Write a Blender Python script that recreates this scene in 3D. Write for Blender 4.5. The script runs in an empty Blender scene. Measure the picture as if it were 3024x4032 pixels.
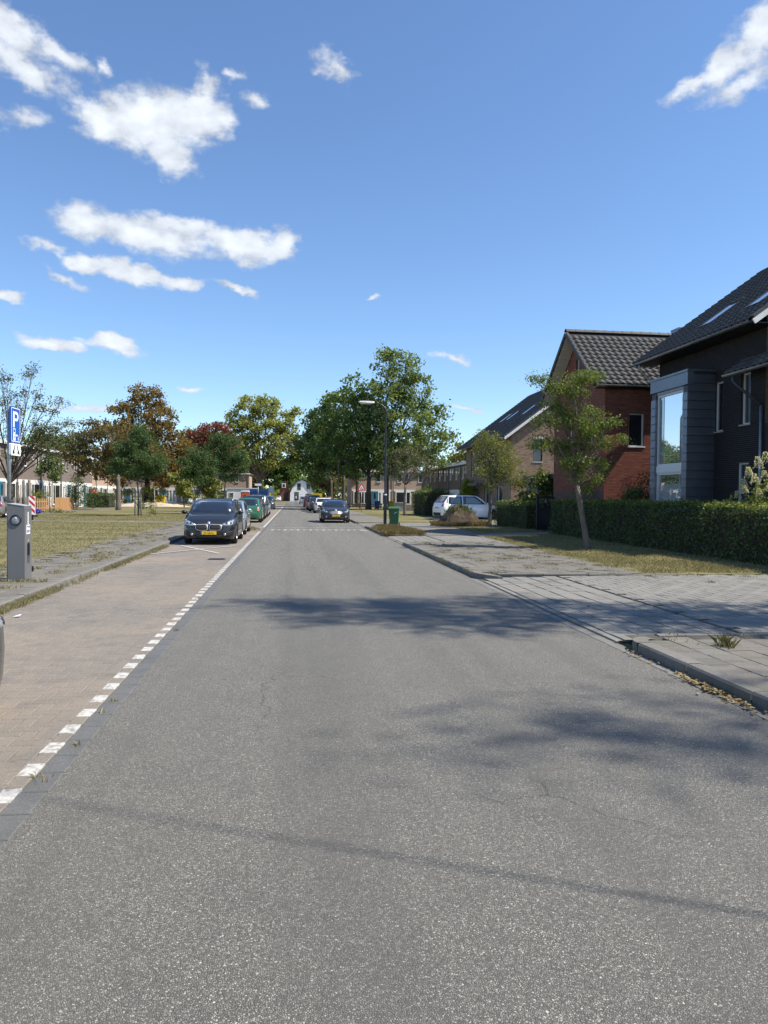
import bpy, bmesh, math, random
import numpy as np
from mathutils import Vector, Matrix
from mathutils.bvhtree import BVHTree

scene = bpy.context.scene
COL = scene.collection
R = math.radians
rng = np.random.default_rng(7)
random.seed(7)

# ------------------------------------------------------------------ camera
CAM = Vector((0.0, 0.0, 1.70))
YAW, PITCH, ROLL = R(7.0718), R(-1.2550), R(0.5)
fwd = Vector((math.sin(YAW) * math.cos(PITCH), math.cos(YAW) * math.cos(PITCH), math.sin(PITCH)))
rgt0 = Vector((math.cos(YAW), -math.sin(YAW), 0.0))
up0 = rgt0.cross(fwd)
rgt = rgt0 * math.cos(ROLL) + up0 * math.sin(ROLL)
upv = up0 * math.cos(ROLL) - rgt0 * math.sin(ROLL)
cd = bpy.data.cameras.new('camera')
cam = bpy.data.objects.new('camera', cd)
COL.objects.link(cam)
cam.matrix_world = Matrix(((rgt.x, upv.x, -fwd.x, CAM.x), (rgt.y, upv.y, -fwd.y, CAM.y), (rgt.z, upv.z, -fwd.z, CAM.z), (0, 0, 0, 1)))
cd.sensor_fit = 'VERTICAL'
cd.sensor_height = 36.0
cd.lens = 2850.0 / 4032.0 * 36.0
cd.clip_start = 0.1
cd.clip_end = 6000.0
scene.camera = cam

# ------------------------------------------------------------------ sky and sun
SUN_EL = R(53.0)
SUN_AZ = math.atan2(0.955, -0.296)          # clockwise from +Y
to_sun = Vector((math.sin(SUN_AZ) * math.cos(SUN_EL), math.cos(SUN_AZ) * math.cos(SUN_EL), math.sin(SUN_EL)))
SKY_STRENGTH = 0.125
SUN_STRENGTH = 5.0

world = bpy.data.worlds.new('World')
scene.world = world
world.use_nodes = True
wn, wl = world.node_tree.nodes, world.node_tree.links
wn.clear()


def wnode(t, **kw):
    n = wn.new(t)
    for k, v in kw.items():
        setattr(n, k, v)
    return n


def wm(op, a, b=None, c=None, clamp=False):
    n = wn.new('ShaderNodeMath')
    n.operation = op
    n.use_clamp = clamp
    for i, x in enumerate((a, b, c)):
        if x is None:
            continue
        if isinstance(x, (int, float)):
            n.inputs[i].default_value = x
        else:
            wl.new(x, n.inputs[i])
    return n.outputs[0]


sky = wnode('ShaderNodeTexSky', sky_type='NISHITA', sun_disc=False)
sky.sun_elevation = SUN_EL
sky.sun_rotation = SUN_AZ
sky.altitude = 0.0
sky.air_density = 1.0
sky.dust_density = 0.0
sky.ozone_density = 6.5
tc = wnode('ShaderNodeTexCoord')
sep = wnode('ShaderNodeSeparateXYZ')
wl.new(tc.outputs['Generated'], sep.inputs[0])
az = wm('ARCTAN2', sep.outputs[0], sep.outputs[1])
el = wm('ARCSINE', sep.outputs[2])
# plane projection for the cloud noise, so that low clouds flatten
den = wm('ADD', wm('MAXIMUM', sep.outputs[2], 0.0), 0.12)
comb = wnode('ShaderNodeCombineXYZ')
wl.new(wm('DIVIDE', sep.outputs[0], den), comb.inputs[0])
wl.new(wm('DIVIDE', sep.outputs[1], den), comb.inputs[1])
comb2 = wnode('ShaderNodeCombineXYZ')
wl.new(az, comb2.inputs[0])
wl.new(wm('MULTIPLY', el, 1.5), comb2.inputs[1])


def wnoise(vec, scale, detail, rough, off=0.0):
    n = wnode('ShaderNodeTexNoise')
    n.noise_dimensions = '3D'
    n.inputs['Scale'].default_value = scale
    n.inputs['Detail'].default_value = detail
    n.inputs['Roughness'].default_value = rough
    m = wnode('ShaderNodeMapping')
    m.inputs['Location'].default_value = (off, off * 0.37, off * 1.7)
    wl.new(vec, m.inputs[0])
    wl.new(m.outputs[0], n.inputs['Vector'])
    return n.outputs['Fac']


nz_big = wnoise(comb2.outputs[0], 22.0, 5.0, 0.55, 3.1)
nz_fine = wnoise(comb2.outputs[0], 36.0, 9.0, 0.62, 1.7)
warp = wm('MULTIPLY', wm('SUBTRACT', nz_big, 0.5), 0.07)
warp2 = wm('MULTIPLY', wm('SUBTRACT', wnoise(comb2.outputs[0], 24.0, 4.0, 0.55, 9.4), 0.5), 0.035)
azw = wm('ADD', az, warp)
elw = wm('ADD', el, warp2)
# azimuth, elevation, half width, half height, tilt (degrees), strength
CLOUDS = [
    (-10.8, 25.9, 4.4, 2.2, 6, 1.15), (-7.4, 26.4, 2.6, 1.9, 20, 1.0), (-14.2, 25.4, 2.2, 1.4, -12, 0.9), (-9.8, 24.2, 2.4, 1.3, -30, 0.9),
    (-6.9, 28.2, 0.8, 1.3, 35, 0.5),
    (-20.3, 29.4, 2.8, 1.3, -24, 0.95), (-17.4, 28.9, 2.4, 0.8, -24, 0.6), (-19.6, 27.5, 2.8, 1.2, -18, 0.85), (-16.8, 26.9, 1.5, 0.55, -30, 0.30),
    (-11.0, 18.5, 4.8, 1.25, -8, 0.95), (-15.2, 18.9, 2.6, 1.2, -5, 0.85), (-4.2, 18.5, 3.6, 1.35, -4, 1.1), (-1.2, 18.8, 1.8, 1.1, -16, 0.85), (-9.0, 19.4, 4.4, 0.8, -3, 0.7),
    (-15.2, 16.2, 1.8, 0.65, -6, 1.05), (-11.8, 15.9, 3.2, 0.9, -9, 1.1), (-8.7, 15.5, 2.0, 0.6, -6, 0.9), (-4.6, 15.5, 1.6, 0.28, -10, 0.6),
    (-20.6, 13.5, 1.4, 0.5, -6, 0.95), (-17.2, 10.6, 2.4, 0.5, 2, 0.95), (-13.2, 10.9, 2.4, 0.65, -8, 1.1),
    (-17.0, 15.2, 1.6, 0.3, -22, 0.45), (-18.0, 16.9, 1.4, 0.35, -14, 0.42), (-19.6, 24.5, 1.7, 0.55, 4, 0.45),
    (-8.0, 7.9, 1.2, 0.25, 0, 0.65), (-15.6, 6.2, 2.8, 0.3, 3, 0.55), (12.2, 10.7, 1.5, 0.35, -8, 0.5), (13.6, 6.7, 1.2, 0.22, 2, 0.6),
    (6.3, 15.2, 0.5, 0.25, 0, 0.55), (2.8, 30.3, 1.4, 0.8, -30, 0.5), (-14.5, 28.7, 0.6, 0.4, 0, 0.45), (-4.6, 29.2, 0.6, 0.4, 0, 0.4), (-3.1, 28.0, 0.8, 0.5, -10, 0.4),
    (31.7, 28.2, 2.6, 1.0, 22, 0.78), (34.4, 29.6, 2.6, 1.6, 30, 0.75), (29.4, 27.4, 1.6, 0.5, 18, 0.6), (33.0, 27.0, 2.4, 0.7, 10, 0.5),
    # the same scattered fair-weather clouds round the rest of the sky
    (70, 22, 8, 2.2, 5, 0.8), (95, 12, 7, 1.0, 0, 0.8), (128, 30, 9, 3.0, -8, 0.8), (150, 14, 8, 1.2, 0, 0.8),
    (178, 24, 9, 2.4, 6, 0.8), (-160, 12, 8, 1.0, 0, 0.8), (-135, 28, 9, 3.0, -10, 0.8), (-110, 15, 8, 1.4, 0, 0.8),
    (-80, 24, 9, 2.4, 8, 0.85), (-55, 13, 7, 1.1, 0, 0.8), (-42, 30, 8, 2.6, -12, 0.85), (55, 9, 6, 0.7, 0, 0.7),
]
field = None
pos = wnode('ShaderNodeCombineXYZ')
wl.new(azw, pos.inputs[0])
wl.new(elw, pos.inputs[1])
for (a, e, w, h, t, s) in CLOUDS:
    mp = wnode('ShaderNodeMapping', vector_type='TEXTURE')
    mp.inputs['Location'].default_value = (R(a), R(e), 0)
    mp.inputs['Rotation'].default_value = (0, 0, R(t))
    mp.inputs['Scale'].default_value = (R(w), R(h), 1)
    wl.new(pos.outputs[0], mp.inputs[0])
    ln = wnode('ShaderNodeVectorMath', operation='LENGTH')
    wl.new(mp.outputs[0], ln.inputs[0])
    b = wm('MULTIPLY_ADD', ln.outputs['Value'], -s, s)
    field = b if field is None else wm('SMOOTH_MAX', field, b, 0.25)
dens = wm('ADD', wm('MULTIPLY', wm('MAXIMUM', field, -0.6), 1.0), wm('MULTIPLY', wm('SUBTRACT', nz_fine, 0.42), 1.05))
cov = wnode('ShaderNodeMapRange', interpolation_type='SMOOTHSTEP')
wl.new(dens, cov.inputs[0])
cov.inputs[1].default_value = -0.10
cov.inputs[2].default_value = 0.55
covs = wm('MULTIPLY', cov.outputs[0], 0.93)
# sky first, then the sunlit cloud water over it
bg = wnode('ShaderNodeBackground')
wl.new(sky.outputs[0], bg.inputs[0])
bg.inputs[1].default_value = SKY_STRENGTH
bgc = wnode('ShaderNodeBackground')
bgc.inputs[0].default_value = (0.80, 0.85, 0.92, 1)
bright = wnode('ShaderNodeMapRange')
wl.new(dens, bright.inputs[0])
bright.inputs[1].default_value = 0.0
bright.inputs[2].default_value = 0.9
bright.inputs[3].default_value = 0.54
bright.inputs[4].default_value = 0.78
# relief: the side of each puff towards the sun is brighter, the far side and the base greyer
shift = wnode('ShaderNodeVectorMath', operation='ADD')
wl.new(comb2.outputs[0], shift.inputs[0])
shift.inputs[1].default_value = (0.012, 0.026, 0)
rel = wm('SUBTRACT', wnoise(comb2.outputs[0], 30.0, 4.0, 0.5, 1.7), wnoise(shift.outputs[0], 30.0, 4.0, 0.5, 1.7))
wl.new(wm('ADD', bright.outputs[0], wm('MULTIPLY', rel, 0.34)), bgc.inputs[1])
mix = wnode('ShaderNodeMixShader')
wl.new(covs, mix.inputs[0])
wl.new(bg.outputs[0], mix.inputs[1])
wl.new(bgc.outputs[0], mix.inputs[2])
wo = wnode('ShaderNodeOutputWorld')
wl.new(mix.outputs[0], wo.inputs[0])

sd = bpy.data.lights.new('sun', 'SUN')
sd.energy = SUN_STRENGTH
sd.angle = R(0.53)
sd.color = (1.0, 0.925, 0.80)
sun = bpy.data.objects.new('sun', sd)
COL.objects.link(sun)
sun.rotation_euler = (-to_sun).to_track_quat('-Z', 'Y').to_euler()

vs = scene.view_settings
vs.view_transform = 'Standard'
vs.look = 'None'
vs.exposure = 0.62
vs.gamma = 1.0
vs.use_curve_mapping = False
scene.cycles.max_bounces = 4
scene.cycles.diffuse_bounces = 3
scene.cycles.glossy_bounces = 3
scene.cycles.transmission_bounces = 2
world.cycles.sampling_method = 'MANUAL'
world.cycles.sample_map_resolution = 256
scene.cycles.transparent_max_bounces = 8
scene.cycles.use_denoising = True
scene.cycles.adaptive_threshold = 0.02


# ------------------------------------------------------------------ materials
def nt(name):
    m = bpy.data.materials.new(name)
    m.use_nodes = True
    n, l = m.node_tree.nodes, m.node_tree.links
    p = n['Principled BSDF']
    return m, n, l, p


def _noise(n, l, scale, detail=4.0, rough=0.55, coord='Position', stretch=None):
    if coord == 'Position':
        g = n.new('ShaderNodeNewGeometry').outputs['Position']
    else:
        g = n.new('ShaderNodeTexCoord').outputs[coord]
    if stretch:
        mp = n.new('ShaderNodeMapping')
        mp.inputs['Scale'].default_value = stretch
        l.new(g, mp.inputs[0])
        g = mp.outputs[0]
    t = n.new('ShaderNodeTexNoise')
    t.inputs['Scale'].default_value = scale
    t.inputs['Detail'].default_value = detail
    t.inputs['Roughness'].default_value = rough
    l.new(g, t.inputs['Vector'])
    return t.outputs['Fac']


def _ramp(n, l, fac, stops):
    r = n.new('ShaderNodeValToRGB')
    el_ = r.color_ramp.elements
    while len(el_) < len(stops):
        el_.new(0.5)
    for e, (p, c) in zip(el_, stops):
        e.position = p
        e.color = (c, c, c, 1) if isinstance(c, (int, float)) else (*c, 1)
    l.new(fac, r.inputs[0])
    return r.outputs[0]


def _mix(n, l, fac, a, b, mode='MIX'):
    m = n.new('ShaderNodeMix')
    m.data_type = 'RGBA'
    m.blend_type = mode
    for sock, x in ((m.inputs[0], fac), (m.inputs[6], a), (m.inputs[7], b)):
        if isinstance(x, (int, float)):
            sock.default_value = x
        elif isinstance(x, tuple):
            sock.default_value = (*x, 1)
        else:
            l.new(x, sock)
    return m.outputs[2]


def _rand(n, l, obj=True):
    """A number per loose piece and per object, 0..1."""
    a = n.new('ShaderNodeNewGeometry').outputs['Random Per Island']
    if not obj:
        return a
    b = n.new('ShaderNodeObjectInfo').outputs['Random']
    s = n.new('ShaderNodeMath')
    s.operation = 'ADD'
    l.new(a, s.inputs[0])
    l.new(b, s.inputs[1])
    f = n.new('ShaderNodeMath')
    f.operation = 'FRACT'
    l.new(s.outputs[0], f.inputs[0])
    return f.outputs[0]


def _bump(n, l, p, fac, strength, dist=0.01):
    b = n.new('ShaderNodeBump')
    b.inputs['Strength'].default_value = strength
    b.inputs['Distance'].default_value = dist
    l.new(fac, b.inputs['Height'])
    l.new(b.outputs[0], p.inputs['Normal'])


MATS = {}


def mat(name, col, rough=0.6, metal=0.0, col2=None, nscale=3.0, ndet=4.0, amount=1.0, rand=None, bump=None, coat=0.0,
        spec=0.5, coord='Position', stretch=None, lo=0.35, hi=0.65):
    """Base colour, a second colour through noise, a palette for loose pieces, bump."""
    m, n, l, p = nt(name)
    p.inputs['Roughness'].default_value = rough
    p.inputs['Metallic'].default_value = metal
    p.inputs['Specular IOR Level'].default_value = spec
    if coat:
        p.inputs['Coat Weight'].default_value = coat
        p.inputs['Coat Roughness'].default_value = 0.04
    c = (*col, 1)
    out = None
    if rand:
        out = _ramp(n, l, _rand(n, l), [(i / max(1, len(rand) - 1), x) for i, x in enumerate(rand)])
    if col2 is not None:
        f = _noise(n, l, nscale, ndet, coord=coord, stretch=stretch)
        f = _ramp(n, l, f, [(lo, 0.0), (hi, amount)])
        out = _mix(n, l, f, out if out is not None else col, col2)
    if out is not None:
        l.new(out, p.inputs['Base Color'])
    else:
        p.inputs['Base Color'].default_value = c
    if bump:
        _bump(n, l, p, _noise(n, l, bump[0], 3.0, coord=coord), bump[1], bump[2] if len(bump) > 2 else 0.01)
    MATS[name] = m
    return m


def leafmat(name, cols, transl=0.35, rough=0.55):
    m, n, l, p = nt(name)
    c = _ramp(n, l, _rand(n, l, False), [(i / max(1, len(cols) - 1), x) for i, x in enumerate(cols)])
    f = _noise(n, l, 0.9, 0.0)
    c = _mix(n, l, _ramp(n, l, f, [(0.35, 0.0), (0.7, 0.45)]), c, cols[-1])
    l.new(c, p.inputs['Base Color'])
    p.inputs['Roughness'].default_value = rough
    p.inputs['Specular IOR Level'].default_value = 0.3
    t = n.new('ShaderNodeBsdfTranslucent')
    l.new(_mix(n, l, 1.0, c, (1.35, 1.25, 0.6), 'MULTIPLY'), t.inputs[0])
    mx = n.new('ShaderNodeMixShader')
    mx.inputs[0].default_value = transl
    l.new(p.outputs[0], mx.inputs[1])
    l.new(t.outputs[0], mx.inputs[2])
    l.new(mx.outputs[0], n['Material Output'].inputs[0])
    MATS[name] = m
    return m


def glassmat(name, tint, refl, const=None):
    """Window glass seen from outside: dark room behind, sky in the pane."""
    m, n, l, p = nt(name)
    p.inputs['Base Color'].default_value = (*tint, 1)
    p.inputs['Roughness'].default_value = 0.25
    g = n.new('ShaderNodeBsdfGlossy')
    g.inputs['Roughness'].default_value = 0.015
    g.inputs['Color'].default_value = (0.95, 0.97, 1, 1)
    fr = n.new('ShaderNodeFresnel')
    fr.inputs['IOR'].default_value = refl
    mx = n.new('ShaderNodeMixShader')
    if const is None:
        l.new(fr.outputs[0], mx.inputs[0])
    else:
        mx.inputs[0].default_value = const
    l.new(p.outputs[0], mx.inputs[1])
    l.new(g.outputs[0], mx.inputs[2])
    l.new(mx.outputs[0], n['Material Output'].inputs[0])
    MATS[name] = m
    return m


# ------------------------------------------------------------------ objects
def tag(o, label=None, cat=None, group=None, kind=None):
    if label:
        o['label'] = label
    if cat:
        o['category'] = cat
    if group:
        o['group'] = group
    if kind:
        o['kind'] = kind
    return o


def link(o, parent=None):
    COL.objects.link(o)
    if parent is not None:
        o.parent = parent
    return o


def thing(name, label, cat, loc=(0, 0, 0), rz=0.0, group=None):
    o = bpy.data.objects.new(name, None)
    o.empty_display_size = 0.1
    o.location = loc
    o.rotation_euler = (0, 0, rz)
    link(o)
    return tag(o, label, cat, group)


def pymesh(name, V, Fc, m=None, smooth=False):
    me = bpy.data.meshes.new(name)
    me.from_pydata([tuple(v) for v in V], [], [tuple(f) for f in Fc])
    if m:
        for x in (m if isinstance(m, (list, tuple)) else [m]):
            me.materials.append(x)
    if smooth:
        me.polygons.foreach_set('use_smooth', [True] * len(me.polygons))
    me.update()
    return me


def npmesh(name, V, Fq, m=None, smooth=False):
    """Big meshes from numpy arrays, all faces with the same corner count."""
    V = np.asarray(V, dtype=np.float32)
    Fq = np.asarray(Fq, dtype=np.int32)
    k = Fq.shape[1]
    me = bpy.data.meshes.new(name)
    me.vertices.add(len(V))
    me.vertices.foreach_set('co', V.ravel())
    me.loops.add(Fq.size)
    me.loops.foreach_set('vertex_index', Fq.ravel())
    me.polygons.add(len(Fq))
    me.polygons.foreach_set('loop_start', np.arange(0, Fq.size, k, dtype=np.int32))
    me.polygons.foreach_set('loop_total', np.full(len(Fq), k, dtype=np.int32))
    me.polygons.foreach_set('use_smooth', np.full(len(Fq), bool(smooth)))
    if m:
        me.materials.append(m)
    me.update(calc_edges=True)
    me.validate()
    return me


def obj(name, me, parent=None, loc=None, rz=None):
    o = bpy.data.objects.new(name, me)
    if loc is not None:
        o.location = loc
    if rz is not None:
        o.rotation_euler = (0, 0, rz)
    return link(o, parent)


class MB:
    """Collects boxes, tubes and prisms into one mesh."""

    def __init__(s):
        s.V, s.F, s.M = [], [], []
        s.mi = 0

    def add(s, V, Fc):
        b = len(s.V)
        s.V += [tuple(v) for v in V]
        s.F += [tuple(i + b for i in f) for f in Fc]
        s.M += [s.mi] * len(Fc)
        return s

    def box(s, x0, x1, y0, y1, z0, z1):
        V = [(x, y, z) for z in (z0, z1) for y in (y0, y1) for x in (x0, x1)]
        return s.add(V, [(0, 2, 3, 1), (4, 5, 7, 6), (0, 1, 5, 4), (2, 6, 7, 3), (0, 4, 6, 2), (1, 3, 7, 5)])

    def bevbox(s, x0, x1, y0, y1, z0, z1, b=0.01):
        """Box whose upper edges are bevelled."""
        V = [(x0, y0, z0), (x1, y0, z0), (x1, y1, z0), (x0, y1, z0),
             (x0, y0, z1 - b), (x1, y0, z1 - b), (x1, y1, z1 - b), (x0, y1, z1 - b),
             (x0 + b, y0 + b, z1), (x1 - b, y0 + b, z1), (x1 - b, y1 - b, z1), (x0 + b, y1 - b, z1)]
        return s.add(V, [(0, 1, 5, 4), (1, 2, 6, 5), (2, 3, 7, 6), (3, 0, 4, 7), (4, 5, 9, 8), (5, 6, 10, 9),
                         (6, 7, 11, 10), (7, 4, 8, 11), (8, 9, 10, 11), (3, 2, 1, 0)])

    def quad(s, a, b, c, d):
        return s.add([a, b, c, d], [(0, 1, 2, 3)])

    def prism(s, poly, ax, a0, a1):
        """Polygon (2-d) pushed along axis ax from a0 to a1."""
        n = len(poly)
        o = [i for i in range(3) if i != ax]
        V = []
        for a in (a0, a1):
            for p in poly:
                q = [0, 0, 0]
                q[ax] = a
                q[o[0]], q[o[1]] = p
                V.append(q)
        return s.add(V, [tuple(range(n - 1, -1, -1)), tuple(range(n, 2 * n))] +
                     [(i, (i + 1) % n, n + (i + 1) % n, n + i) for i in range(n)])

    def tube(s, pts, rad, seg=8, cap=True):
        pts = [Vector(p) for p in pts]
        if isinstance(rad, (int, float)):
            rad = [rad] * len(pts)
        V, Fc = [], []
        prev = None
        for i, p in enumerate(pts):
            d = (pts[min(i + 1, len(pts) - 1)] - pts[max(i - 1, 0)]).normalized()
            if prev is None:
                a = d.orthogonal().normalized()
            else:
                a = (prev - d * prev.dot(d))
                a = a.normalized() if a.length > 1e-6 else d.orthogonal().normalized()
            prev = a
            b = d.cross(a)
            for k in range(seg):
                t = 2 * math.pi * k / seg
                V.append(p + (a * math.cos(t) + b * math.sin(t)) * rad[i])
        for i in range(len(pts) - 1):
            for k in range(seg):
                k2 = (k + 1) % seg
                Fc.append((i * seg + k, i * seg + k2, (i + 1) * seg + k2, (i + 1) * seg + k))
        if cap:
            Fc.append(tuple(range(seg - 1, -1, -1)))
            Fc.append(tuple((len(pts) - 1) * seg + k for k in range(seg)))
        return s.add(V, Fc)

    def lathe(s, prof, c=(0, 0, 0), ax=2, seg=20):
        """Profile of (radius, height) turned round axis ax."""
        V, Fc = [], []
        o = [i for i in range(3) if i != ax]
        for r, h in prof:
            for k in range(seg):
                t = 2 * math.pi * k / seg
                q = [0, 0, 0]
                q[ax] = c[ax] + h
                q[o[0]] = c[o[0]] + r * math.cos(t)
                q[o[1]] = c[o[1]] + r * math.sin(t)
                V.append(q)
        for i in range(len(prof) - 1):
            for k in range(seg):
                k2 = (k + 1) % seg
                Fc.append((i * seg + k, i * seg + k2, (i + 1) * seg + k2, (i + 1) * seg + k))
        return s.add(V, Fc)

    def mesh(s, name, m, smooth=False):
        me = pymesh(name, s.V, s.F, m, smooth)
        if isinstance(m, (list, tuple)):
            me.polygons.foreach_set('material_index', s.M)
        return me

    def build(s, name, m, parent=None, smooth=False, loc=None, rz=None):
        return obj(name, s.mesh(name, m, smooth), parent, loc, rz)


def box(name, b, m, parent=None):
    return MB().box(*b).build(name, m, parent)


def text_mesh(name, txt, size, m, depth=0.001):
    cu = bpy.data.curves.new(name, 'FONT')
    cu.body = txt
    cu.size = size
    cu.align_x = 'CENTER'
    cu.align_y = 'CENTER'
    cu.extrude = depth
    cu.resolution_u = 3
    o = bpy.data.objects.new(name, cu)
    COL.objects.link(o)
    dg = bpy.context.evaluated_depsgraph_get()
    me = bpy.data.meshes.new_from_object(o.evaluated_get(dg))
    bpy.data.objects.remove(o)
    bpy.data.curves.remove(cu)
    me.materials.clear()
    me.materials.append(m)
    return me


# which repeats show largest: depth in front of the camera, inside the frame
TANX, TANY = 1512 / 2850.0, 2016 / 2850.0


def shows(p):
    q = Vector(p) - CAM
    z = q.dot(fwd)
    if z < 0.5:
        return 1e6 + q.length
    if abs(q.dot(rgt)) > z * TANX * 1.03 or abs(q.dot(upv)) > z * TANY * 1.03:
        return 1e5 + z
    return z


def lay(pieces, me, name, m, parent, most=300, zvar=0.0):
    """pieces: list of 4x4 matrices; the ones that show largest become objects, the rest ONE mesh."""
    order = sorted(range(len(pieces)), key=lambda i: shows(pieces[i].translation))
    near = [i for i in order[:most] if shows(pieces[i].translation) < 1e5]
    far = set(range(len(pieces))) - set(near)
    for i in near:
        o = obj(name, me, parent)
        o.matrix_local = pieces[i]
    if far:
        nv = len(me.vertices)
        v = np.empty(nv * 3, dtype=np.float64)
        me.vertices.foreach_get('co', v)
        v = np.c_[v.reshape(-1, 3), np.ones(nv)]
        nf = len(me.polygons)
        fl = [tuple(p.vertices) for p in me.polygons]
        Vs = np.concatenate([(v @ np.array(pieces[i]).T)[:, :3] for i in far])
        quads = np.array([f for f in fl if len(f) == 4], dtype=np.int64)
        Fq = (quads[None] + (np.arange(len(far)) * nv)[:, None, None]).reshape(-1, 4)
        r_ = obj(name + '_field', npmesh(name + '_field', Vs, Fq, m, me.polygons[0].use_smooth), parent)
        r_['kind'] = 'stuff'


def T(x, y, z, rz=0.0):
    return Matrix.Translation((x, y, z)) @ Matrix.Rotation(rz, 4, 'Z')
# ------------------------------------------------------------------ materials of the ground
def asphalt_mat():
    m, n, l, p = nt('asphalt')
    g = n.new('ShaderNodeNewGeometry').outputs['Position']

    def vor(scale, out='Color'):
        v = n.new('ShaderNodeTexVoronoi')
        v.inputs['Scale'].default_value = scale
        v.inputs['Randomness'].default_value = 1.0
        l.new(g, v.inputs['Vector'])
        return v
    v1 = vor(125.0)
    sx = n.new('ShaderNodeSeparateColor')
    l.new(v1.outputs['Color'], sx.inputs[0])
    # chippings: most of them grey, some pale, a few near white, set in dark binder
    stone = _ramp(n, l, sx.outputs[0], [(0.0, (0.105, 0.102, 0.089)), (0.35, (0.163, 0.157, 0.138)), (0.70, (0.225, 0.217, 0.189)),
                                        (0.92, (0.302, 0.291, 0.252)), (0.985, (0.401, 0.385, 0.336)), (1.0, (0.519, 0.501, 0.440))])
    edge = n.new('ShaderNodeTexVoronoi')
    edge.feature = 'DISTANCE_TO_EDGE'
    edge.inputs['Scale'].default_value = 125.0
    l.new(g, edge.inputs['Vector'])
    gap = _ramp(n, l, edge.outputs['Distance'], [(0.02, 0.95), (0.15, 0.0)])
    c = _mix(n, l, gap, stone, (0.062, 0.058, 0.054))
    # traffic wear: paler down the wheel lines, darker patches, sand
    big = _noise(n, l, 0.35, 4.0, stretch=(1.0, 0.25, 1.0))
    c = _mix(n, l, _ramp(n, l, big, [(0.36, 0.0), (0.68, 0.28)]), c, (0.186, 0.176, 0.160))
    mid = _noise(n, l, 2.2, 5.0)
    c = _mix(n, l, _ramp(n, l, mid, [(0.46, 0.0), (0.72, 0.22)]), c, (0.084, 0.080, 0.077))
    # wheel tracks worn along the road, and a paver seam
    trk = _noise(n, l, 1.0, 3.0, 0.5, stretch=(1.5, 0.035, 1.0))
    c = _mix(n, l, _ramp(n, l, trk, [(0.40, 0.30), (0.50, 0.0), (0.60, 0.0), (0.70, 0.28)]), c, _mix(n, l, _ramp(n, l, trk, [(0.49, 0.0), (0.51, 1.0)]), (0.095, 0.091, 0.083), (0.214, 0.202, 0.181)))
    # fine cracks, here and there
    wv2 = n.new('ShaderNodeVectorMath')
    wv2.operation = 'ADD'
    l.new(g, wv2.inputs[0])
    nc = n.new('ShaderNodeTexNoise')
    nc.inputs['Scale'].default_value = 2.5
    nc.inputs['Detail'].default_value = 4.0
    l.new(g, nc.inputs['Vector'])
    ms = n.new('ShaderNodeVectorMath')
    ms.operation = 'SCALE'
    ms.inputs['Scale'].default_value = 0.55
    l.new(nc.outputs['Color'], ms.inputs[0])
    l.new(ms.outputs[0], wv2.inputs[1])
    ck = n.new('ShaderNodeTexVoronoi')
    ck.feature = 'DISTANCE_TO_EDGE'
    ck.inputs['Scale'].default_value = 0.42
    l.new(wv2.outputs[0], ck.inputs['Vector'])
    line = _ramp(n, l, ck.outputs['Distance'], [(0.0, 0.75), (0.0045, 0.0)])
    some = _ramp(n, l, _noise(n, l, 0.28, 2.0), [(0.50, 0.0), (0.58, 1.0)])
    c = _mix(n, l, _mix(n, l, 1.0, line, some, 'MULTIPLY'), c, (0.03, 0.029, 0.028))
    # oil spots
    sp = n.new('ShaderNodeTexVoronoi')
    sp.inputs['Scale'].default_value = 0.33
    wv = n.new('ShaderNodeMapping')
    wv.inputs['Scale'].default_value = (1.0, 0.55, 1)
    wv.inputs['Location'].default_value = (0.31, 0.44, 0)
    l.new(g, wv.inputs[0])
    l.new(wv.outputs[0], sp.inputs['Vector'])
    sn = n.new('ShaderNodeMath')
    sn.operation = 'ADD'
    l.new(sp.outputs['Distance'], sn.inputs[0])
    ns = n.new('ShaderNodeMath')
    ns.operation = 'MULTIPLY'
    ns.inputs[1].default_value = 0.16
    l.new(_noise(n, l, 9.0, 4.0), ns.inputs[0])
    l.new(ns.outputs[0], sn.inputs[1])
    c = _mix(n, l, _ramp(n, l, sn.outputs[0], [(0.085, 0.75), (0.125, 0.0)]), c, (0.033, 0.033, 0.030))
    l.new(c, p.inputs['Base Color'])
    p.inputs['Roughness'].default_value = 0.74
    p.inputs['Specular IOR Level'].default_value = 0.40
    h = _mix(n, l, 0.35, _ramp(n, l, edge.outputs['Distance'], [(0.0, 0.0), (0.22, 1.0)]), sx.outputs[0])
    _bump(n, l, p, h, 0.85, 0.0045)
    return m


M_ASPHALT = asphalt_mat()


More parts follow.
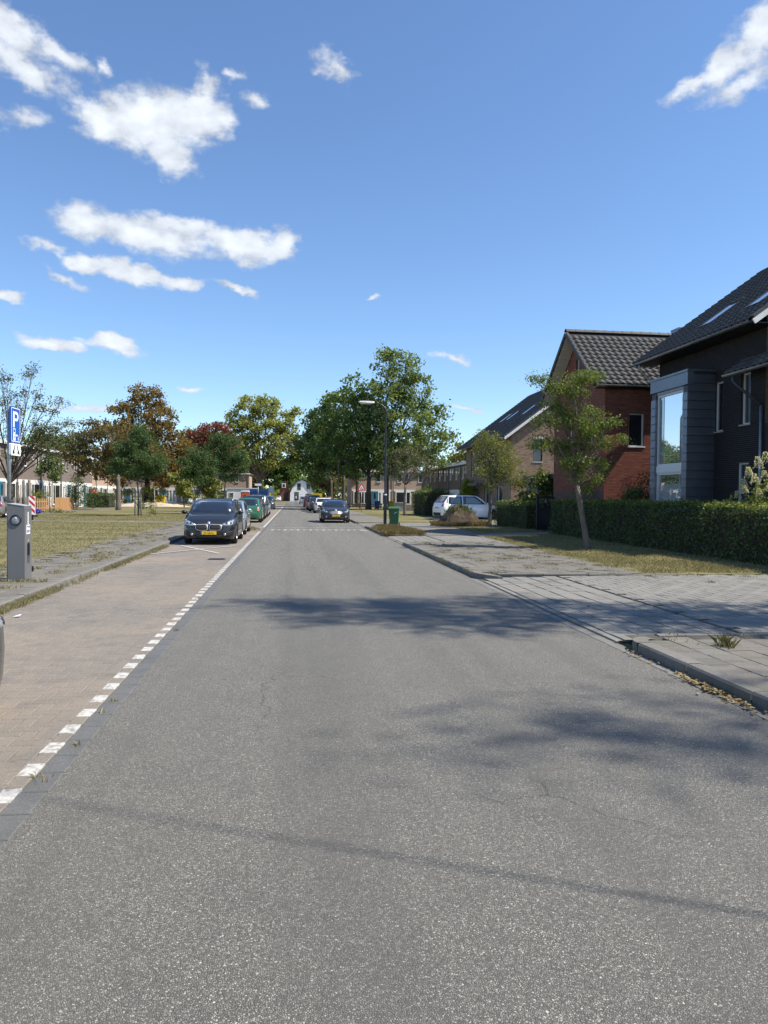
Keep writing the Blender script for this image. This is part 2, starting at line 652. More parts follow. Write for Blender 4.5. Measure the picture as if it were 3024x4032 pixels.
def paver_mat(name, cols, dirt, dirt2, moss=0.0, big=0.7):
    m, n, l, p = nt(name)
    c = _ramp(n, l, _rand(n, l), [(i / (len(cols) - 1), x) for i, x in enumerate(cols)])
    c = _mix(n, l, _ramp(n, l, _noise(n, l, big, 4.0), [(0.38, 0.0), (0.66, 0.7)]), c, dirt)
    c = _mix(n, l, _ramp(n, l, _noise(n, l, big * 6, 5.0), [(0.5, 0.0), (0.74, 0.6)]), c, dirt2)
    grain = _noise(n, l, 85.0, 3.0, 0.85)
    c = _mix(n, l, _ramp(n, l, grain, [(0.38, 0.62), (0.62, 0.0)]), c, _mix(n, l, 1.0, c, (0.55, 0.54, 0.52), 'MULTIPLY'))
    c = _mix(n, l, _ramp(n, l, grain, [(0.55, 0.0), (0.72, 0.45)]), c, _mix(n, l, 1.0, c, (1.6, 1.55, 1.45), 'MULTIPLY'))
    if moss:
        c = _mix(n, l, _ramp(n, l, _noise(n, l, 1.7, 5.0), [(0.56, 0.0), (0.66, moss)]), c, (0.10, 0.105, 0.055))
    l.new(c, p.inputs['Base Color'])
    p.inputs['Roughness'].default_value = 0.88
    p.inputs['Specular IOR Level'].default_value = 0.25
    _bump(n, l, p, _noise(n, l, 90.0, 4.0, 0.7), 0.5, 0.006)
    return m


M_CLINKER = paver_mat('clinker_paver', [(0.196, 0.181, 0.163), (0.216, 0.196, 0.175), (0.190, 0.177, 0.161), (0.228, 0.202, 0.177), (0.206, 0.190, 0.171)],
                      (0.30, 0.252, 0.20), (0.145, 0.138, 0.13), 0.0, 0.42)
M_CONC = paver_mat('grey_concrete_paver', [(0.202, 0.197, 0.181), (0.232, 0.227, 0.210), (0.185, 0.180, 0.168), (0.249, 0.244, 0.223), (0.215, 0.209, 0.197)],
                   (0.258, 0.248, 0.223), (0.146, 0.141, 0.126), 0.0, 0.6)
M_TILE = paver_mat('weathered_sidewalk_tile', [(0.164, 0.156, 0.140), (0.188, 0.178, 0.160), (0.152, 0.144, 0.132), (0.200, 0.192, 0.172)],
                   (0.212, 0.192, 0.164), (0.108, 0.104, 0.088), 0.4, 0.8)
M_GUTTER = paver_mat('gutter_tile', [(0.125, 0.13, 0.135), (0.14, 0.145, 0.15), (0.115, 0.12, 0.125)], (0.15, 0.15, 0.148), (0.10, 0.10, 0.10), 0.0, 0.9)
M_KERB = paver_mat('kerb_concrete', [(0.174, 0.167, 0.153), (0.202, 0.195, 0.181), (0.153, 0.150, 0.139)], (0.230, 0.216, 0.195), (0.112, 0.108, 0.101), 0.15, 1.2)
M_WHITEPAINT = mat('worn_white_road_paint', (0.50, 0.49, 0.465), 0.75, col2=(0.26, 0.25, 0.23), nscale=22.0, ndet=7.0, lo=0.44, hi=0.64, bump=(160.0, 0.5, 0.004))
M_SAND = mat('sandy_joint_filling', (0.185, 0.16, 0.132), 0.95, col2=(0.125, 0.11, 0.092), nscale=5.0, bump=(70.0, 0.6))
M_JOINT = mat('dark_joint_filling', (0.055, 0.05, 0.042), 0.95, col2=(0.09, 0.08, 0.06), nscale=4.0)
M_LEADEDGE = mat('cast_concrete_strip', (0.185, 0.18, 0.168), 0.85, col2=(0.135, 0.13, 0.12), nscale=3.0, bump=(80.0, 0.4))
M_IRON = mat('cast_iron', (0.045, 0.046, 0.05), 0.6, 0.4)


def lawn_mat():
    m, n, l, p = nt('dry_lawn')
    f = _noise(n, l, 0.55, 5.0, 0.6, stretch=(0.45, 1.0, 1.0))
    c = _ramp(n, l, f, [(0.30, (0.075, 0.10, 0.034)), (0.43, (0.155, 0.15, 0.065)), (0.56, (0.25, 0.215, 0.11)), (0.74, (0.33, 0.285, 0.155))])
    f2 = _noise(n, l, 14.0, 5.0, 0.7)
    c = _mix(n, l, _ramp(n, l, f2, [(0.42, 0.55), (0.6, 0.0)]), c, (0.085, 0.08, 0.038))
    l.new(c, p.inputs['Base Color'])
    p.inputs['Roughness'].default_value = 0.95
    p.inputs['Specular IOR Level'].default_value = 0.1
    _bump(n, l, p, f2, 0.8, 0.05)
    return m


M_LAWN = lawn_mat()
M_SOIL = mat('dry_soil', (0.06, 0.046, 0.036), 0.95, spec=0.1, col2=(0.11, 0.085, 0.066), nscale=2.6, bump=(16.0, 0.9, 0.05))
M_BLADE = leafmat('grass_blade', [(0.12, 0.135, 0.052), (0.185, 0.175, 0.085), (0.255, 0.225, 0.128), (0.32, 0.275, 0.165)], 0.3, 0.7)
M_BLADE_G = leafmat('green_weed_blade', [(0.06, 0.10, 0.025), (0.10, 0.14, 0.035), (0.15, 0.17, 0.05)], 0.3, 0.7)
M_BLADE_D = leafmat('dull_weed_blade', [(0.075, 0.085, 0.035), (0.12, 0.115, 0.05), (0.17, 0.145, 0.07)], 0.3, 0.7)
M_BLADE_R = leafmat('rusty_weed_blade', [(0.13, 0.075, 0.045), (0.17, 0.12, 0.055), (0.12, 0.13, 0.045), (0.22, 0.17, 0.085)], 0.3, 0.7)

# ------------------------------------------------------------------ the ground sheets
XL, XR = -1.38, 3.75            # edges of the asphalt
GW = 0.155
DW = 0.105          # width of the painted pavers
BAYL = -4.20                    # left kerb of the parking bay


def sheet(name, poly, z, m):
    return obj(name, pymesh(name, [(x, y, z) for x, y in poly], [tuple(range(len(poly)))], m))


def rect(x0, x1, y0, y1):
    return [(x0, y0), (x1, y0), (x1, y1), (x0, y1)]


tag(sheet('ground', rect(-1500, 1500, -300, 3000), -0.012, M_LAWN), kind='structure')
road = tag(sheet('road', rect(XL, XR, -20, 330), 0.0, M_ASPHALT), kind='structure')
# pale strip of slurry along the right kerb
sheet('edge_strip', rect(XR - 0.13, XR - 0.02, 3, 14.6), 0.004, M_LEADEDGE).parent = road
side_road = tag(sheet('crossing_road', rect(-40, 60, 186, 196), 0.004, M_ASPHALT), kind='structure')

# parking bay: clinker pavers in herringbone, joints below them
bay = tag(sheet('parking_bay', rect(BAYL, XL - GW, -6, 150), -0.0045, M_SAND), kind='structure')


def herring(x0, x1, y0, y1, a, z, skip=None):
    out = []
    nx, ny = int((x1 - x0) / a) + 2, int((y1 - y0) / a) + 2
    for i in range(-1, nx):
        for j in range(-1, ny):
            k = (i - j) % 4
            if k == 0:
                x, y, r = x0 + (i + 1) * a, y0 + (j + 0.5) * a, 0.0
            elif k == 3:
                x, y, r = x0 + (i + 0.5) * a, y0 + (j + 1) * a, math.pi / 2
            else:
                continue
            ex, ey = (a, a / 2) if r == 0.0 else (a / 2, a)
            if x - ex < x0 - 0.3 * a or x + ex > x1 + 0.3 * a or y - ey < y0 - a or y + ey > y1 + a:
                continue
            if skip and skip(x, y):
                continue
            out.append(T(x, y, z + random.uniform(-0.002, 0.002), r) @ Matrix.Rotation(random.uniform(-0.01, 0.01), 4, 'X') @ Matrix.Rotation(random.uniform(-0.01, 0.01), 4, 'Y'))
    return out


clk = MB().bevbox(-0.097, 0.097, -0.0475, 0.0475, -0.03, 0, 0.006).mesh('clinker', M_CLINKER)
lay(herring(BAYL, XL - GW - .02, 2.0, 44.0, 0.1, 0.0), clk, 'clinker', M_CLINKER, bay, 300)
sheet('far_clinker_field', rect(BAYL, XL - GW - DW, 44.0, 150), 0.002, M_CLINKER).parent = bay

# painted pavers along the bay, white then bare
wp = MB().bevbox(-0.051, 0.051, -0.096, 0.096, -0.03, 0, 0.004).mesh('painted_paver', M_WHITEPAINT)
gp = MB().bevbox(-0.050, 0.050, -0.1, 0.1, -0.03, 0, 0.006).mesh('edge_paver', M_CLINKER)
lay([T(XL - GW - DW / 2 + random.uniform(-.006, .006), 3.84 + 0.39 * k, 0.012, random.uniform(-.03, .03)) for k in range(0, 78)], wp, 'painted_paver', M_WHITEPAINT, bay, 120)
lay([T(XL - GW - DW / 2, 4.035 + 0.39 * k, 0.010 + random.uniform(-.003, .001), random.uniform(-.02, .02)) for k in range(-4, 78)], gp, 'edge_paver', M_CLINKER, bay, 120)
bl_ = MB().bevbox(-0.048, 0.048, -0.0985, 0.0985, -0.03, 0, 0.006).mesh('border_paver', M_CLINKER)
lay([T(XL - GW - DW - .052, 2.1 + 0.2 * k, 0.009 + random.uniform(-.003, .002), random.uniform(-.02, .02)) for k in range(210)], bl_, 'border_paver', M_CLINKER, bay, 150)
sheet('bay_line', rect(XL - GW - DW, XL - GW + .0, 38.5, 120), 0.006, M_WHITEPAINT).parent = bay
# worn white cross on the bay floor
for zc, (x0, y0, x1, y1) in ((0.012, (-3.72, 24.6, -2.12, 21.2)), (0.015, (-4.02, 21.0, -1.95, 24.4))):
    d = Vector((x1 - x0, y1 - y0)).normalized() * 0.055
    MB().quad((x0 + d.y, y0 - d.x, zc), (x1 + d.y, y1 - d.x, zc), (x1 - d.y, y1 + d.x, zc), (x0 - d.y, y0 + d.x, zc)).build('painted_stripe', M_WHITEPAINT, bay)
# drain grate
dr = thing('drain_grate', 'dark iron drain grate set in the parking bay beside the painted edge', 'drain', (-2.02, 19.4, 0.006))
MB().bevbox(-0.22, 0.22, -0.16, 0.16, -0.02, 0.004, 0.003).build('frame', M_IRON, dr)
for k in range(6):
    box('slat', (-0.18, 0.18, -0.125 + k * 0.045, -0.1 + k * 0.045, 0.004, 0.012), M_IRON, dr)

# gutter of square dark tiles
gutter = tag(sheet('gutter', rect(XL - GW, XL, -6, 150), -0.004, M_JOINT), kind='structure')
gt = MB().bevbox(-0.076, 0.076, -0.140, 0.140, -0.03, 0, 0.006).mesh('gutter_tile', M_GUTTER)
lay([T(XL - GW / 2 + random.uniform(-.003, .003), 1.8 + 0.2925 * k, 0.004, random.uniform(-.006, .006)) for k in range(0, 330)], gt, 'gutter_tile', M_GUTTER, gutter, 300)

# left kerb and footway
lk = tag(sheet('footway_left', rect(-6.6, BAYL - 0.1, -6, 150), 0.075, M_JOINT), kind='structure')
kb = MB()
kb.prism([(-0.07, -0.15), (0.06, -0.15), (0.05, 0.085), (0.035, 0.1), (-0.07, 0.1)], 1, -0.494, 0.494)
kbm = kb.mesh('kerb_stone', M_KERB)
for k in range(60):
    o = obj('kerb_stone', kbm, lk, (BAYL - 0.06 + random.uniform(-.004, .004), 2.5 + k, 0.0 + random.uniform(-.006, .004)), random.uniform(-.006, .006))
ft = MB().bevbox(-0.146, 0.146, -0.146, 0.146, -0.03, 0, 0.004).mesh('footway_tile', M_TILE)
pcs = []
for i in range(7):
    for j in range(150):
        x, y = BAYL - 0.29 - i * 0.3, 8.0 + j * 0.3 + (0.15 if i % 2 else 0)
        if i > 4 and random.random() < 0.35:
            continue
        pcs.append(T(x, y, 0.095 + random.uniform(-.006, .006), random.uniform(-.01, .01)) @ Matrix.Rotation(random.uniform(-.02, .02), 4, 'X'))
lay(pcs, ft, 'footway_tile', M_TILE, lk, 300)
lawn_l = tag(sheet('lawn_left', rect(-60, -6.1, -6, 190), 0.088, M_LAWN), kind='structure')
path_l = tag(obj('path_left', pymesh('path_left', [(-40, 49.4, .094), (-40, 48.2, .094), (-6.0, 41.6, .094), (-6.0, 43.0, .094)], [(0, 1, 2, 3)], M_TILE)), kind='structure')
tag(obj('path_back', pymesh('path_back', [(-20.8, 50, .094), (-19.2, 50, .094), (-20.4, 112, .094), (-22.2, 112, .094)], [(0, 1, 2, 3)], M_TILE)), kind='structure')
tag(obj('path_cross', pymesh('path_cross', [(-20, 71.6, .093), (-20, 70.4, .093), (-6.0, 66.5, .093), (-6.0, 67.6, .093)], [(0, 1, 2, 3)], M_TILE)), kind='structure')

# right kerb and paving
fr = tag(obj('footway_right', pymesh('footway_right', [(XR + .12, -6, .085), (30, -6, .085), (30, 9.0, .03), (XR + .12, 8.1, .085),
                                                  (XR + .12, 14.7, .085), (7.7, 14.7, .03), (7.7, 25.4, .05), (XR + .12, 25.4, .085)],
                                       [(0, 1, 2, 3), (4, 5, 6, 7)], M_JOINT)), kind='structure')
kb2 = MB()
kb2.prism([(-0.06, -0.2), (0.12, -0.2), (0.12, 0.115), (-0.035, 0.115), (-0.055, 0.095)], 1, -0.492, 0.492)
kbm2 = kb2.mesh('kerb_stone', M_KERB)
for k in range(14):
    obj('kerb_stone', kbm2, fr, (XR + 0.06, -6.0 + k + 0.02, random.uniform(-.006, .004)), random.uniform(-.006, .006))
for k in range(10):
    obj('kerb_stone', kbm2, fr, (XR + 0.06, 15.4 + k, random.uniform(-.01, .004)), random.uniform(-.008, .008))
# rounded kerb ends
for (y0, s) in ((7.52, 1), (14.9, -1)):
    mb = MB()
    ring = []
    for k in range(9):
        t = math.pi * (1.0 - 0.5 * k / 8)
        ring.append((XR + 0.5 + 0.5 * math.cos(t), y0 + s * 0.5 * math.sin(t)))
    inner = [(XR + 0.5 + 0.33 * math.cos(math.pi * (1.0 - 0.5 * k / 8)), y0 + s * 0.33 * math.sin(math.pi * (1.0 - 0.5 * k / 8))) for k in range(9)]
    for k in range(8):
        a, b, c, d = ring[k], ring[k + 1], inner[k + 1], inner[k]
        za, zb = 0.115 - 0.05 * (k / 8) ** 2, 0.115 - 0.05 * ((k + 1) / 8) ** 2
        mb.add([(*a, -.1), (*b, -.1), (*b, zb), (*a, za), (*c, zb), (*d, za)], [(0, 1, 2, 3), (3, 2, 4, 5)])
    mb.build('kerb_end', M_KERB, fr)
pcs = []
tl = MB().bevbox(-0.146, 0.146, -0.146, 0.146, -0.03, 0, 0.004).mesh('sidewalk_tile', M_TILE)
for i in range(16):
    for j in range(-3, 30):
        x, y = XR + 0.29 + i * 0.3, -0.6 + j * 0.3 + (0.15 if i % 2 else 0)
        if y > 7.8 or (x < XR + 0.5 and y > 7.6):
            continue
        pcs.append(T(x, y, 0.11 + random.uniform(-.004, .004), random.uniform(-.008, .008)) @ Matrix.Rotation(random.uniform(-.012, .012), 4, 'X'))
for i in range(12):
    for j in range(36):
        x, y = XR + 0.29 + i * 0.3, 14.9 + j * 0.3 + (0.15 if i % 2 else 0)
        if y > 25.3 or x > 7.55 or (x < XR + .5 and y < 15.2):
            continue
        pcs.append(T(x, y, 0.108 + random.uniform(-.006, .006) - 0.012 * i / 4, random.uniform(-.01, .01)) @ Matrix.Rotation(random.uniform(-.02, .02), 4, 'X'))
lay(pcs, tl, 'sidewalk_tile', M_TILE, fr, 300)


def driveway(name, y0, y1, x1, obj_rows, obj_field):
    d = tag(obj(name, pymesh(name, [(XR, y0, .0), (x1, y0, .03), (x1, y1, .03), (XR, y1, .0)], [(0, 1, 2, 3)], M_JOINT)), kind='structure')
    rm = MB().bevbox(-0.154, 0.154, -0.099, 0.099, -0.03, 0, 0.005).mesh('drive_block', M_CONC)
    P = []
    for i in range(5):
        y = y0 + 0.1 + (0.1 if i % 2 else 0)
        while y < y1 - 0.05:
            P.append(T(XR + 0.3 + i * 0.32, y, 0.022 + 0.004 * i + random.uniform(-.004, .004), random.uniform(-.012, .012)))
            y += 0.208
    lay(P, rm, 'drive_block', M_CONC, d, obj_rows)
    k = MB().bevbox(-0.05, 0.05, -0.49, 0.49, -0.03, 0, 0.005).mesh('drive_edging', M_CONC)
    for j in range(int(y1 - y0)):
        obj('drive_edging', k, d, (XR + 0.075, y0 + 0.5 + j, 0.016))
    a = 0.16
    hm = MB().bevbox(-a + 0.006, a - 0.006, -a / 2 + 0.006, a / 2 - 0.006, -0.03, 0, 0.005).mesh('drive_paver', M_CONC)
    P = herring(XR + 1.78, x1, y0, y1, a, 0.046)
    lay(P, hm, 'drive_paver', M_CONC, d, obj_field)
    return d


es = MB().bevbox(-0.49, 0.49, -0.06, 0.06, -0.08, 0, 0.006).mesh('edging_stone', M_KERB)
for k in range(4):
    obj('edging_stone', es, fr, (XR + 0.98 + k, 14.78, 0.1 - .012 * k))
    obj('edging_stone', es, fr, (XR + 0.85 + k, 25.40, 0.1 - .012 * k))
for k in range(7):
    obj('edging_stone', es, fr, (XR + 0.98 + k, 8.02, 0.1 - .008 * k))
driveway('driveway_near', 8.1, 14.75, 11.2, 150, 300)
driveway('driveway_middle', 25.5, 30.2, 10.4, 120, 300)
driveway('driveway_far', 38.6, 44.5, 14.0, 60, 150)
tag(sheet('car_stand', rect(9.6, 15.0, 49.3, 53.2), 0.118, M_CONC), kind='structure')
tag(sheet('footpath_right', rect(XR + .12, 8.6, 30.2, 38.6), 0.055, M_TILE), kind='structure')
tag(obj('garden_path', pymesh('garden_path', [(7.6, 29.0, .072), (12.9, 32.4, .072), (12.9, 34.0, .072), (7.6, 30.6, .072)], [(0, 1, 2, 3)], M_CONC)), kind='structure')
tag(sheet('footpath_beyond', rect(XR + .12, 6.4, 44.5, 150), 0.06, M_TILE), kind='structure')
kr = tag(sheet('kerb_line_right', rect(XR, XR + .02, 44.4, 44.5), 0.02, M_KERB), kind='structure')
for k in range(60):
    obj('kerb_stone', kbm2, kr, (XR + 0.06, 45.0 + k, 0))
for k in range(8):
    obj('kerb_stone', kbm2, kr, (XR + 0.06, 31.0 + k, 0))


# raised lawns, each a gently uneven sheet
def lawn(name, poly, z0, hump):
    xs = [p[0] for p in poly]
    ys = [p[1] for p in poly]
    bm = bmesh.new()
    vs_ = [bm.verts.new((x, y, z0)) for x, y in poly]
    bm.faces.new(vs_)
    bmesh.ops.triangulate(bm, faces=bm.faces[:])
    for _ in range(4):
        bmesh.ops.subdivide_edges(bm, edges=bm.edges[:], cuts=1, use_grid_fill=True)
    bnd = {v for e in bm.edges if len(e.link_faces) == 1 for v in e.verts}
    for v in bm.verts:
        if v not in bnd:
            v.co.z += hump * (0.5 + 0.5 * math.sin(v.co.x * 2.1) * math.cos(v.co.y * 1.7)) * random.uniform(0.6, 1.0)
    me = bpy.data.meshes.new(name)
    bm.to_mesh(me)
    bm.free()
    me.materials.append(M_LAWN)
    me.polygons.foreach_set('use_smooth', [True] * len(me.polygons))
    return tag(obj(name, me), kind='structure')


lawn('lawn_right_near', [(7.55, 14.9), (10.2, 14.75), (12.3, 14.6), (12.3, 31.0), (7.75, 28.6)], 0.05, 0.06)
lawn('lawn_right_middle', [(7.9, 31.0), (12.3, 34.2), (12.3, 38.7), (8.6, 38.7)], 0.05, 0.06)
lawn('lawn_right_far', [(6.4, 44.6), (14, 44.6), (20, 64), (20, 104), (6.4, 104)], 0.05, 0.05)
garden = tag(sheet('front_garden', rect(12.0, 40, -6, 60), 0.04, M_SOIL), kind='structure')


# ------------------------------------------------------------------ road markings at the speed table
mk = MB()
y = 36.0
zz = 0.008
mk.quad((XL + 0.25, y, zz), (XR - 0.35, y, zz), (XR - 0.35, y + 0.12, zz), (XL + 0.25, y + 0.12, zz))
for k in range(15):
    x = XL + 0.27 + k * 0.31
    d = 0.75 if k % 2 == 0 else 0.4
    mk.quad((x, y - d, zz), (x + 0.11, y - d, zz), (x + 0.11, y, zz), (x, y, zz))
mk.quad((XR - 0.32, y - 1.2, zz), (XR - 0.2, y - 1.2, zz), (XR - 0.35, y + 0.12, zz), (XR - 0.47, y + 0.12, zz))
mk.quad((XL + 0.1, y + 2.4, zz), (XR - 0.2, y + 2.4, zz), (XR - 0.2, y + 2.52, zz), (XL + 0.1, y + 2.52, zz))
mk.build('table_marking', M_WHITEPAINT, road)


# ------------------------------------------------------------------ blades of grass
def blades(pts, h, w, lean=0.5):
    """One bent blade (two triangles) per point."""
    P = np.asarray(pts, dtype=np.float64)
    N = len(P)
    a = rng.uniform(0, 2 * np.pi, N)
    hh = h * rng.uniform(0.45, 1.2, N)
    side = np.c_[np.cos(a), np.sin(a), np.zeros(N)] * (w * rng.uniform(0.6, 1.2, N))[:, None]
    ld = rng.uniform(0, 2 * np.pi, N)
    lv = np.c_[np.cos(ld), np.sin(ld), np.zeros(N)] * (hh * lean * rng.uniform(0.1, 1.0, N))[:, None]
    up = np.c_[np.zeros(N), np.zeros(N), hh]
    V = np.stack([P - side, P + side, P + side * 0.6 + up * 0.6 + lv * 0.45, P + up * 0.95 + lv * 1.2], 1).reshape(-1, 3)
    Fq = np.arange(4 * N).reshape(-1, 4)
    return V, Fq


def grass(name, pts, h, w, m, label, cat='grass', lean=0.6):
    V, Fq = blades(pts, h, w, lean)
    o = obj(name, npmesh(name, V, Fq, m))
    return tag(o, label, cat, kind='stuff')


def scatter(n, x0, x1, y0, y1, z, pw=1.0):
    t = rng.random(n) ** pw
    return np.c_[rng.uniform(x0, x1, n), y0 + (y1 - y0) * t, np.full(n, z)]


pt = scatter(90000, -22, -6.0, 14, 60, 0.085, 1.3)
edge = -6.25 + 0.35 * np.sin(pt[:, 1] * 0.9) + 0.25 * np.sin(pt[:, 1] * 2.3)
pt = pt[pt[:, 0] < edge]
pth = (pt[:, 1] > 41.6 - (pt[:, 0] + 6) * 0.194 - .2) & (pt[:, 1] < 43.0 - (pt[:, 0] + 6) * 0.194 + 0.2)
grass('lawn_grass', pt[~pth], 0.06, 0.008, M_BLADE, 'dry short grass covering the green to the left', lean=1.2)
pt = scatter(45000, 7.6, 12.0, 15.0, 38, 0.06, 1.2)
keep = (pt[:, 1] > 14.9 + 0.25 * np.sin(pt[:, 0] * 3)) & ~((pt[:, 1] > 28.6 + (pt[:, 0] - 7.6) * .64) & (pt[:, 1] < 31.2 + (pt[:, 0] - 7.6) * .64)) & (pt[:, 0] > 7.6 + 0.12 * np.sin(pt[:, 1] * 2.1)) & ~((pt[:, 1] > 30) & (pt[:, 0] < 8.3))
grass('verge_grass', pt[keep], 0.075, 0.006, M_BLADE, 'dry grass verge in front of the right hand hedges', lean=1.1)


def tufts(cs, n, rad, z):
    out = []
    for (x, y) in cs:
        k = int(n * random.uniform(0.5, 1.5))
        d = rng.normal(0, rad * random.uniform(0.5, 1.3), (k, 2))
        out.append(np.c_[x + d[:, 0], y + d[:, 1] * 1.3, np.full(k, z)])
    return np.concatenate(out)


# weeds along the left kerb, in the tile joints and along the right kerb
wl_ = [(BAYL + 0.07 + random.uniform(-.04, .06), yy) for yy in np.concatenate([np.arange(9.0, 13.2, 0.05), np.arange(13.4, 16, 0.4), np.arange(16.5, 24, 0.11)])]
grass('kerb_weeds', np.concatenate([tufts(wl_, 44, 0.06, 0.0)]), 0.085, 0.004, M_BLADE, 'weeds growing in the channel under the left kerb', 'weeds')
wl_ = [(random.uniform(-6.4, -4.5), random.uniform(9, 30)) for _ in range(110)]
grass('joint_weeds', np.concatenate([tufts(wl_, 40, 0.1, 0.09)]), 0.06, 0.008, M_BLADE, 'low weeds in the joints of the left footway', 'weeds', 1.2)
wl_ = [(XR + random.uniform(-.12, .06), yy) for yy in (14.9, 15.4, 16.0, 17.2, 17.5, 17.9, 18.3, 19.4, 19.8, 20.3, 21.6, 25.4)] + \
      [(random.uniform(4.2, 7.4), random.uniform(14.9, 25)) for _ in range(70)] + [(4.35, 7.75), (5.2, 7.9), (7.2, 13.9), (7.9, 12.9), (6.6, 14.4), (9.2, 13.8), (8.3, 14.2)]
grass('paving_weeds', tufts(wl_, 70, 0.11, 0.105), 0.035, 0.004, M_BLADE_D, 'low weeds in the right hand paving joints', 'weeds', 1.0)
grass('grass_tuft', tufts([(4.62, 7.25)], 110, 0.045, 0.11), 0.13, 0.005, M_BLADE_D, 'spiky grass tuft on the near right kerb island', 'grass', 0.9)
wl_ = [(random.uniform(3.85, 5.4), random.uniform(30.3, 35.2)) for _ in range(70)] + [(random.uniform(4.2, 5.2), random.uniform(35, 37.6)) for _ in range(30)]
grass('lamp_weeds', tufts(wl_, 80, 0.15, 0.06), 0.20, 0.005, M_BLADE_R, 'rusty dry weeds around the foot of the lamp post', 'weeds', 0.8)
wl_ = [(XL - random.uniform(.0, .17), yy) for yy in (4.45, 4.5, 5.05, 5.8, 6.1, 9.2, 12.0)]
grass('gutter_weeds', tufts(wl_, 14, 0.022, 0.004), 0.035, 0.005, M_BLADE, 'small weeds at the edge of the gutter tiles', 'weeds', 1.0)
wl_ = [(random.uniform(-3.8, -1.9), random.uniform(34.6, 37.5)) for _ in range(26)]
grass('bay_end_weeds', tufts(wl_, 50, 0.12, 0.02), 0.12, 0.01, M_BLADE, 'weeds where the first parking bay ends', 'weeds', 0.8)

# fallen leaves against the right kerb
M_LITTER = leafmat('fallen_leaf', [(0.22, 0.15, 0.055), (0.14, 0.085, 0.04), (0.30, 0.24, 0.11), (0.34, 0.29, 0.17)], 0.15, 0.7)


def leaf_quads(P, size, nrm=None, flat=0.0, asp=0.6):
    P = np.asarray(P, dtype=np.float64)
    N = len(P)
    d = rng.normal(size=(N, 3))
    if nrm is not None:
        d = d * (1 - flat) + np.asarray(nrm) * flat * 1.6
    d /= np.linalg.norm(d, axis=1)[:, None] + 1e-9
    r_ = rng.normal(size=(N, 3))
    t = np.cross(d, r_)
    t /= np.linalg.norm(t, axis=1)[:, None] + 1e-9
    b = np.cross(d, t)
    s = (size * rng.uniform(0.6, 1.25, N))[:, None]
    V = np.stack([P - t * s * .5, P + b * s * .5 * asp + d * s * .08, P + t * s * .5, P - b * s * .5 * asp + d * s * .08], 1).reshape(-1, 3)
    return V, np.arange(4 * N).reshape(-1, 4)


n = 420
yy = np.concatenate([rng.uniform(3.5, 7.7, n // 4), rng.normal(5.9, 0.35, n - n // 4)])
P = np.c_[XR - 0.02 - np.abs(rng.normal(0, 0.06, n)), yy, rng.uniform(0.012, 0.03, n)]
V, Fq = leaf_quads(P, 0.045, np.array([[0, 0, 1.0]]), 0.75, 0.7)
tag(obj('fallen_leaves', npmesh('fallen_leaves', V, Fq, M_LITTER)), 'fallen yellow leaves lying against the near right kerb', 'leaves', kind='stuff')
# ------------------------------------------------------------------ trees and hedges
M_BARK = mat('rough_bark', (0.115, 0.088, 0.068), 0.9, col2=(0.21, 0.17, 0.135), nscale=9.0, stretch=(1, 1, 0.25), bump=(26.0, 1.0, 0.03))
M_BARKD = mat('dark_bark', (0.055, 0.045, 0.036), 0.9, col2=(0.11, 0.09, 0.07), nscale=7.0, stretch=(1, 1, 0.3), bump=(20.0, 1.0, 0.03))
M_BARKG = mat('grey_bark', (0.17, 0.155, 0.135), 0.9, col2=(0.10, 0.088, 0.075), nscale=8.0, stretch=(1, 1, 0.3), bump=(24.0, 0.9, 0.02))
M_STAKE = mat('weathered_stake_wood', (0.32, 0.29, 0.25), 0.85, col2=(0.2, 0.18, 0.155), nscale=8.0, stretch=(1, 1, 0.15))
L_OLIVE = leafmat('olive_leaf', [(0.080, 0.109, 0.026), (0.138, 0.167, 0.041), (0.196, 0.217, 0.058), (0.246, 0.254, 0.080)], 0.38)
L_STREET = leafmat('street_tree_leaf', [(0.060, 0.095, 0.022), (0.092, 0.138, 0.030), (0.130, 0.178, 0.045), (0.180, 0.221, 0.062)], 0.38)
L_MID = leafmat('mid_green_leaf', [(0.048, 0.089, 0.023), (0.075, 0.128, 0.032), (0.105, 0.165, 0.046), (0.154, 0.222, 0.071)], 0.46)
L_MAPLE = leafmat('grey_green_leaf', [(0.072, 0.112, 0.038), (0.110, 0.166, 0.056), (0.149, 0.207, 0.076), (0.226, 0.291, 0.123)], 0.50)
L_DARK = leafmat('dark_green_leaf', [(0.034, 0.071, 0.025), (0.053, 0.099, 0.031), (0.078, 0.132, 0.040), (0.102, 0.155, 0.053)], 0.32)
L_YELLOW = leafmat('yellow_green_leaf', [(0.149, 0.189, 0.050), (0.213, 0.250, 0.066), (0.282, 0.311, 0.094), (0.356, 0.366, 0.132)], 0.48)
L_ORANGE = leafmat('rusty_orange_leaf', [(0.132, 0.100, 0.041), (0.198, 0.132, 0.051), (0.120, 0.142, 0.046), (0.288, 0.165, 0.057), (0.180, 0.130, 0.053)], 0.48)
L_BROWN = leafmat('brown_turning_leaf', [(0.103, 0.090, 0.044), (0.149, 0.120, 0.051), (0.103, 0.130, 0.046), (0.196, 0.132, 0.057), (0.127, 0.110, 0.051)], 0.46)
L_RED = leafmat('dark_red_leaf', [(0.125, 0.046, 0.041), (0.188, 0.066, 0.055), (0.250, 0.094, 0.072)], 0.46)
L_GREY = leafmat('small_grey_green_leaf', [(0.074, 0.078, 0.041), (0.115, 0.119, 0.054), (0.155, 0.151, 0.068)], 0.3)
L_LIME = leafmat('lime_conifer_leaf', [(0.132, 0.187, 0.017), (0.198, 0.259, 0.022), (0.259, 0.314, 0.039)], 0.35)
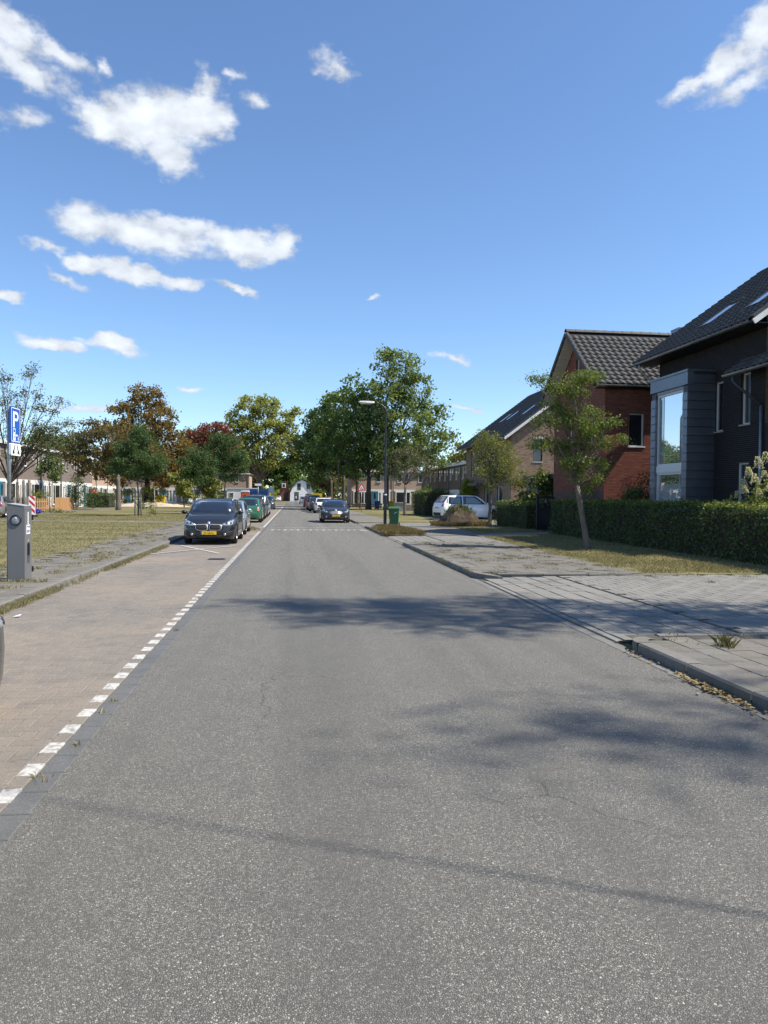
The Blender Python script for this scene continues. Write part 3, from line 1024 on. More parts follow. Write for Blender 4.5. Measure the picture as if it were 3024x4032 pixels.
L_HEDGE = leafmat('hedge_leaf', [(0.03, 0.06, 0.018), (0.05, 0.09, 0.026), (0.075, 0.12, 0.036), (0.125, 0.17, 0.055)], 0.36, 0.35)
L_HEDGE_Y = leafmat('young_hedge_leaf', [(0.121, 0.162, 0.027), (0.182, 0.223, 0.041), (0.257, 0.270, 0.068)], 0.42, 0.45)
L_PURPLE = leafmat('purple_shrub_leaf', [(0.038, 0.032, 0.030), (0.061, 0.046, 0.041), (0.068, 0.070, 0.038)], 0.25)
L_FIG = leafmat('big_fig_leaf', [(0.068, 0.121, 0.034), (0.101, 0.162, 0.047), (0.135, 0.203, 0.061), (0.297, 0.270, 0.054)], 0.36)
L_FIGD = leafmat('dark_fig_leaf', [(0.04, 0.075, 0.022), (0.06, 0.10, 0.03), (0.085, 0.13, 0.04), (0.16, 0.16, 0.04)], 0.32)
L_BLOOM = leafmat('cream_flower', [(0.550, 0.520, 0.360), (0.660, 0.640, 0.500), (0.500, 0.500, 0.300)], 0.3)
M_TWIGCORE = mat('hedge_twigs', (0.026, 0.026, 0.014), 0.95, col2=(0.045, 0.035, 0.022), nscale=14.0, bump=(30, 0.8, 0.03))


def bezier(a, b, c, n):
    return [a * (1 - t) ** 2 + b * 2 * t * (1 - t) + c * t * t for t in [i / n for i in range(n + 1)]]


def clump_points(lobes, dens, rad, shell=0.35):
    """Clump centres filling the lobes, more of them towards the outside."""
    C_, W = [], []
    for li, (x, y, z, rx, ry, rz) in enumerate(lobes):
        n = max(3, int(dens * (rx * ry + rx * rz + ry * rz) / (rad * rad)))
        d = rng.normal(size=(n, 3))
        d /= np.linalg.norm(d, axis=1)[:, None]
        rr = shell + (1 - shell) * rng.random(n) ** 0.55
        C_.append(np.c_[x + d[:, 0] * rr * rx, y + d[:, 1] * rr * ry, z + d[:, 2] * rr * rz])
        W.append(np.full(n, li))
    return np.concatenate(C_), np.concatenate(W)


def tree(name, label, base, fork_z, r0, lobes, m_leaf, m_bark, leaf=0.10, per=40, dens=0.5, rad=0.35, cat='tree', group=None,
         top=None, twig=True, flat=0.15, asp=0.62, z_min=None, stems=1, seg=8, shell=0.35, squash=0.75):
    """Tapered trunk, a limb to every lobe, twigs to every clump, leaf-sized faces round the twig ends."""
    t = thing(name, label, cat, base, 0, group)
    per, dens, leaf = int(per * 1.9), dens * 1.7, leaf * 1.12
    b = Vector((0, 0, -0.15))
    top = Vector(top) if top else Vector((random.uniform(-.1, .1), random.uniform(-.1, .1), fork_z))
    tr = MB()
    pts = bezier(b, b * 0.5 + top * 0.5 + Vector((random.uniform(-.06, .06) * fork_z * .4, random.uniform(-.06, .06) * fork_z * .4, 0)), top, 6)
    tr.tube(pts, [r0 * (1.35 if i == 0 else 1.0) * (1 - 0.32 * i / 6) for i in range(7)], seg)
    cl, own = clump_points(lobes, dens, rad, shell)
    if z_min is not None:
        k = cl[:, 2] > z_min
        cl, own = cl[k], own[k]
    br = MB()
    for li, L in enumerate(lobes):
        c = Vector(L[:3])
        lr = max(0.012, r0 * 0.42 * min(1.0, (L[3] + L[5]) / (2.2 * max(l2[3] for l2 in lobes))))
        start = top if c.z > top.z + 0.1 else top * 0.92
        mid = start * 0.5 + c * 0.5 + Vector((0, 0, 0.12 * (c - start).length)) + Vector((random.uniform(-1, 1), random.uniform(-1, 1), 0)) * 0.08 * (c - start).length
        limb = bezier(start, mid, c, 5)
        br.tube(limb, [lr * (1 - 0.13 * i) for i in range(6)], max(4, seg - 3), False)
        if twig:
            idx = np.nonzero(own == li)[0]
            for q in idx:
                e = Vector(cl[q])
                s = limb[random.randint(2, 5)]
                mm = s * 0.5 + e * 0.5 + Vector((random.uniform(-1, 1), random.uniform(-1, 1), random.uniform(-.4, 1))) * 0.1 * (e - s).length
                br.tube([s, mm, e], [lr * 0.28, lr * 0.18, lr * 0.05], 3, False)
    tr.build('trunk', m_bark, t, True)
    o = br.build('branches', m_bark, t, True)
    o['kind'] = 'stuff'
    N = len(cl)
    P = np.repeat(cl, per, 0) + rng.normal(size=(N * per, 3)) * np.array([rad * .52, rad * .52, rad * .52 * squash])
    V, Fq = leaf_quads(P, leaf, np.array([[0.25, -0.1, 0.9]]), flat, asp)
    o = obj('crown', npmesh('crown', V, Fq, m_leaf), t)
    o['kind'] = 'stuff'
    return t


def shrub(name, label, base, lobes, m_leaf, leaf=0.08, per=30, dens=0.5, rad=0.25, cat='shrub', stems=5, group=None, flat=0.2, asp=0.6, m_bark=None):
    t = thing(name, label, cat, base, 0, group)
    per, leaf = int(per * 1.7), leaf * 1.1
    br = MB()
    for k in range(stems):
        L = lobes[k % len(lobes)]
        e = Vector((L[0] + random.uniform(-.5, .5) * L[3], L[1] + random.uniform(-.5, .5) * L[4], L[2] + 0.3 * L[5]))
        s = Vector((random.uniform(-.12, .12), random.uniform(-.12, .12), -0.1))
        br.tube(bezier(s, Vector((s.x, s.y, e.z * .6)), e, 4), [0.022, 0.018, 0.014, 0.01, 0.006], 5)
    o = br.build('stems', m_bark or M_BARKD, t, True)
    o['kind'] = 'stuff'
    cl, _ = clump_points(lobes, dens, rad, 0.25)
    cl = cl[cl[:, 2] > 0.03]
    P = np.repeat(cl, per, 0) + rng.normal(size=(len(cl) * per, 3)) * rad * 0.5
    P[:, 2] = np.abs(P[:, 2])
    V, Fq = leaf_quads(P, leaf, np.array([[0, -0.2, 0.9]]), flat, asp)
    o = obj('foliage', npmesh('foliage', V, Fq, m_leaf), t)
    o['kind'] = 'stuff'
    return t


def hedge(name, label, x0, x1, y0, y1, h, leaf=0.075, dens=330, m=None, m_top=None, group=None, rag=0.05, young=0.25):
    """Clipped hedge: twiggy core, leaf faces standing off the clipped planes."""
    t = thing(name, label, 'hedge', ((x0 + x1) / 2, (y0 + y1) / 2, 0.05), 0, group)
    w, d = (x1 - x0) / 2, (y1 - y0) / 2
    i = 0.09
    core = MB()
    core.box(-w + i, w - i, -d + i, d - i, -0.08, h - i - .06)
    core.build('core', M_TWIGCORE, t)
    P, Nn = [], []

    def face(n, fx, fy, fz, nrm):
        u, v = rng.random(n), rng.random(n)
        q = np.c_[fx(u, v), fy(u, v), fz(u, v)]
        wob = 0.045 * np.sin(q[:, 1] * 2.3 + q[:, 2] * 3.1) + 0.04 * np.sin(q[:, 0] * 5.0 + q[:, 1] * 4.3)
        q += np.asarray(nrm) * (wob + rng.normal(0, rag, n))[:, None]
        P.append(q)
        Nn.append(np.tile(np.asarray(nrm, dtype=float), (n, 1)))
    z_ = lambda u, v: v * h
    face(int(dens * 2 * d * h), lambda u, v: u * 0 - w, lambda u, v: (u * 2 - 1) * d, z_, (-1, 0, 0.12))
    face(int(dens * .5 * 2 * d * h), lambda u, v: u * 0 + w, lambda u, v: (u * 2 - 1) * d, z_, (1, 0, 0.12))
    face(int(dens * 2 * w * h), lambda u, v: (u * 2 - 1) * w, lambda u, v: u * 0 - d, z_, (0, -1, 0.12))
    face(int(dens * 2 * w * h), lambda u, v: (u * 2 - 1) * w, lambda u, v: u * 0 + d, z_, (0, 1, 0.12))
    nt_ = int(dens * 1.2 * 4 * w * d)
    face(nt_, lambda u, v: (u * 2 - 1) * w, lambda u, v: (v * 2 - 1) * d, lambda u, v: u * 0 + h, (0, 0, 1))
    P_, N_ = np.concatenate(P), np.concatenate(Nn)
    P_[:, 2] = np.maximum(P_[:, 2], 0.02)
    V, Fq = leaf_quads(P_, leaf, N_, 0.45, 0.62)
    o = obj('foliage', npmesh('foliage', V, Fq, m or L_HEDGE), t)
    o['kind'] = 'stuff'
    # young shoots on the clipped top
    n = int(dens * young * 4 * w * d)
    if n:
        q = np.c_[rng.uniform(-w, w, n), rng.uniform(-d, d, n), h + np.abs(rng.normal(0.0, 0.06, n))]
        V, Fq = leaf_quads(q, leaf, np.array([[0, 0, 1.0]]), 0.35, 0.62)
        o = obj('young_shoots', npmesh('young_shoots', V, Fq, m_top or L_HEDGE_Y), t)
        o['kind'] = 'stuff'
    return t


# -- hedges on the right
hedge('beech_hedge', 'long clipped dark green hedge in front of the black brick house', 11.35, 12.25, 13.3, 31.2, 1.45, 0.085, 380, young=0.45)
hedge('beech_hedge', 'clipped dark hedge behind the thin street tree, left of the black gate', 11.6, 12.5, 35.4, 41.0, 1.38, 0.08, 300)
hedge('privet_hedge', 'tall bushy hedge left of the white estate car', 10.9, 13.2, 60.5, 66.0, 2.1, 0.10, 190, rag=0.12)

# -- the leaning street tree on the right
B = (9.35, 22.13, 0.05)
lb = []
for (x, z, r, dy) in ((7.62, 5.42, .42, .3), (8.93, 5.45, .62, -.2), (9.55, 5.50, .42, .2), (8.12, 5.12, .52, .2), (8.60, 5.0, .55, -.3), (8.35, 4.48, .62, .3),
                      (7.70, 4.02, .50, -.2), (9.40, 4.30, .60, .2), (9.83, 3.95, .55, -.2), (8.75, 4.1, .62, 0), (7.70, 3.42, .45, .2), (7.35, 3.25, .32, -.2),
                      (8.95, 3.30, .65, .2), (9.95, 3.45, .45, .2), (10.5, 3.55, .30, -.1), (8.72, 2.75, .62, -.1), (9.90, 2.72, .45, .1), (9.2, 3.75, .6, -.3),
                      (8.35, 3.3, .55, .3), (8.95, 2.28, .42, 0), (9.35, 1.95, .32, .1), (9.6, 2.3, .35, -.1)):
    lb.append(((x - B[0] + .45) * .93 - .45, dy, z, r * .86, r * .86, r * .5))
tree('street_tree', 'leaning street tree with clumpy olive crown on the right verge', B, 2.0, 0.115, lb, L_STREET, M_BARK,
     leaf=0.07, per=22, dens=0.95, rad=0.21, top=(-0.42, 0, 2.05), shell=0.1, squash=0.8)
# epicormic sprouts low on the trunk are part of the grass

# -- the small verge tree by the soil heap, and the fig behind the hedge
B = (10.39, 37.8, 0.05)
lb = [(x - B[0], dy, z, r, r, r * .8) for (x, z, r, dy) in ((9.75, 4.55, .5, 0), (10.5, 4.6, .65, .2), (11.1, 4.3, .6, -.2), (10.0, 3.9, .7, .2), (10.9, 3.6, .8, 0), (11.6, 3.5, .6, .3),
                                                 (9.9, 3.1, .6, -.2), (10.8, 2.8, .7, .2), (11.7, 2.8, .7, -.2), (9.9, 5.0, .35, 0), (12.0, 2.3, .5, 0), (10.4, 2.2, .45, 0))]
tree('street_tree', 'small olive street tree standing beside the heap of soil', B, 2.3, 0.11, lb, L_OLIVE, M_BARKG, leaf=0.09, per=18, dens=0.8, rad=0.28, shell=0.15)
shrub('fig_bush', 'large leaved fig bush behind the hedge beside the black gate', (13.0, 37.2, 0), [(-.3, 0, 1.9, .9, .8, 1.0), (.6, .3, 1.8, .9, .8, .9), (-.9, 0, 1.3, .6, .6, .7), (.2, 0, 2.6, .6, .6, .5)],
      L_FIGD, 0.19, 16, 0.9, 0.32, stems=7, asp=0.8)

# -- thin tree by the driveway behind the lamp, sparse
B = (9.31, 60.8, 0.05)
lb = [(x - B[0], dy, z, r, r, r * .8) for (x, z, r, dy) in ((8.5, 5.2, .9, 0), (9.6, 5.6, 1.0, .3), (10.8, 4.9, 1.1, -.3), (11.8, 4.0, .9, .2), (8.2, 4.1, .9, .2), (9.6, 4.3, 1.0, 0), (10.8, 3.6, .9, .3), (9.0, 3.2, .7, 0))]
tree('street_tree', 'thin sparse street tree on the verge behind the green bin', B, 2.6, 0.12, lb, L_GREY, M_BARKG, leaf=0.12, per=11, dens=0.6, rad=0.35, shell=0.2)

# -- the big trees on the right verge
def big(name, label, X, Y, fz, r0, lobes, ml, mb_, leaf, per, dens, rad, **kw):
    return tree(name, label, (X, Y, 0.0), fz, r0, [(a - X, b - Y, c, d, e, f) for a, b, c, d, e, f in lobes], ml, mb_, leaf, per, dens, rad, **kw)


G_ROW = 'tall trees along the right verge'
big('verge_tree', 'tallest grey green maple on the right verge, nearest the terrace', 10.9, 86, 4.5, 0.34,
    [(11.2, 86, 17.2, 1.9, 1.9, 2.2), (13.2, 86, 17.0, 1.9, 2.0, 2.3), (14.0, 86, 14.2, 2.6, 2.6, 2.4), (11.4, 85.5, 13.6, 2.8, 2.6, 2.6), (15.6, 86, 11.5, 2.6, 2.6, 2.0), (9.8, 86, 11.2, 2.4, 2.6, 2.2),
     (13.0, 85, 10.4, 3.0, 3.0, 2.4), (16.8, 86, 8.6, 2.4, 2.4, 1.6), (10.4, 85.5, 7.6, 2.6, 2.6, 1.9), (14.4, 85, 7.0, 2.8, 2.8, 1.8), (12.0, 85, 5.2, 2.4, 2.4, 1.2), (16.2, 86, 5.8, 1.8, 2.0, 1.0), (18.4, 86, 8.9, 1.1, 1.2, 0.5)],
    L_MAPLE, M_BARKD, 0.35, 24, 0.55, 0.76, group=G_ROW)
big('verge_tree', 'broad dark green tree beside the blue bin on the right verge', 9.0, 88, 4.0, 0.36,
    [(8.2, 90, 14.8, 2.6, 2.6, 2.0), (6.2, 90, 12.8, 2.6, 2.8, 2.0), (9.6, 89, 12.0, 2.8, 2.8, 2.2), (4.6, 90, 10.2, 2.4, 2.6, 1.9), (7.4, 88, 9.4, 3.0, 3.0, 2.2), (10.0, 88, 8.0, 2.6, 2.6, 1.8),
     (3.8, 90, 7.4, 2.0, 2.4, 1.6), (6.4, 88, 6.2, 2.8, 2.8, 1.6), (9.2, 88, 5.2, 2.6, 2.6, 1.2)],
    L_MID, M_BARKD, 0.36, 22, 0.55, 0.74, group=G_ROW)
big('verge_tree', 'third dark tree in the right row, behind the warning sign', 9.4, 108, 4.5, 0.36,
    [(6.4, 108, 14.8, 3.0, 3.0, 2.2), (3.6, 108, 12.6, 2.6, 3.0, 2.2), (6.8, 108, 11.0, 3.2, 3.2, 2.4), (2.8, 108, 9.4, 2.6, 2.8, 2.0), (5.6, 108, 7.4, 3.2, 3.2, 2.0), (9.2, 108, 9.0, 3.0, 3.0, 2.2), (2.6, 108, 6.0, 2.0, 2.4, 1.3), (8.2, 108, 5.6, 2.6, 2.6, 1.4)],
    L_DARK, M_BARKD, 0.42, 24, 0.55, 0.82, group=G_ROW)
big('verge_tree', 'fourth dark tree in the right row, overhanging the parked cars', 8.6, 128, 5.0, 0.36,
    [(4.4, 128, 14.6, 3.0, 3.0, 2.4), (2.0, 128, 11.6, 2.8, 3.0, 2.2), (5.4, 128, 10.6, 3.2, 3.2, 2.4), (1.2, 128, 8.2, 2.4, 2.6, 1.8), (4.2, 128, 7.2, 3.0, 3.0, 1.8), (7.8, 128, 8.2, 3.0, 3.0, 2.2), (3.4, 128, 5.2, 2.2, 2.4, 1.0)],
    L_DARK, M_BARKD, 0.46, 22, 0.5, 0.86, group=G_ROW)
big('verge_tree', 'farthest tree of the right row before the white house', 8.0, 158, 5.0, 0.36,
    [(4.5, 158, 13.5, 3.2, 3.2, 2.4), (2.5, 158, 10.4, 3.0, 3.0, 2.0), (6.4, 158, 9.6, 3.4, 3.2, 2.4), (5.4, 158, 6.8, 3.0, 3.0, 1.4)], L_MID, M_BARKD, 0.5, 16, 0.4, 1.0, group=G_ROW)

# -- left side
big('vase_tree', 'large yellow green vase shaped tree on the left roadside', -6.1, 128, 4.0, 0.62,
    [(-7.6, 128, 17.4, 2.4, 2.8, 1.9), (-4.6, 128, 17.2, 2.4, 2.8, 1.8), (-10.0, 128, 14.6, 2.4, 2.8, 2.2), (-6.4, 127, 14.2, 2.8, 2.8, 2.2), (-2.6, 128, 14.0, 2.6, 2.8, 2.2), (-0.4, 128, 15.6, 1.6, 2.0, 1.4), (-10.6, 128, 11.0, 2.2, 2.6, 1.8),
     (-7.4, 127, 10.6, 2.6, 2.6, 1.8), (-3.6, 127, 10.4, 2.8, 2.8, 2.0), (-0.2, 128, 11.6, 2.0, 2.4, 2.0), (-9.8, 127, 7.8, 2.0, 2.4, 1.3), (-0.6, 127, 8.2, 1.9, 2.2, 1.5), (-4.6, 127, 7.4, 2.2, 2.2, 1.0)],
    L_YELLOW, M_BARK, 0.42, 26, 0.6, 0.84, shell=0.3)
big('orange_tree', 'big rusty orange tree on the green', -19.6, 100, 3.4, 0.5,
    [(-20.6, 100, 14.9, 1.6, 1.8, 1.2), (-18.8, 100, 14.2, 1.8, 2.0, 1.6), (-22.0, 100, 12.4, 2.2, 2.4, 1.8), (-18.2, 99, 12.0, 2.6, 2.6, 1.8), (-23.8, 99, 9.6, 2.4, 2.4, 1.8), (-20.4, 98, 9.4, 2.8, 2.6, 2.0), (-16.6, 99, 9.6, 2.4, 2.4, 1.8), (-14.6, 99, 7.2, 2.2, 2.4, 1.6),
     (-24.0, 98, 6.4, 2.2, 2.4, 1.6), (-18.4, 97, 6.4, 2.8, 2.4, 1.8), (-14.8, 98, 4.8, 2.0, 2.2, 1.3), (-21.4, 97, 5.0, 2.4, 2.2, 1.3), (-18.2, 97, 4.4, 2.6, 2.0, 1.2), (-24.6, 98, 4.4, 1.9, 1.8, 1.2), (-12.6, 98, 4.2, 1.6, 1.8, 1.1), (-16.4, 97, 3.4, 2.0, 1.6, .8), (-21.8, 97, 3.4, 2.0, 1.6, .8), (-13.4, 98, 6.0, 1.6, 2.0, 1.2), (-16.2, 98, 7.2, 2.2, 2.2, 1.4)],
    L_ORANGE, M_BARKD, 0.34, 26, 0.6, 0.74, shell=0.3)
big('brown_tree', 'brown leaved tree with a straight grey trunk in front of the left terrace', -17.3, 74.4, 3.6, 0.27,
    [(-19.8, 74.4, 8.0, 1.3, 1.6, 1.1), (-18.0, 74.4, 7.6, 1.6, 1.6, 1.1), (-21.2, 74.4, 6.6, 1.4, 1.6, 1.1), (-19.2, 74, 6.2, 1.6, 1.6, 1.1), (-20.6, 74, 5.0, 1.2, 1.4, 0.8), (-18.2, 74, 5.0, 1.3, 1.4, 0.8), (-16.6, 74.4, 6.6, 1.4, 1.4, 1.2), (-20.8, 74, 3.9, .8, .9, .45), (-19.6, 74, 4.2, 1.2, 1.2, .7), (-21.8, 74.4, 5.6, 1.2, 1.3, .9), (-17.4, 74, 5.8, 1.3, 1.3, 1.0)],
    L_BROWN, M_BARKG, 0.24, 20, 0.55, 0.5, shell=0.3)
big('red_tree', 'dark red leaved tree behind the small dark green trees', -13.6, 118, 3.5, 0.3,
    [(-15.0, 118, 11.2, 2.2, 2.4, 1.5), (-12.4, 118, 11.6, 2.2, 2.4, 1.4), (-16.8, 118, 9.2, 1.9, 2.2, 1.4), (-13.6, 118, 9.0, 2.4, 2.4, 1.5), (-11.0, 118, 9.8, 1.8, 2.0, 1.2), (-14.6, 118, 6.8, 2.0, 2.2, 1.2)], L_RED, M_BARKD, 0.38, 26, 0.6, 0.75)
G_PIN = 'young dark green trees staked on the green'
big('staked_tree', 'dark green feathery tree tied to two stakes on the green', -11.39, 55.1, 2.3, 0.075,
    [(-11.4, 55.1, 6.1, .85, .9, .75), (-10.9, 55, 5.2, 1.1, 1.1, .75), (-12.0, 55, 4.9, 1.1, 1.1, .7), (-12.5, 55, 4.0, 1.0, 1.1, .55), (-11.3, 54.8, 4.2, 1.2, 1.2, .7), (-10.1, 55, 4.1, 1.0, 1.1, .6), (-12.6, 55, 3.4, .8, .9, .4), (-11.4, 54.7, 3.3, 1.1, 1.0, .45), (-10.2, 55, 3.4, .8, .9, .4)],
    L_DARK, M_BARKG, 0.17, 38, 0.8, 0.38, group=G_PIN, asp=0.35, shell=0.2)
big('staked_tree', 'lower dark green feathery tree just left behind the nearest parked car', -8.05, 62.5, 2.2, 0.075,
    [(-8.1, 62.5, 5.2, .8, .9, .6), (-7.5, 62.5, 4.6, 1.0, 1.0, .6), (-8.8, 62.5, 4.4, .9, 1.0, .6), (-8.2, 62.3, 3.8, 1.1, 1.1, .5), (-9.0, 62.5, 3.4, .8, .8, .4), (-7.2, 62.5, 3.6, .9, .9, .45), (-7.8, 62, 3.0, .9, .9, .35)],
    L_DARK, M_BARKG, 0.18, 36, 0.8, 0.38, group=G_PIN, asp=0.35, shell=0.2)
big('staked_tree', 'taller dark green feathery tree right behind the silver parked car', -6.6, 70.0, 2.8, 0.09,
    [(-7.0, 70, 7.2, .9, 1.0, .7), (-6.2, 70, 6.6, 1.2, 1.2, .7), (-7.4, 70, 6.0, 1.1, 1.1, .7), (-5.6, 70, 5.6, 1.2, 1.2, .7), (-6.8, 70, 5.0, 1.3, 1.2, .7), (-4.9, 70, 4.9, .8, .9, .5), (-5.7, 70, 4.2, 1.2, 1.1, .5), (-7.3, 70, 4.0, 1.1, 1.0, .5), (-6.2, 70, 3.5, 1.2, 1.0, .4)],
    L_DARK, M_BARKG, 0.19, 36, 0.8, 0.42, group=G_PIN, asp=0.35, shell=0.2)
big('hawthorn_tree', 'open crowned grey green hawthorn with forked trunk behind the parking sign', -22.1, 60, 2.4, 0.30,
    [(-20.5, 60, 11.2, .8, 1.0, .7), (-20.0, 60, 9.8, .5, .8, .8), (-22.8, 60, 10.6, 1.0, 1.0, .8), (-21.6, 60, 9.3, 1.0, 1.0, .7), (-18.4, 60, 8.8, .7, .9, .6), (-19.6, 60, 8.3, 1.0, 1.2, .7), (-23.6, 60, 9.0, 1.3, 1.2, .9),
     (-21.8, 60, 7.9, 1.3, 1.3, .8), (-19.4, 60, 7.0, 1.3, 1.3, .7), (-17.8, 60, 7.2, .9, 1.0, .4), (-24.4, 60, 7.2, 1.4, 1.3, .9), (-22.2, 60, 6.4, 1.5, 1.4, .8), (-19.2, 60, 5.9, 1.6, 1.4, .7), (-24.2, 60, 5.4, 1.4, 1.3, .8), (-20.8, 60, 5.2, 1.6, 1.3, .7), (-18.6, 60, 4.9, 1.0, 1.0, .5), (-17.9, 60, 6.2, 1.2, 1.1, .7), (-19.8, 60.2, 6.6, 1.4, 1.2, .7), (-22.0, 59.6, 4.4, 1.0, 1.0, .4)],
    L_GREY, M_BARKD, 0.135, 19, 0.52, 0.45, shell=0.15)
big('young_tree', 'young green tree with a thin pale stem in front of the wooden fence', -20.34, 63.6, 2.3, 0.055,
    [(-20.4, 63.6, 4.6, .5, .5, .45), (-19.9, 63.6, 4.1, .6, .6, .45), (-20.8, 63.6, 3.9, .6, .6, .45), (-20.2, 63.5, 3.4, .7, .6, .4), (-19.5, 63.6, 3.5, .45, .5, .35), (-21.2, 63.6, 3.4, .4, .4, .25), (-20.0, 63.6, 2.9, .5, .5, .3)], L_MID, M_BARKG, 0.16, 15, 0.6, 0.28)
# background crowns behind the left terrace and between the trees
for (X, Y, h, w, ml, lab) in ((-17, 150, 15.5, 6.0, L_MAPLE, 'pale green tree behind the rusty orange tree'), (-40, 128, 12.0, 6.0, L_MAPLE, 'pale green tree behind the chimneys of the left terrace'),
                              (-13, 165, 15.0, 4.0, L_YELLOW, 'yellow green tree top behind the dark red tree'), (-52, 120, 12, 6.0, L_MID, 'green tree behind the left end of the left terrace'),
                              (-30, 152, 10.5, 5.0, L_OLIVE, 'olive tree behind the left terrace, left of the orange tree'), (-13.5, 92, 4.6, 1.7, L_YELLOW, 'bright yellow green bush tree between the small dark trees'),
                              (-9.5, 84, 4.2, 1.6, L_OLIVE, 'olive bush tree just left of the orange portable toilet'), (-3.5, 232, 14, 7, L_MID, 'green tree behind the brick and white houses at the road end'),
                              (12, 235, 15, 8, L_OLIVE, 'broad olive tree right of the white house at the road end'), (-16, 215, 15, 7, L_MID, 'green tree left of the houses at the road end'), (8.5, 178, 9.0, 2.6, L_BROWN, 'brown leaved tree right in front of the white house at the road end'),
                              (31, 120, 11.5, 5.5, L_OLIVE, 'olive tree behind the brown terrace on the right'), (20, 140, 13, 6, L_MID, 'dark tree behind the right verge row'), (-8.2, 150, 8.0, 2.2, L_BROWN, 'brown tinged small tree by the left kerb, beyond the vase shaped tree')):
    k = max(2, int(w))
    lobes = [(X + w * 0.75 * math.cos(a * 2.4) * (0.3 + 0.7 * ((a * 7) % 5) / 4), Y + w * 0.5 * math.sin(a * 2.4), h * (0.42 + 0.46 * a / (k + 3)), w * .5, w * .5, h * .14) for a in range(k + 4)]
    big('background_tree', lab, X, Y, h * 0.22, 0.05 * w, lobes, ml, M_BARKD, 0.08 + 0.003 * Y, 24, 0.55, 0.16 * w if w > 3 else 0.4, group='trees in the background')

# trees beside the camera on the right; only their shade reaches the picture
big('upright_oak', 'tall oval oak right of the camera, casting a long shade over the driveway', 14.5, 6.8, 8.0, 0.24,
    [(14.5, 6.8, 20.2, .9, .9, .9), (14.2, 6.3, 18.6, 1.3, 1.2, 1.2), (14.8, 7.3, 17.8, 1.3, 1.2, 1.2), (14.2, 6.2, 16.2, 1.4, 1.3, 1.2), (14.9, 7.4, 15.4, 1.4, 1.3, 1.2), (14.4, 6.4, 13.8, 1.4, 1.3, 1.1), (14.8, 7.3, 12.8, 1.4, 1.3, 1.0), (14.2, 6.4, 11.4, 1.6, 1.3, .9), (15.0, 7.4, 10.4, 1.6, 1.3, .8), (14.0, 7.0, 9.4, 1.4, 1.2, .7)], L_OLIVE, M_BARK, 0.14, 24, 0.7, 0.46, shell=0.1, twig=False)
big('lime_tree', 'broad high crowned tree right of the camera, casting soft shade on the asphalt', 18.6, -0.1, 11.0, 0.22,
    [(18.6, -0.1, 22.0, 1.4, 1.2, 1.0), (17.4, 0.2, 20.8, 1.5, 1.2, 1.0), (19.8, -0.4, 20.2, 1.6, 1.3, 1.0), (18.4, 0.8, 19.4, 1.6, 1.3, 1.0), (17.4, -0.9, 18.6, 1.4, 1.2, .9), (19.8, 0.3, 18.0, 1.6, 1.3, 1.0), (18.6, -0.5, 17.0, 1.6, 1.3, .9), (18.0, 0.7, 16.2, 1.4, 1.2, .8)], L_OLIVE, M_BARK, 0.14, 12, 0.6, 0.55, shell=0.1, twig=False)

# -- shrubs
shrub('conifer_bush', 'rounded bright lime conifer bush behind the white estate car', (14.2, 58.3, 0), [(0, 0, 1.1, .95, .6, 1.1), (0, 0, 2.1, .75, .6, .8), (0, 0, 2.75, .4, .4, .45)], L_LIME, 0.12, 40, 0.9, 0.22, flat=0.0)
shrub('purple_shrub', 'dark purple leaved shrub beneath the red brick house window', (13.9, 27.8, 0), [(-.3, 0, 1.8, .8, .6, 1.0), (.5, 0, 2.2, .7, .6, .8), (0, 0, 1.2, 1.0, .6, .8)], L_PURPLE, 0.08, 26, 0.8, 0.26)
shrub('laurel_shrub', 'green pointed leaf shrub left of the zinc bay window', (12.9, 26.3, 0), [(0, 0, 1.3, .8, .6, .8), (-.2, 0, 1.9, .5, .4, .4), (.35, 0, 1.7, .5, .4, .5)], L_DARK, 0.11, 22, 0.8, 0.24, asp=0.35)
shrub('rambling_shrub', 'loose green shrub behind the hedge under the leaning street tree', (12.6, 29.6, 0), [(-.4, 0, 1.6, .7, .5, .7), (.3, 0, 1.4, .7, .5, .6)], L_MID, 0.09, 20, 0.7, 0.24)
t = shrub('hydrangea', 'hydrangea bush with cream flower cones above the hedge', (12.95, 18.2, 0), [(0, 0, 1.5, .7, .9, .8), (.2, -.5, 1.9, .6, .6, .6), (0, .5, 1.4, .6, .6, .6), (.1, -.9, 1.6, .6, .5, .7)], L_FIG, 0.12, 18, 0.9, 0.24, stems=9, flat=.3, asp=0.6)
for k, (x, y, z, s) in enumerate(((-.4, .75, 2.0, 1.0), (-.45, .45, 2.3, 1.1), (-.35, .2, 2.55, 1.2), (-.5, .55, 1.85, .9), (-.5, .1, 2.1, 1.1), (-.4, -.2, 2.65, 1.2), (-.5, -.3, 2.2, 1.0), (-.45, .95, 1.72, .8), (-.3, -.5, 2.45, 1.2), (-.5, -.1, 1.75, .9), (-.5, -.55, 1.9, 1.0), (-.2, -.85, 2.4, 1.1))):
    zz_ = rng.random(170) ** 0.8
    rr = 0.105 * s * (1 - 0.75 * zz_) + 0.015
    an = rng.uniform(0, 6.283, 170)
    P = np.c_[x + rr * np.cos(an) - 0.05 * zz_, y + rr * np.sin(an), z + 0.27 * s * zz_]
    V, Fq = leaf_quads(P, 0.038, None, 0.0, 0.9)
    o = obj('flower_cone', npmesh('flower_cone', V, Fq, L_BLOOM), t)
    o['kind'] = 'stuff'
shrub('hydrangea', 'pale mophead hydrangea low at the left of the flowering bush', (12.75, 20.2, 0), [(0, 0, 1.1, .5, .4, .6)], L_FIG, 0.12, 16, 0.8, 0.2)
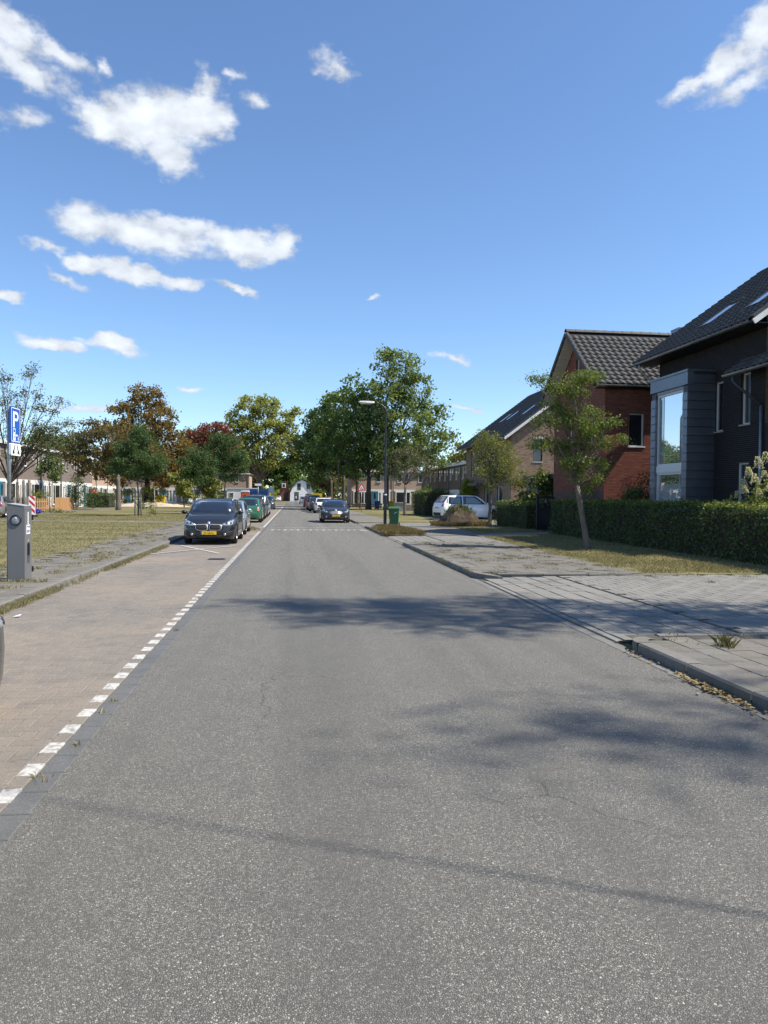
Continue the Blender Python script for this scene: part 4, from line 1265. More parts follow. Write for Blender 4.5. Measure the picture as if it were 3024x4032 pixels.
shrub('dark_shrub', 'tall dark green shrub at the right end of the wooden fence', (-22.3, 78, 0), [(0, 0, 1.4, 1.1, 1.0, 1.2), (0, 0, 2.6, .9, .8, .9), (.2, 0, 3.2, .5, .5, .5)], L_DARK, 0.14, 26, 0.7, 0.34)
shrub('dark_shrub', 'lower dark green shrub just right of the tall dark shrub', (-21.6, 81.5, 0), [(0, 0, 1.0, 1.0, .8, .9), (.3, 0, 1.9, .7, .6, .6)], L_DARK, 0.14, 22, 0.7, 0.34)
hedge('box_hedge', 'clipped dark box hedge in front of the red awning house', -23.8, -21.2, 87, 90, 1.6, 0.12, 130, L_DARK, L_DARK)
shrub('palm_plant', 'fern like palm leaved plant behind the wooden picket fence', (-23.6, 70.6, 0), [(0, 0, 1.6, 1.1, .8, .5), (0, 0, 1.1, .7, .6, .6)], L_OLIVE, 0.30, 10, 0.8, 0.3, asp=0.18)
shrub('groundcover_plant', 'low green plant at the foot of the young tree', (-20.2, 63.0, 0), [(0, 0, .15, 1.1, .5, .2), (1.0, 0, .12, .9, .4, .18)], L_MID, 0.16, 14, 0.7, 0.2, asp=0.3)
shrub('olive_bush', 'wide olive yellow bush behind the box hedge', (-19.6, 97, 0), [(-2, 0, 1.5, 1.6, 1.2, 1.1), (0, 0, 1.8, 1.8, 1.2, 1.3), (2.2, 0, 1.6, 1.4, 1.2, 1.2)], L_OLIVE, 0.22, 20, 0.5, 0.42)
shrub('olive_bush', 'small yellow green bush right of the orange tree trunk', (-13.4, 100, 0), [(0, 0, 1.2, 1.2, 1.0, 1.0), (1.2, 0, 1.0, .9, .8, .8)], L_YELLOW, 0.2, 20, 0.5, 0.4)
shrub('green_mound_plant', 'dark green mound plant right of the grey trunk', (-15.9, 79, 0), [(0, 0, .5, 1.0, .7, .55)], L_DARK, 0.14, 22, 0.8, 0.28)
shrub('round_shrub', 'dark rounded shrub in front of the terrace beyond the blue bin', (15.2, 84, 0), [(0, 0, 1.4, 1.5, 1.3, 1.3), (.6, 0, 2.2, 1.0, .9, .8)], L_DARK, 0.2, 22, 0.6, 0.4)
shrub('tree_sprouts', 'leafy suckers sprouting at the foot of the staked tree', (-10.2, 55.0, 0.08), [(0, 0, .7, .35, .35, .6), (-.3, 0, .3, .5, .4, .25)], L_OLIVE, 0.09, 10, 0.6, 0.2)
for X, Y, lab in ((-26, 131, 'yellow green garden bush left of the blue doors'), (-11.5, 126, 'tall green garden bush right of the green window panel'), (-5.2, 168, 'yellow green roadside bush by the far left cars')):
    shrub('garden_bush', lab, (X, Y, 0), [(0, 0, 1.4, 1.6, 1.2, 1.3), (.8, 0, 2.2, 1.0, 1, 1.0)], L_YELLOW, 0.3, 16, 0.5, 0.5, group='garden bushes in the background')

# the far wood that closes the horizon, one mass
n_ = 8000
x_ = rng.uniform(-190, 230, n_)
y_ = 268 + rng.uniform(-10, 14, n_)
top_ = 8.5 + 2.6 * np.sin(x_ * .11) + 1.8 * np.sin(x_ * .31 + 1) + 1.2 * np.sin(x_ * .83)
P = np.c_[x_, y_, top_ * rng.random(n_) ** 0.9]
P = np.repeat(P, 5, 0) + rng.normal(size=(n_ * 5, 3)) * np.array([1.3, 1.0, .8])
V, Fq = leaf_quads(P, 1.5, np.array([[0.2, -0.3, 0.8]]), 0.2, 0.7)
tag(obj('woodland', npmesh('woodland', V, Fq, L_MID)), 'far green wood closing the horizon behind the houses', 'wood', kind='stuff')
# ------------------------------------------------------------------ houses
def brick_mat(name, cols, grime):
    m, n, l, p = nt(name)
    c = _ramp(n, l, _rand(n, l), [(i / (len(cols) - 1), x) for i, x in enumerate(cols)])
    c = _mix(n, l, _ramp(n, l, _noise(n, l, 40.0, 4.0), [(0.4, 0.0), (0.7, 0.5)]), c, grime)
    l.new(c, p.inputs['Base Color'])
    p.inputs['Roughness'].default_value = 0.85
    p.inputs['Specular IOR Level'].default_value = 0.3
    _bump(n, l, p, _noise(n, l, 60.0, 3.0), 0.5, 0.006)
    return m


M_BRICK_DARK = brick_mat('black_brick', [(0.011, 0.011, 0.014), (0.017, 0.0165, 0.020), (0.014, 0.014, 0.018), (0.022, 0.021, 0.024)], (0.010, 0.010, 0.013))
M_BRICK_RED = brick_mat('red_brick', [(0.19, 0.062, 0.042), (0.24, 0.084, 0.052), (0.165, 0.05, 0.037), (0.265, 0.105, 0.066), (0.205, 0.07, 0.048)], (0.125, 0.042, 0.034))
M_BRICK_YEL = brick_mat('tan_brick', [(0.36, 0.25, 0.165), (0.28, 0.17, 0.115), (0.42, 0.31, 0.215), (0.20, 0.125, 0.09), (0.38, 0.27, 0.18), (0.33, 0.215, 0.14)], (0.22, 0.15, 0.105))
M_BRICK_BROWN = brick_mat('brown_brick', [(0.16, 0.105, 0.075), (0.20, 0.135, 0.095), (0.13, 0.09, 0.07)], (0.12, 0.085, 0.065))
M_MORTAR_D = mat('dark_mortar', (0.06, 0.058, 0.06), 0.95)
M_MORTAR_R = mat('grey_brown_mortar', (0.10, 0.065, 0.055), 0.95)
M_MORTAR_Y = mat('brown_mortar', (0.13, 0.095, 0.07), 0.95)
M_RENDER_L = mat('taupe_terrace_brick', (0.20, 0.158, 0.14), 0.9, col2=(0.165, 0.132, 0.118), nscale=5.0, bump=(40, 0.4))
M_RENDER_R = mat('brown_terrace_brick', (0.20, 0.145, 0.105), 0.9, col2=(0.165, 0.12, 0.09), nscale=5.0, bump=(40, 0.4))
M_RENDER_C = mat('pinkish_terrace_brick', (0.46, 0.33, 0.25), 0.9, col2=(0.40, 0.29, 0.22), nscale=6.0, bump=(40, 0.4))
M_WHITE = mat('white_paint', (0.78, 0.78, 0.75), 0.55, col2=(0.70, 0.69, 0.66), nscale=2.0)
M_OFFWHITE = mat('grey_white_paint', (0.62, 0.63, 0.63), 0.5)
M_CREAM = mat('cream_wall_panel', (0.70, 0.66, 0.50), 0.7)
M_BLUE = mat('blue_door_paint', (0.03, 0.16, 0.26), 0.45)
M_CYAN = mat('light_blue_door_paint', (0.07, 0.34, 0.55), 0.45)
M_GREENPANEL = mat('pale_green_window_blind', (0.42, 0.55, 0.32), 0.6)
M_ZINC = mat('grey_blue_zinc', (0.155, 0.168, 0.195), 0.36, 0.75, col2=(0.185, 0.197, 0.222), nscale=2.5, amount=0.7)
M_ZINCD = mat('dark_zinc_joint', (0.05, 0.053, 0.06), 0.5, 0.5)
M_ZINCPIPE = mat('zinc_pipe', (0.30, 0.31, 0.33), 0.4, 0.7, col2=(0.22, 0.23, 0.25), nscale=4)
M_SLATE = mat('dark_roof_tile', (0.04, 0.04, 0.043), 0.62, col2=(0.055, 0.054, 0.053), nscale=5.0, rand=[(0.034, 0.034, 0.037), (0.042, 0.041, 0.044), (0.050, 0.049, 0.050)], bump=(50, 0.25), spec=0.35)
M_UNDER = mat('roof_underlay', (0.03, 0.03, 0.03), 0.9)
M_SOFFIT = mat('pale_soffit_board', (0.50, 0.47, 0.42), 0.7)
M_CONCRETE = mat('grey_concrete', (0.34, 0.33, 0.31), 0.85, col2=(0.26, 0.25, 0.235), nscale=3.0)
M_FLATROOF = mat('flat_roof_felt', (0.10, 0.10, 0.10), 0.9)
M_GLASS = glassmat('dark_window_glass', (0.018, 0.021, 0.024), 1.6)
M_GLASSB = glassmat('sky_reflecting_glass', (0.10, 0.15, 0.19), 2.6, 0.72)
M_BLIND = glassmat('pleated_window_blind_behind_glass', (0.22, 0.30, 0.34), 1.6, 0.25)
M_BLINDD = glassmat('dim_curtain_behind_glass', (0.10, 0.14, 0.16), 1.6, 0.35)
M_BLACKMETAL = mat('black_painted_metal', (0.012, 0.012, 0.014), 0.4)
M_AWNING = mat('red_awning_cloth', (0.55, 0.075, 0.06), 0.8)


def spans(z0, z1, cuts):
    out, z = [], z0
    for a, b in sorted(cuts):
        if a > z:
            out.append((z, min(a, z1)))
        z = max(z, b)
    if z < z1:
        out.append((z, z1))
    return out


def wall(parent, o, u, n, length, z0, top, openings, m_brick, m_mortar, most=0, name='wall', bl=0.21, bh=0.05, j=0.0125, knots=(), bricks=True, zb=None):
    """Mortar face with holes, and bricks laid in stretcher bond standing proud of it.
    top: height or list of (u, z); openings: (u0, u1, z0, z1)."""
    o, u, n = Vector(o), Vector(u).normalized(), Vector(n).normalized()
    if isinstance(top, (int, float)):
        prof = [(0.0, top), (length, top)]
    else:
        prof = top
    tu, tz = [p[0] for p in prof], [p[1] for p in prof]
    f = lambda a: float(np.interp(a, tu, tz))
    ed = sorted(set([0.0, length] + [x for q in openings for x in q[:2]] + tu))
    mb = MB()
    P = lambda a, z, d=0.0: o + u * a + n * d + Vector((0, 0, z))
    for a, b in zip(ed[:-1], ed[1:]):
        mid = (a + b) / 2
        cuts = [(q[2], q[3]) for q in openings if q[0] < mid < q[1]]
        zz_ = spans(z0, min(f(a), f(b)), cuts)
        for za, zb_ in zz_:
            last = abs(zb_ - min(f(a), f(b))) < 1e-6
            mb.quad(P(a, za), P(b, za), P(b, f(b) if last else zb_), P(a, f(a) if last else zb_))
    for (a, b, za, zb_) in openings:           # reveals
        mb.quad(P(a, za), P(a, zb_), P(a, zb_, -.14), P(a, za, -.14))
        mb.quad(P(b, zb_), P(b, za), P(b, za, -.14), P(b, zb_, -.14))
        mb.quad(P(a, zb_), P(b, zb_), P(b, zb_, -.14), P(a, zb_, -.14))
        mb.quad(P(b, za), P(a, za), P(a, za, -.14), P(b, za, -.14))
    w = mb.build(name, m_mortar, parent)
    if not bricks:
        return w
    cl, ch = bl + j, bh + j
    bm_ = MB().box(-bl / 2, bl / 2, -0.03, 0.007, -bh / 2, bh / 2).mesh('brick', m_brick)
    M3 = Matrix((u, -n, (0, 0, 1))).transposed()        # local y points into the wall; keep it right handed
    base = M3.to_4x4()
    flip = Matrix.Scale(-1, 4, (0, 1, 0))
    pcs = []
    nz_ = int((max(tz) - z0) / ch)
    z_from = z0 if zb is None else zb
    half = {}
    for r_ in range(nz_):
        z = z0 + (r_ + 0.5) * ch
        if z < z_from:
            continue
        # the stretch of wall at this height
        a = -0.5 * cl if r_ % 2 else 0.0
        while a < length:
            b0, b1 = max(a, 0.0), min(a + bl, length)
            a += cl
            if b1 - b0 < 0.04:
                continue
            for q in openings:
                if q[2] - 0.02 < z < q[3] + 0.02:
                    if b0 < q[0] < b1:
                        b1 = q[0]
                    elif b0 < q[1] < b1:
                        b0 = q[1]
                    elif q[0] <= b0 and b1 <= q[1]:
                        b1 = b0
            if b1 - b0 < 0.04 or z + bh / 2 > min(f(b0), f(b1)):
                continue
            p = o + u * ((b0 + b1) / 2) + Vector((0, 0, z)) + n * random.uniform(-0.002, 0.0025)
            pcs.append(Matrix.Translation(p) @ base @ flip @ Matrix.Scale((b1 - b0) / bl, 4, (1, 0, 0)))
    lay(pcs, bm_, 'brick', m_brick, w, most)
    return w


def window(parent, o, u, n, w, h, m_frame, m_glass, fr=0.06, depth=0.07, bars=(), hbars=(), sill=None, name='window', setback=0.08, gl=None):
    """Frame, pane and sill in an opening whose lower corner is o."""
    o, u, n = Vector(o), Vector(u).normalized(), Vector(n).normalized()
    mb = MB()

    def bx(a0, a1, z0, z1, d0, d1):
        V = [o + u * a + n * d + Vector((0, 0, z)) for z in (z0, z1) for d in (d0, d1) for a in (a0, a1)]
        mb.add(V, [(0, 2, 3, 1), (4, 5, 7, 6), (0, 1, 5, 4), (2, 6, 7, 3), (0, 4, 6, 2), (1, 3, 7, 5)])
    s = -setback
    bx(0, fr, 0, h, s - depth, s)
    bx(w - fr, w, 0, h, s - depth, s)
    bx(fr, w - fr, 0, fr, s - depth, s)
    bx(fr, w - fr, h - fr, h, s - depth, s)
    for b in bars:
        bx(b - fr / 2, b + fr / 2, fr, h - fr, s - depth, s - 0.003)
    for b in hbars:
        bx(fr, w - fr, b - fr / 2, b + fr / 2, s - depth, s - 0.005)
    fo = mb.build(name, m_frame, parent)
    g = MB()
    d = s - depth * 0.6
    g.quad(*[o + u * a + n * d + Vector((0, 0, z)) for a, z in ((fr * .5, fr * .5), (w - fr * .5, fr * .5), (w - fr * .5, h - fr * .5), (fr * .5, h - fr * .5))])
    g.build('pane', m_glass, fo)
    if sill:
        sb = MB()
        mb2, mb = mb, sb
        bx(-0.04, w + 0.04, -0.045, 0.0, -0.1, 0.05)
        mb = mb2
        sb.build('sill', sill, fo)
    return fo


def tile_mesh(name, w, l_, m):
    """Pantile: a roll and a pan, a lip at the lower edge."""
    n = 7
    V, Fc = [], []
    for e, (y, dz) in enumerate(((-0.0, 0.045), (l_ + 0.05, 0.012), (0.0, 0.012))):
        for i in range(n + 1):
            x = w * (i / n)
            prof = 0.030 * math.cos(2 * math.pi * (i / n) * 1.0 + 0.6)
            V.append((x - w / 2, y, (prof + dz) if e < 2 else prof + 0.012))
    for i in range(n):
        Fc.append((i, i + 1, n + 2 + i, n + 1 + i))
        Fc.append((2 * (n + 1) + i, 2 * (n + 1) + i + 1, i + 1, i))
    return pymesh(name, V, Fc, m, True)


def roof_plane(parent, o, u, s, width, length, most, tw=0.30, tl=0.335, name='roof_tile', holes=(), slab=0.06):
    """Tiles on one roof slope. o: lower corner, u along the eave, s up the slope."""
    o, u, s = Vector(o), Vector(u).normalized(), Vector(s).normalized()
    n = u.cross(s).normalized()
    if n.z < 0:
        n = -n
    mb = MB()
    mb.add([o - n * slab, o + u * width - n * slab, o + u * width + s * length - n * slab, o + s * length - n * slab,
            o, o + u * width, o + u * width + s * length, o + s * length],
           [(3, 2, 1, 0), (4, 5, 6, 7), (0, 1, 5, 4), (2, 3, 7, 6), (1, 2, 6, 5), (3, 0, 4, 7)])
    r_ = mb.build('roof', M_UNDER, parent)
    me = tile_mesh(name, tw, tl, M_SLATE)
    rot = Matrix((u, s, n)).transposed().to_4x4()
    if u.cross(s).dot(n) < 0:
        rot = Matrix((-u, s, n)).transposed().to_4x4()
    pcs = []
    nx, ny = int(round(width / tw)), int(length / tl)
    tw_ = width / nx
    for j_ in range(ny):
        for i in range(nx):
            a, b = (i + 0.5) * tw_, j_ * tl
            if any(h[0] < a < h[1] and h[2] - tl * .6 < b < h[3] for h in holes):
                continue
            pcs.append(Matrix.Translation(o + u * a + s * (b - 0.04) + n * (0.03 + random.uniform(-.002, .003))) @ rot @ Matrix.Scale(tw_ / tw, 4, (1, 0, 0)))
    lay(pcs, me, name, M_SLATE, r_, most)
    return r_, n


def skylight(parent, o, u, s, n, a, b, w, l_, glass=None):
    o, u, s, n = Vector(o), Vector(u), Vector(s), Vector(n)
    c = o + u * a + s * b
    mb = MB()

    def bx(x0, x1, y0, y1, d0, d1):
        V = [c + u * x + s * y + n * d for d in (d0, d1) for y in (y0, y1) for x in (x0, x1)]
        mb.add(V, [(0, 2, 3, 1), (4, 5, 7, 6), (0, 1, 5, 4), (2, 6, 7, 3), (0, 4, 6, 2), (1, 3, 7, 5)])
    bx(0, w, 0, 0.07, 0, .10); bx(0, w, l_ - .07, l_, 0, .13); bx(0, .07, .07, l_ - .07, 0, .10); bx(w - .07, w, .07, l_ - .07, 0, .10)
    f = mb.build('skylight', M_ZINCD, parent)
    g = MB()
    g.quad(*[c + u * x + s * y + n * .085 for x, y in ((.06, .06), (w - .06, .06), (w - .06, l_ - .06), (.06, l_ - .06))])
    g.build('pane', M_GLASSB, f)
    return f


def ridge_caps(parent, p0, p1, m, r=0.10, step=0.4, name='ridge_tile'):
    p0, p1 = Vector(p0), Vector(p1)
    d = (p1 - p0)
    k = max(1, int(d.length / step))
    dn = d.normalized()
    side = dn.cross(Vector((0, 0, 1))).normalized()
    mb = MB()
    V = []
    for e, (t, rr) in enumerate(((0, r * 1.08), (step * 1.06, r))):
        for i in range(7):
            a = math.pi * (i / 6)
            V.append(dn * t + side * rr * math.cos(a) + Vector((0, 0, rr * math.sin(a) - 0.02)))
    mb.add(V, [(i, i + 1, 8 + i, 7 + i) for i in range(6)])
    me = mb.mesh(name, m, True)
    for i in range(k):
        obj(name, me, parent, p0 + dn * (i * d.length / k))


def gutter_run(parent, p0, p1, r=0.075, out=(-1, 0, 0), m=None):
    """Half round gutter with brackets."""
    p0, p1, out = Vector(p0), Vector(p1), Vector(out).normalized()
    V, Fc = [], []
    d = (p1 - p0)
    nseg = 8
    for e in (p0, p1):
        for i in range(nseg + 1):
            a = math.pi * i / nseg
            V.append(e + out * (r * math.cos(a)) - Vector((0, 0, r * math.sin(a))))
    for i in range(nseg):
        Fc.append((i, i + 1, nseg + 2 + i, nseg + 1 + i))
    Fc += [tuple(range(nseg + 1)), tuple(range(2 * nseg + 1, nseg, -1))]
    g = obj('gutter', pymesh('gutter', V, Fc, m or M_ZINCPIPE, True), parent)
    k = max(2, int(d.length / 0.6))
    for q in range(k):
        c = p0 + d * ((q + .5) / k)
        mb = MB()
        mb.tube([c + out * (1.06 * r * math.cos(a)) - Vector((0, 0, 1.06 * r * math.sin(a))) for a in [math.pi * i / 6 for i in range(7)]], 0.008, 4)
        mb.build('bracket', M_ZINCPIPE, g, True)
    return g


# ============ black brick house with the zinc bay ============
H = thing('black_brick_house', 'black brick house with dark tiled roof and zinc clad bay window', 'house', (14, 23, 0))
H.location = (0, 0, 0)
WX, Y0, Y1 = 14.0, 20.2, 26.6
wins = [(22.36, 22.86, 3.95, 5.6), (20.92, 21.40, 4.05, 5.66), (20.95, 21.55, 1.35, 2.85)]
ops = [(Y1 - b, Y1 - a, z0, z1) for a, b, z0, z1 in wins]
wall(H, (WX, Y1, 0), (0, -1, 0), (-1, 0, 0), Y1 - Y0, 0.0, 7.35, ops, M_BRICK_DARK, M_MORTAR_D, 300, zb=1.2)
for a, b, z0, z1 in wins:
    window(H, (WX, b, z0), (0, -1, 0), (-1, 0, 0), b - a, z1 - z0, M_OFFWHITE, M_GLASS, fr=0.05, sill=M_CONCRETE)
SL = 0.72
wall(H, (WX, Y0, 0), (1, 0, 0), (0, -1, 0), 4.7, 0.0, [(0, 7.3), (4.7, 7.3 + 4.7 * SL)], [], M_BRICK_BROWN, M_MORTAR_D, 40, zb=4.0, name='gable_wall')
wall(H, (18.7, Y1, 0), (-1, 0, 0), (0, 1, 0), 4.7, 0.0, [(0, 7.3 + 4.7 * SL), (4.7, 7.3)], [], M_BRICK_DARK, M_MORTAR_D, 0, name='far_wall', bricks=False)
# main roof, street side; unseen back kept upright so sun reaches the red house
eo = Vector((13.2, 27.1, 6.95))
su = Vector((1, 0, SL)).normalized()
rl = 5.62 * math.sqrt(1 + SL * SL)
rf, rn = roof_plane(H, eo, (0, -1, 0), su, 7.4, rl, 300, holes=[(2.75, 3.55, 1.25, 2.9), (5.35, 6.2, 1.25, 2.9)])
skylight(rf, eo, Vector((0, -1, 0)), su, rn, 2.75, 1.3, 0.78, 1.6)
skylight(rf, eo, Vector((0, -1, 0)), su, rn, 5.4, 1.3, 0.78, 1.6)
box('back_wall', (18.6, 18.7, Y0 + .01, Y1 - .01, 0, 10.6), M_MORTAR_D, H)
box('rear_wing', (18.702, 24.0, Y0 + .3, Y1 - .3, 0, 4.2), M_MORTAR_D, H)
gutter_run(H, (13.17, 27.15, 6.93), (13.17, 19.75, 6.93))
# verge tiles and barge board at the near end
for k in range(16):
    c = eo + Vector((0, -7.45, 0)) + su * (k * 0.46)
    o = MB().box(-0.07, 0.07, 0, 0.45, -0.02, 0.09).build('verge_tile', M_SLATE, rf)
    o.matrix_local = Matrix.Translation(c + rn * 0.02) @ Matrix((Vector((0, -1, 0)), su, rn)).transposed().to_4x4()
o = MB().box(-0.02, 0.02, -0.1, 7.3, -0.13, 0.02).build('barge_board', M_WHITE, rf)
o.matrix_local = Matrix.Translation(eo + Vector((0, -7.53, 0))) @ Matrix((Vector((0, -1, 0)), su, rn)).transposed().to_4x4()
box('soffit', (13.25, 14.0, 19.75, 27.05, 6.86, 6.89), M_BLACKMETAL, H)
# downpipe at the far end
MB().tube([(13.17, 26.6, 6.85), (13.17, 26.6, 6.7), (13.93, 26.68, 6.0), (13.93, 26.68, 0.1)], 0.045, 10).build('downpipe', M_ZINCPIPE, H, True)
# lower wing towards the camera with its own eave
wall(H, (14.25, 20.2, 0), (0, -1, 0), (-1, 0, 0), 2.0, 0.0, 5.6, [], M_BRICK_DARK, M_MORTAR_D, 0, name='wing_wall', bricks=False)
wall(H, (14.25, 18.2, 0), (1, 0, 0), (0, -1, 0), 6.0, 0.0, [(0, 5.7), (6.0, 5.7 + 6 * SL)], [], M_BRICK_DARK, M_MORTAR_D, 0, name='wing_end', bricks=False)
eo2 = Vector((13.45, 21.35, 5.62))
rf2, rn2 = roof_plane(H, eo2, (0, -1, 0), su, 3.3, 4.6, 120)
gutter_run(H, (13.42, 21.45, 5.60), (13.42, 18.0, 5.60))
MB().tube([(13.42, 20.95, 5.52), (13.42, 20.95, 5.35), (13.50, 20.85, 5.2), (13.93, 20.30, 4.52)], 0.045, 10).build('downpipe', M_ZINCD, H, True)
MB().tube([(13.93, 20.30, 4.54), (13.93, 20.30, 0.1)], 0.045, 10).build('downpipe', M_ZINCPIPE, H, True)
# zinc bay
by0, by1, bx0, bzt = 22.8, 25.3, 13.0, 6.0
bay_w = MB().box(bx0 + .22, WX - .002, by0 + .03, by1 - .03, 0.0, bzt - .06).build('bay', M_ZINCD, H)
for (a, b) in ((by0 + .03, by0 + .325), (by1 - .325, by1 - .03)):
    box('pillar', (bx0 + .03, bx0 + .218, a, b, 0, 5.5), M_ZINCD, bay_w)
ph = 0.291
for k in range(20):
    z0, z1 = 0.05 + k * ph, 0.05 + (k + 1) * ph - 0.012
    if z1 > bzt - 0.08:
        break
    # the end face towards the camera: one wide tray a course
    V = [(bx0 - .004, by0, z0), (WX - .01, by0, z0), (WX - .01, by0 + .012, z1), (bx0 - .004, by0 + .012, z1), (bx0 - .004, by0 - .022, z0 - .012), (WX - .01, by0 - .022, z0 - .012), (WX - .01, by0 + .028, z1), (bx0 - .004, by0 + .028, z1)]
    MB().add([V[0], V[1], V[2], V[3], V[4], V[5]], [(0, 1, 2, 3), (4, 5, 1, 0)]).build('zinc_panel', M_ZINC, bay_w)
    if z1 < 5.52:
        for (a, b) in ((by0, by0 + 0.33), (by1 - 0.33, by1)):
            V = [(bx0, b, z0), (bx0, a, z0), (bx0 + .012, a, z1), (bx0 + .012, b, z1), (bx0 - .022, b, z0 - .012), (bx0 - .022, a, z0 - .012)]
            MB().add(V, [(0, 1, 2, 3), (4, 5, 1, 0)]).build('zinc_panel', M_ZINC, bay_w)
        # inner reveal of the far pillar
        V = [(bx0, by1 - .335, z0), (bx0 + .17, by1 - .335, z0), (bx0 + .17, by1 - .33, z1), (bx0, by1 - .33, z1), (bx0, by1 - .35, z0 - .01), (bx0 + .17, by1 - .35, z0 - .01)]
        MB().add(V, [(0, 1, 2, 3), (4, 5, 1, 0)]).build('zinc_panel', M_ZINC, bay_w)
box('fascia', (bx0 - .02, bx0 + .2, by0 - .02, by1 + .02, 5.53, 5.95), M_ZINC, bay_w)
box('roof_edge', (bx0 - .05, WX - .003, by0 - .05, by1 + .05, 5.953, 6.03), M_ZINC, bay_w)
fw = by1 - by0 - 0.66
for (z0, z1) in ((2.86, 5.42), (0.75, 2.62)):
    f = window(H, (bx0 + .10, by1 - .33, z0), (0, -1, 0), (-1, 0, 0), fw, z1 - z0, M_OFFWHITE, M_GLASSB, fr=0.075, depth=0.08, setback=-.005, name='bay_window')
    if z0 < 2:
        box('blind', (bx0 + .132, bx0 + .136, by0 + .44, by1 - .44, 0.86, 2.2), M_BLIND, f)
    else:
        box('side_blind', (bx0 + .132, bx0 + .136, by1 - .72, by1 - .41, 2.95, 5.33), M_BLINDD, f)
box('transom', (bx0 + .06, bx0 + .2, by0 + .33, by1 - .33, 2.62, 2.86), M_OFFWHITE, H)
box('head_board', (bx0 + .05, bx0 + .2, by0 + .33, by1 - .33, 5.42, 5.528), M_ZINC, H)

# ============ red brick house ============
H = thing('red_brick_house', 'red brick house with gable to the street and dark pantile roof', 'house')
GX, RY0, RY1 = 12.7, 28.62, 34.45
apy, apz, evz = 31.6, 9.15, 6.36
wop = (1.05, 1.72, 3.86, 5.22)
wall(H, (GX, RY0, 0), (1, 0, 0), (0, -1, 0), 7.0, 0.0, 6.55, [wop], M_BRICK_RED, M_MORTAR_R, 300, zb=1.2)
window(H, (GX + wop[0], RY0, wop[2]), (1, 0, 0), (0, -1, 0), wop[1] - wop[0], wop[3] - wop[2], M_OFFWHITE, M_GLASS, fr=0.05, sill=M_WHITE)
gops = [(RY1 - 31.75, RY1 - 31.35, 7.2, 7.95), (RY1 - 30.15, RY1 - 29.8, 4.1, 5.35), (RY1 - 32.5, RY1 - 32.1, 4.1, 5.35)]
wall(H, (GX, RY1, 0), (0, -1, 0), (-1, 0, 0), RY1 - RY0, 0.0, [(0, 6.55), (RY1 - apy, 8.85), (RY1 - RY0, 6.55)], gops, M_BRICK_RED, M_MORTAR_R, 120, name='gable_wall', zb=2.0)
for a, b, z0, z1 in gops:
    window(H, (GX, RY1 - a, z0), (0, -1, 0), (-1, 0, 0), b - a, z1 - z0, M_OFFWHITE, M_GLASS, fr=0.045, sill=M_CONCRETE)
box('far_wall', (GX + .1, 19.6, RY1 - .1, RY1, 0, 6.5), M_MORTAR_R, H)
VX = 12.12
sv = Vector((0, 3.3, apz - evz)).normalized()
rlen = math.hypot(3.3, apz - evz)
rf, rn = roof_plane(H, (VX, apy - 3.3, evz), (1, 0, 0), sv, 7.5, rlen, 300)
sv2 = Vector((0, -3.3, apz - evz)).normalized()
rf_b, rn_b = roof_plane(H, (VX + 7.5, apy + 3.3, evz), (-1, 0, 0), sv2, 7.5, rlen, 0)
ridge_caps(rf, (VX - .02, apy, apz + .05), (VX + 7.5, apy, apz + .05), M_SLATE, 0.13, 0.42)
for (y0, sgn, rr_) in ((apy - 3.3, sv, rn), (apy + 3.3, sv2, rn_b)):
    for k in range(11):
        c = Vector((VX + .02, y0, evz)) + sgn * (k * 0.385)
        o = MB().box(-0.06, 0.05, 0, 0.375, -0.10, 0.075).build('verge_tile', M_SLATE, rf)
        o.matrix_local = Matrix.Translation(c) @ Matrix((sgn.cross(rr_), sgn, rr_)).transposed().to_4x4()
    # boarded soffit under the verge, with ribs
    x0, x1 = VX + .03, GX
    q = Vector((0, y0, evz)) - rr_ * 0.13
    e = q + sgn * rlen
    MB().add([(x0, q.y, q.z), (x1, q.y, q.z), (x1, e.y, e.z), (x0, e.y, e.z)], [(0, 1, 2, 3)]).build('soffit', M_SOFFIT, rf)
    for k in range(9):
        c = q + sgn * (0.2 + k * 0.47) - rr_ * 0.02
        o = MB().box(0, x1 - x0, -0.03, 0.03, -0.03, 0.03).build('soffit_rib', M_SOFFIT, rf)
        o.matrix_local = Matrix.Translation((x0, c.y, c.z)) @ Matrix((Vector((1, 0, 0)), sgn, Vector((1, 0, 0)).cross(sgn))).transposed().to_4x4()
gutter_run(H, (VX + .1, apy - 3.36, evz - .03), (VX + 7.4, apy - 3.36, evz - .03), out=(0, -1, 0))
box('eave_board', (VX + .05, VX + 7.4, apy - 3.28, RY0 - .01, evz - .16, evz - .12), M_BLACKMETAL, H)
MB().box(17.3, 17.9, 31.2, 31.9, 8.8, 9.5).build('chimney', M_ZINC, H)
# the flat grey garage beyond it
t = thing('garage', 'grey clad flat roofed garage beyond the red brick house', 'garage')
box('walls', (13.6, 17.0, 36.2, 41.5, 0, 2.7), M_ZINC, t)
box('roof', (13.4, 17.1, 36.0, 41.6, 2.702, 2.95), M_ZINC, t)
for k in range(8):
    box('cladding_board', (13.57, 17.02, 36.17, 36.195, 0.1 + k * 0.32, 0.38 + k * 0.32), M_ZINC, t)

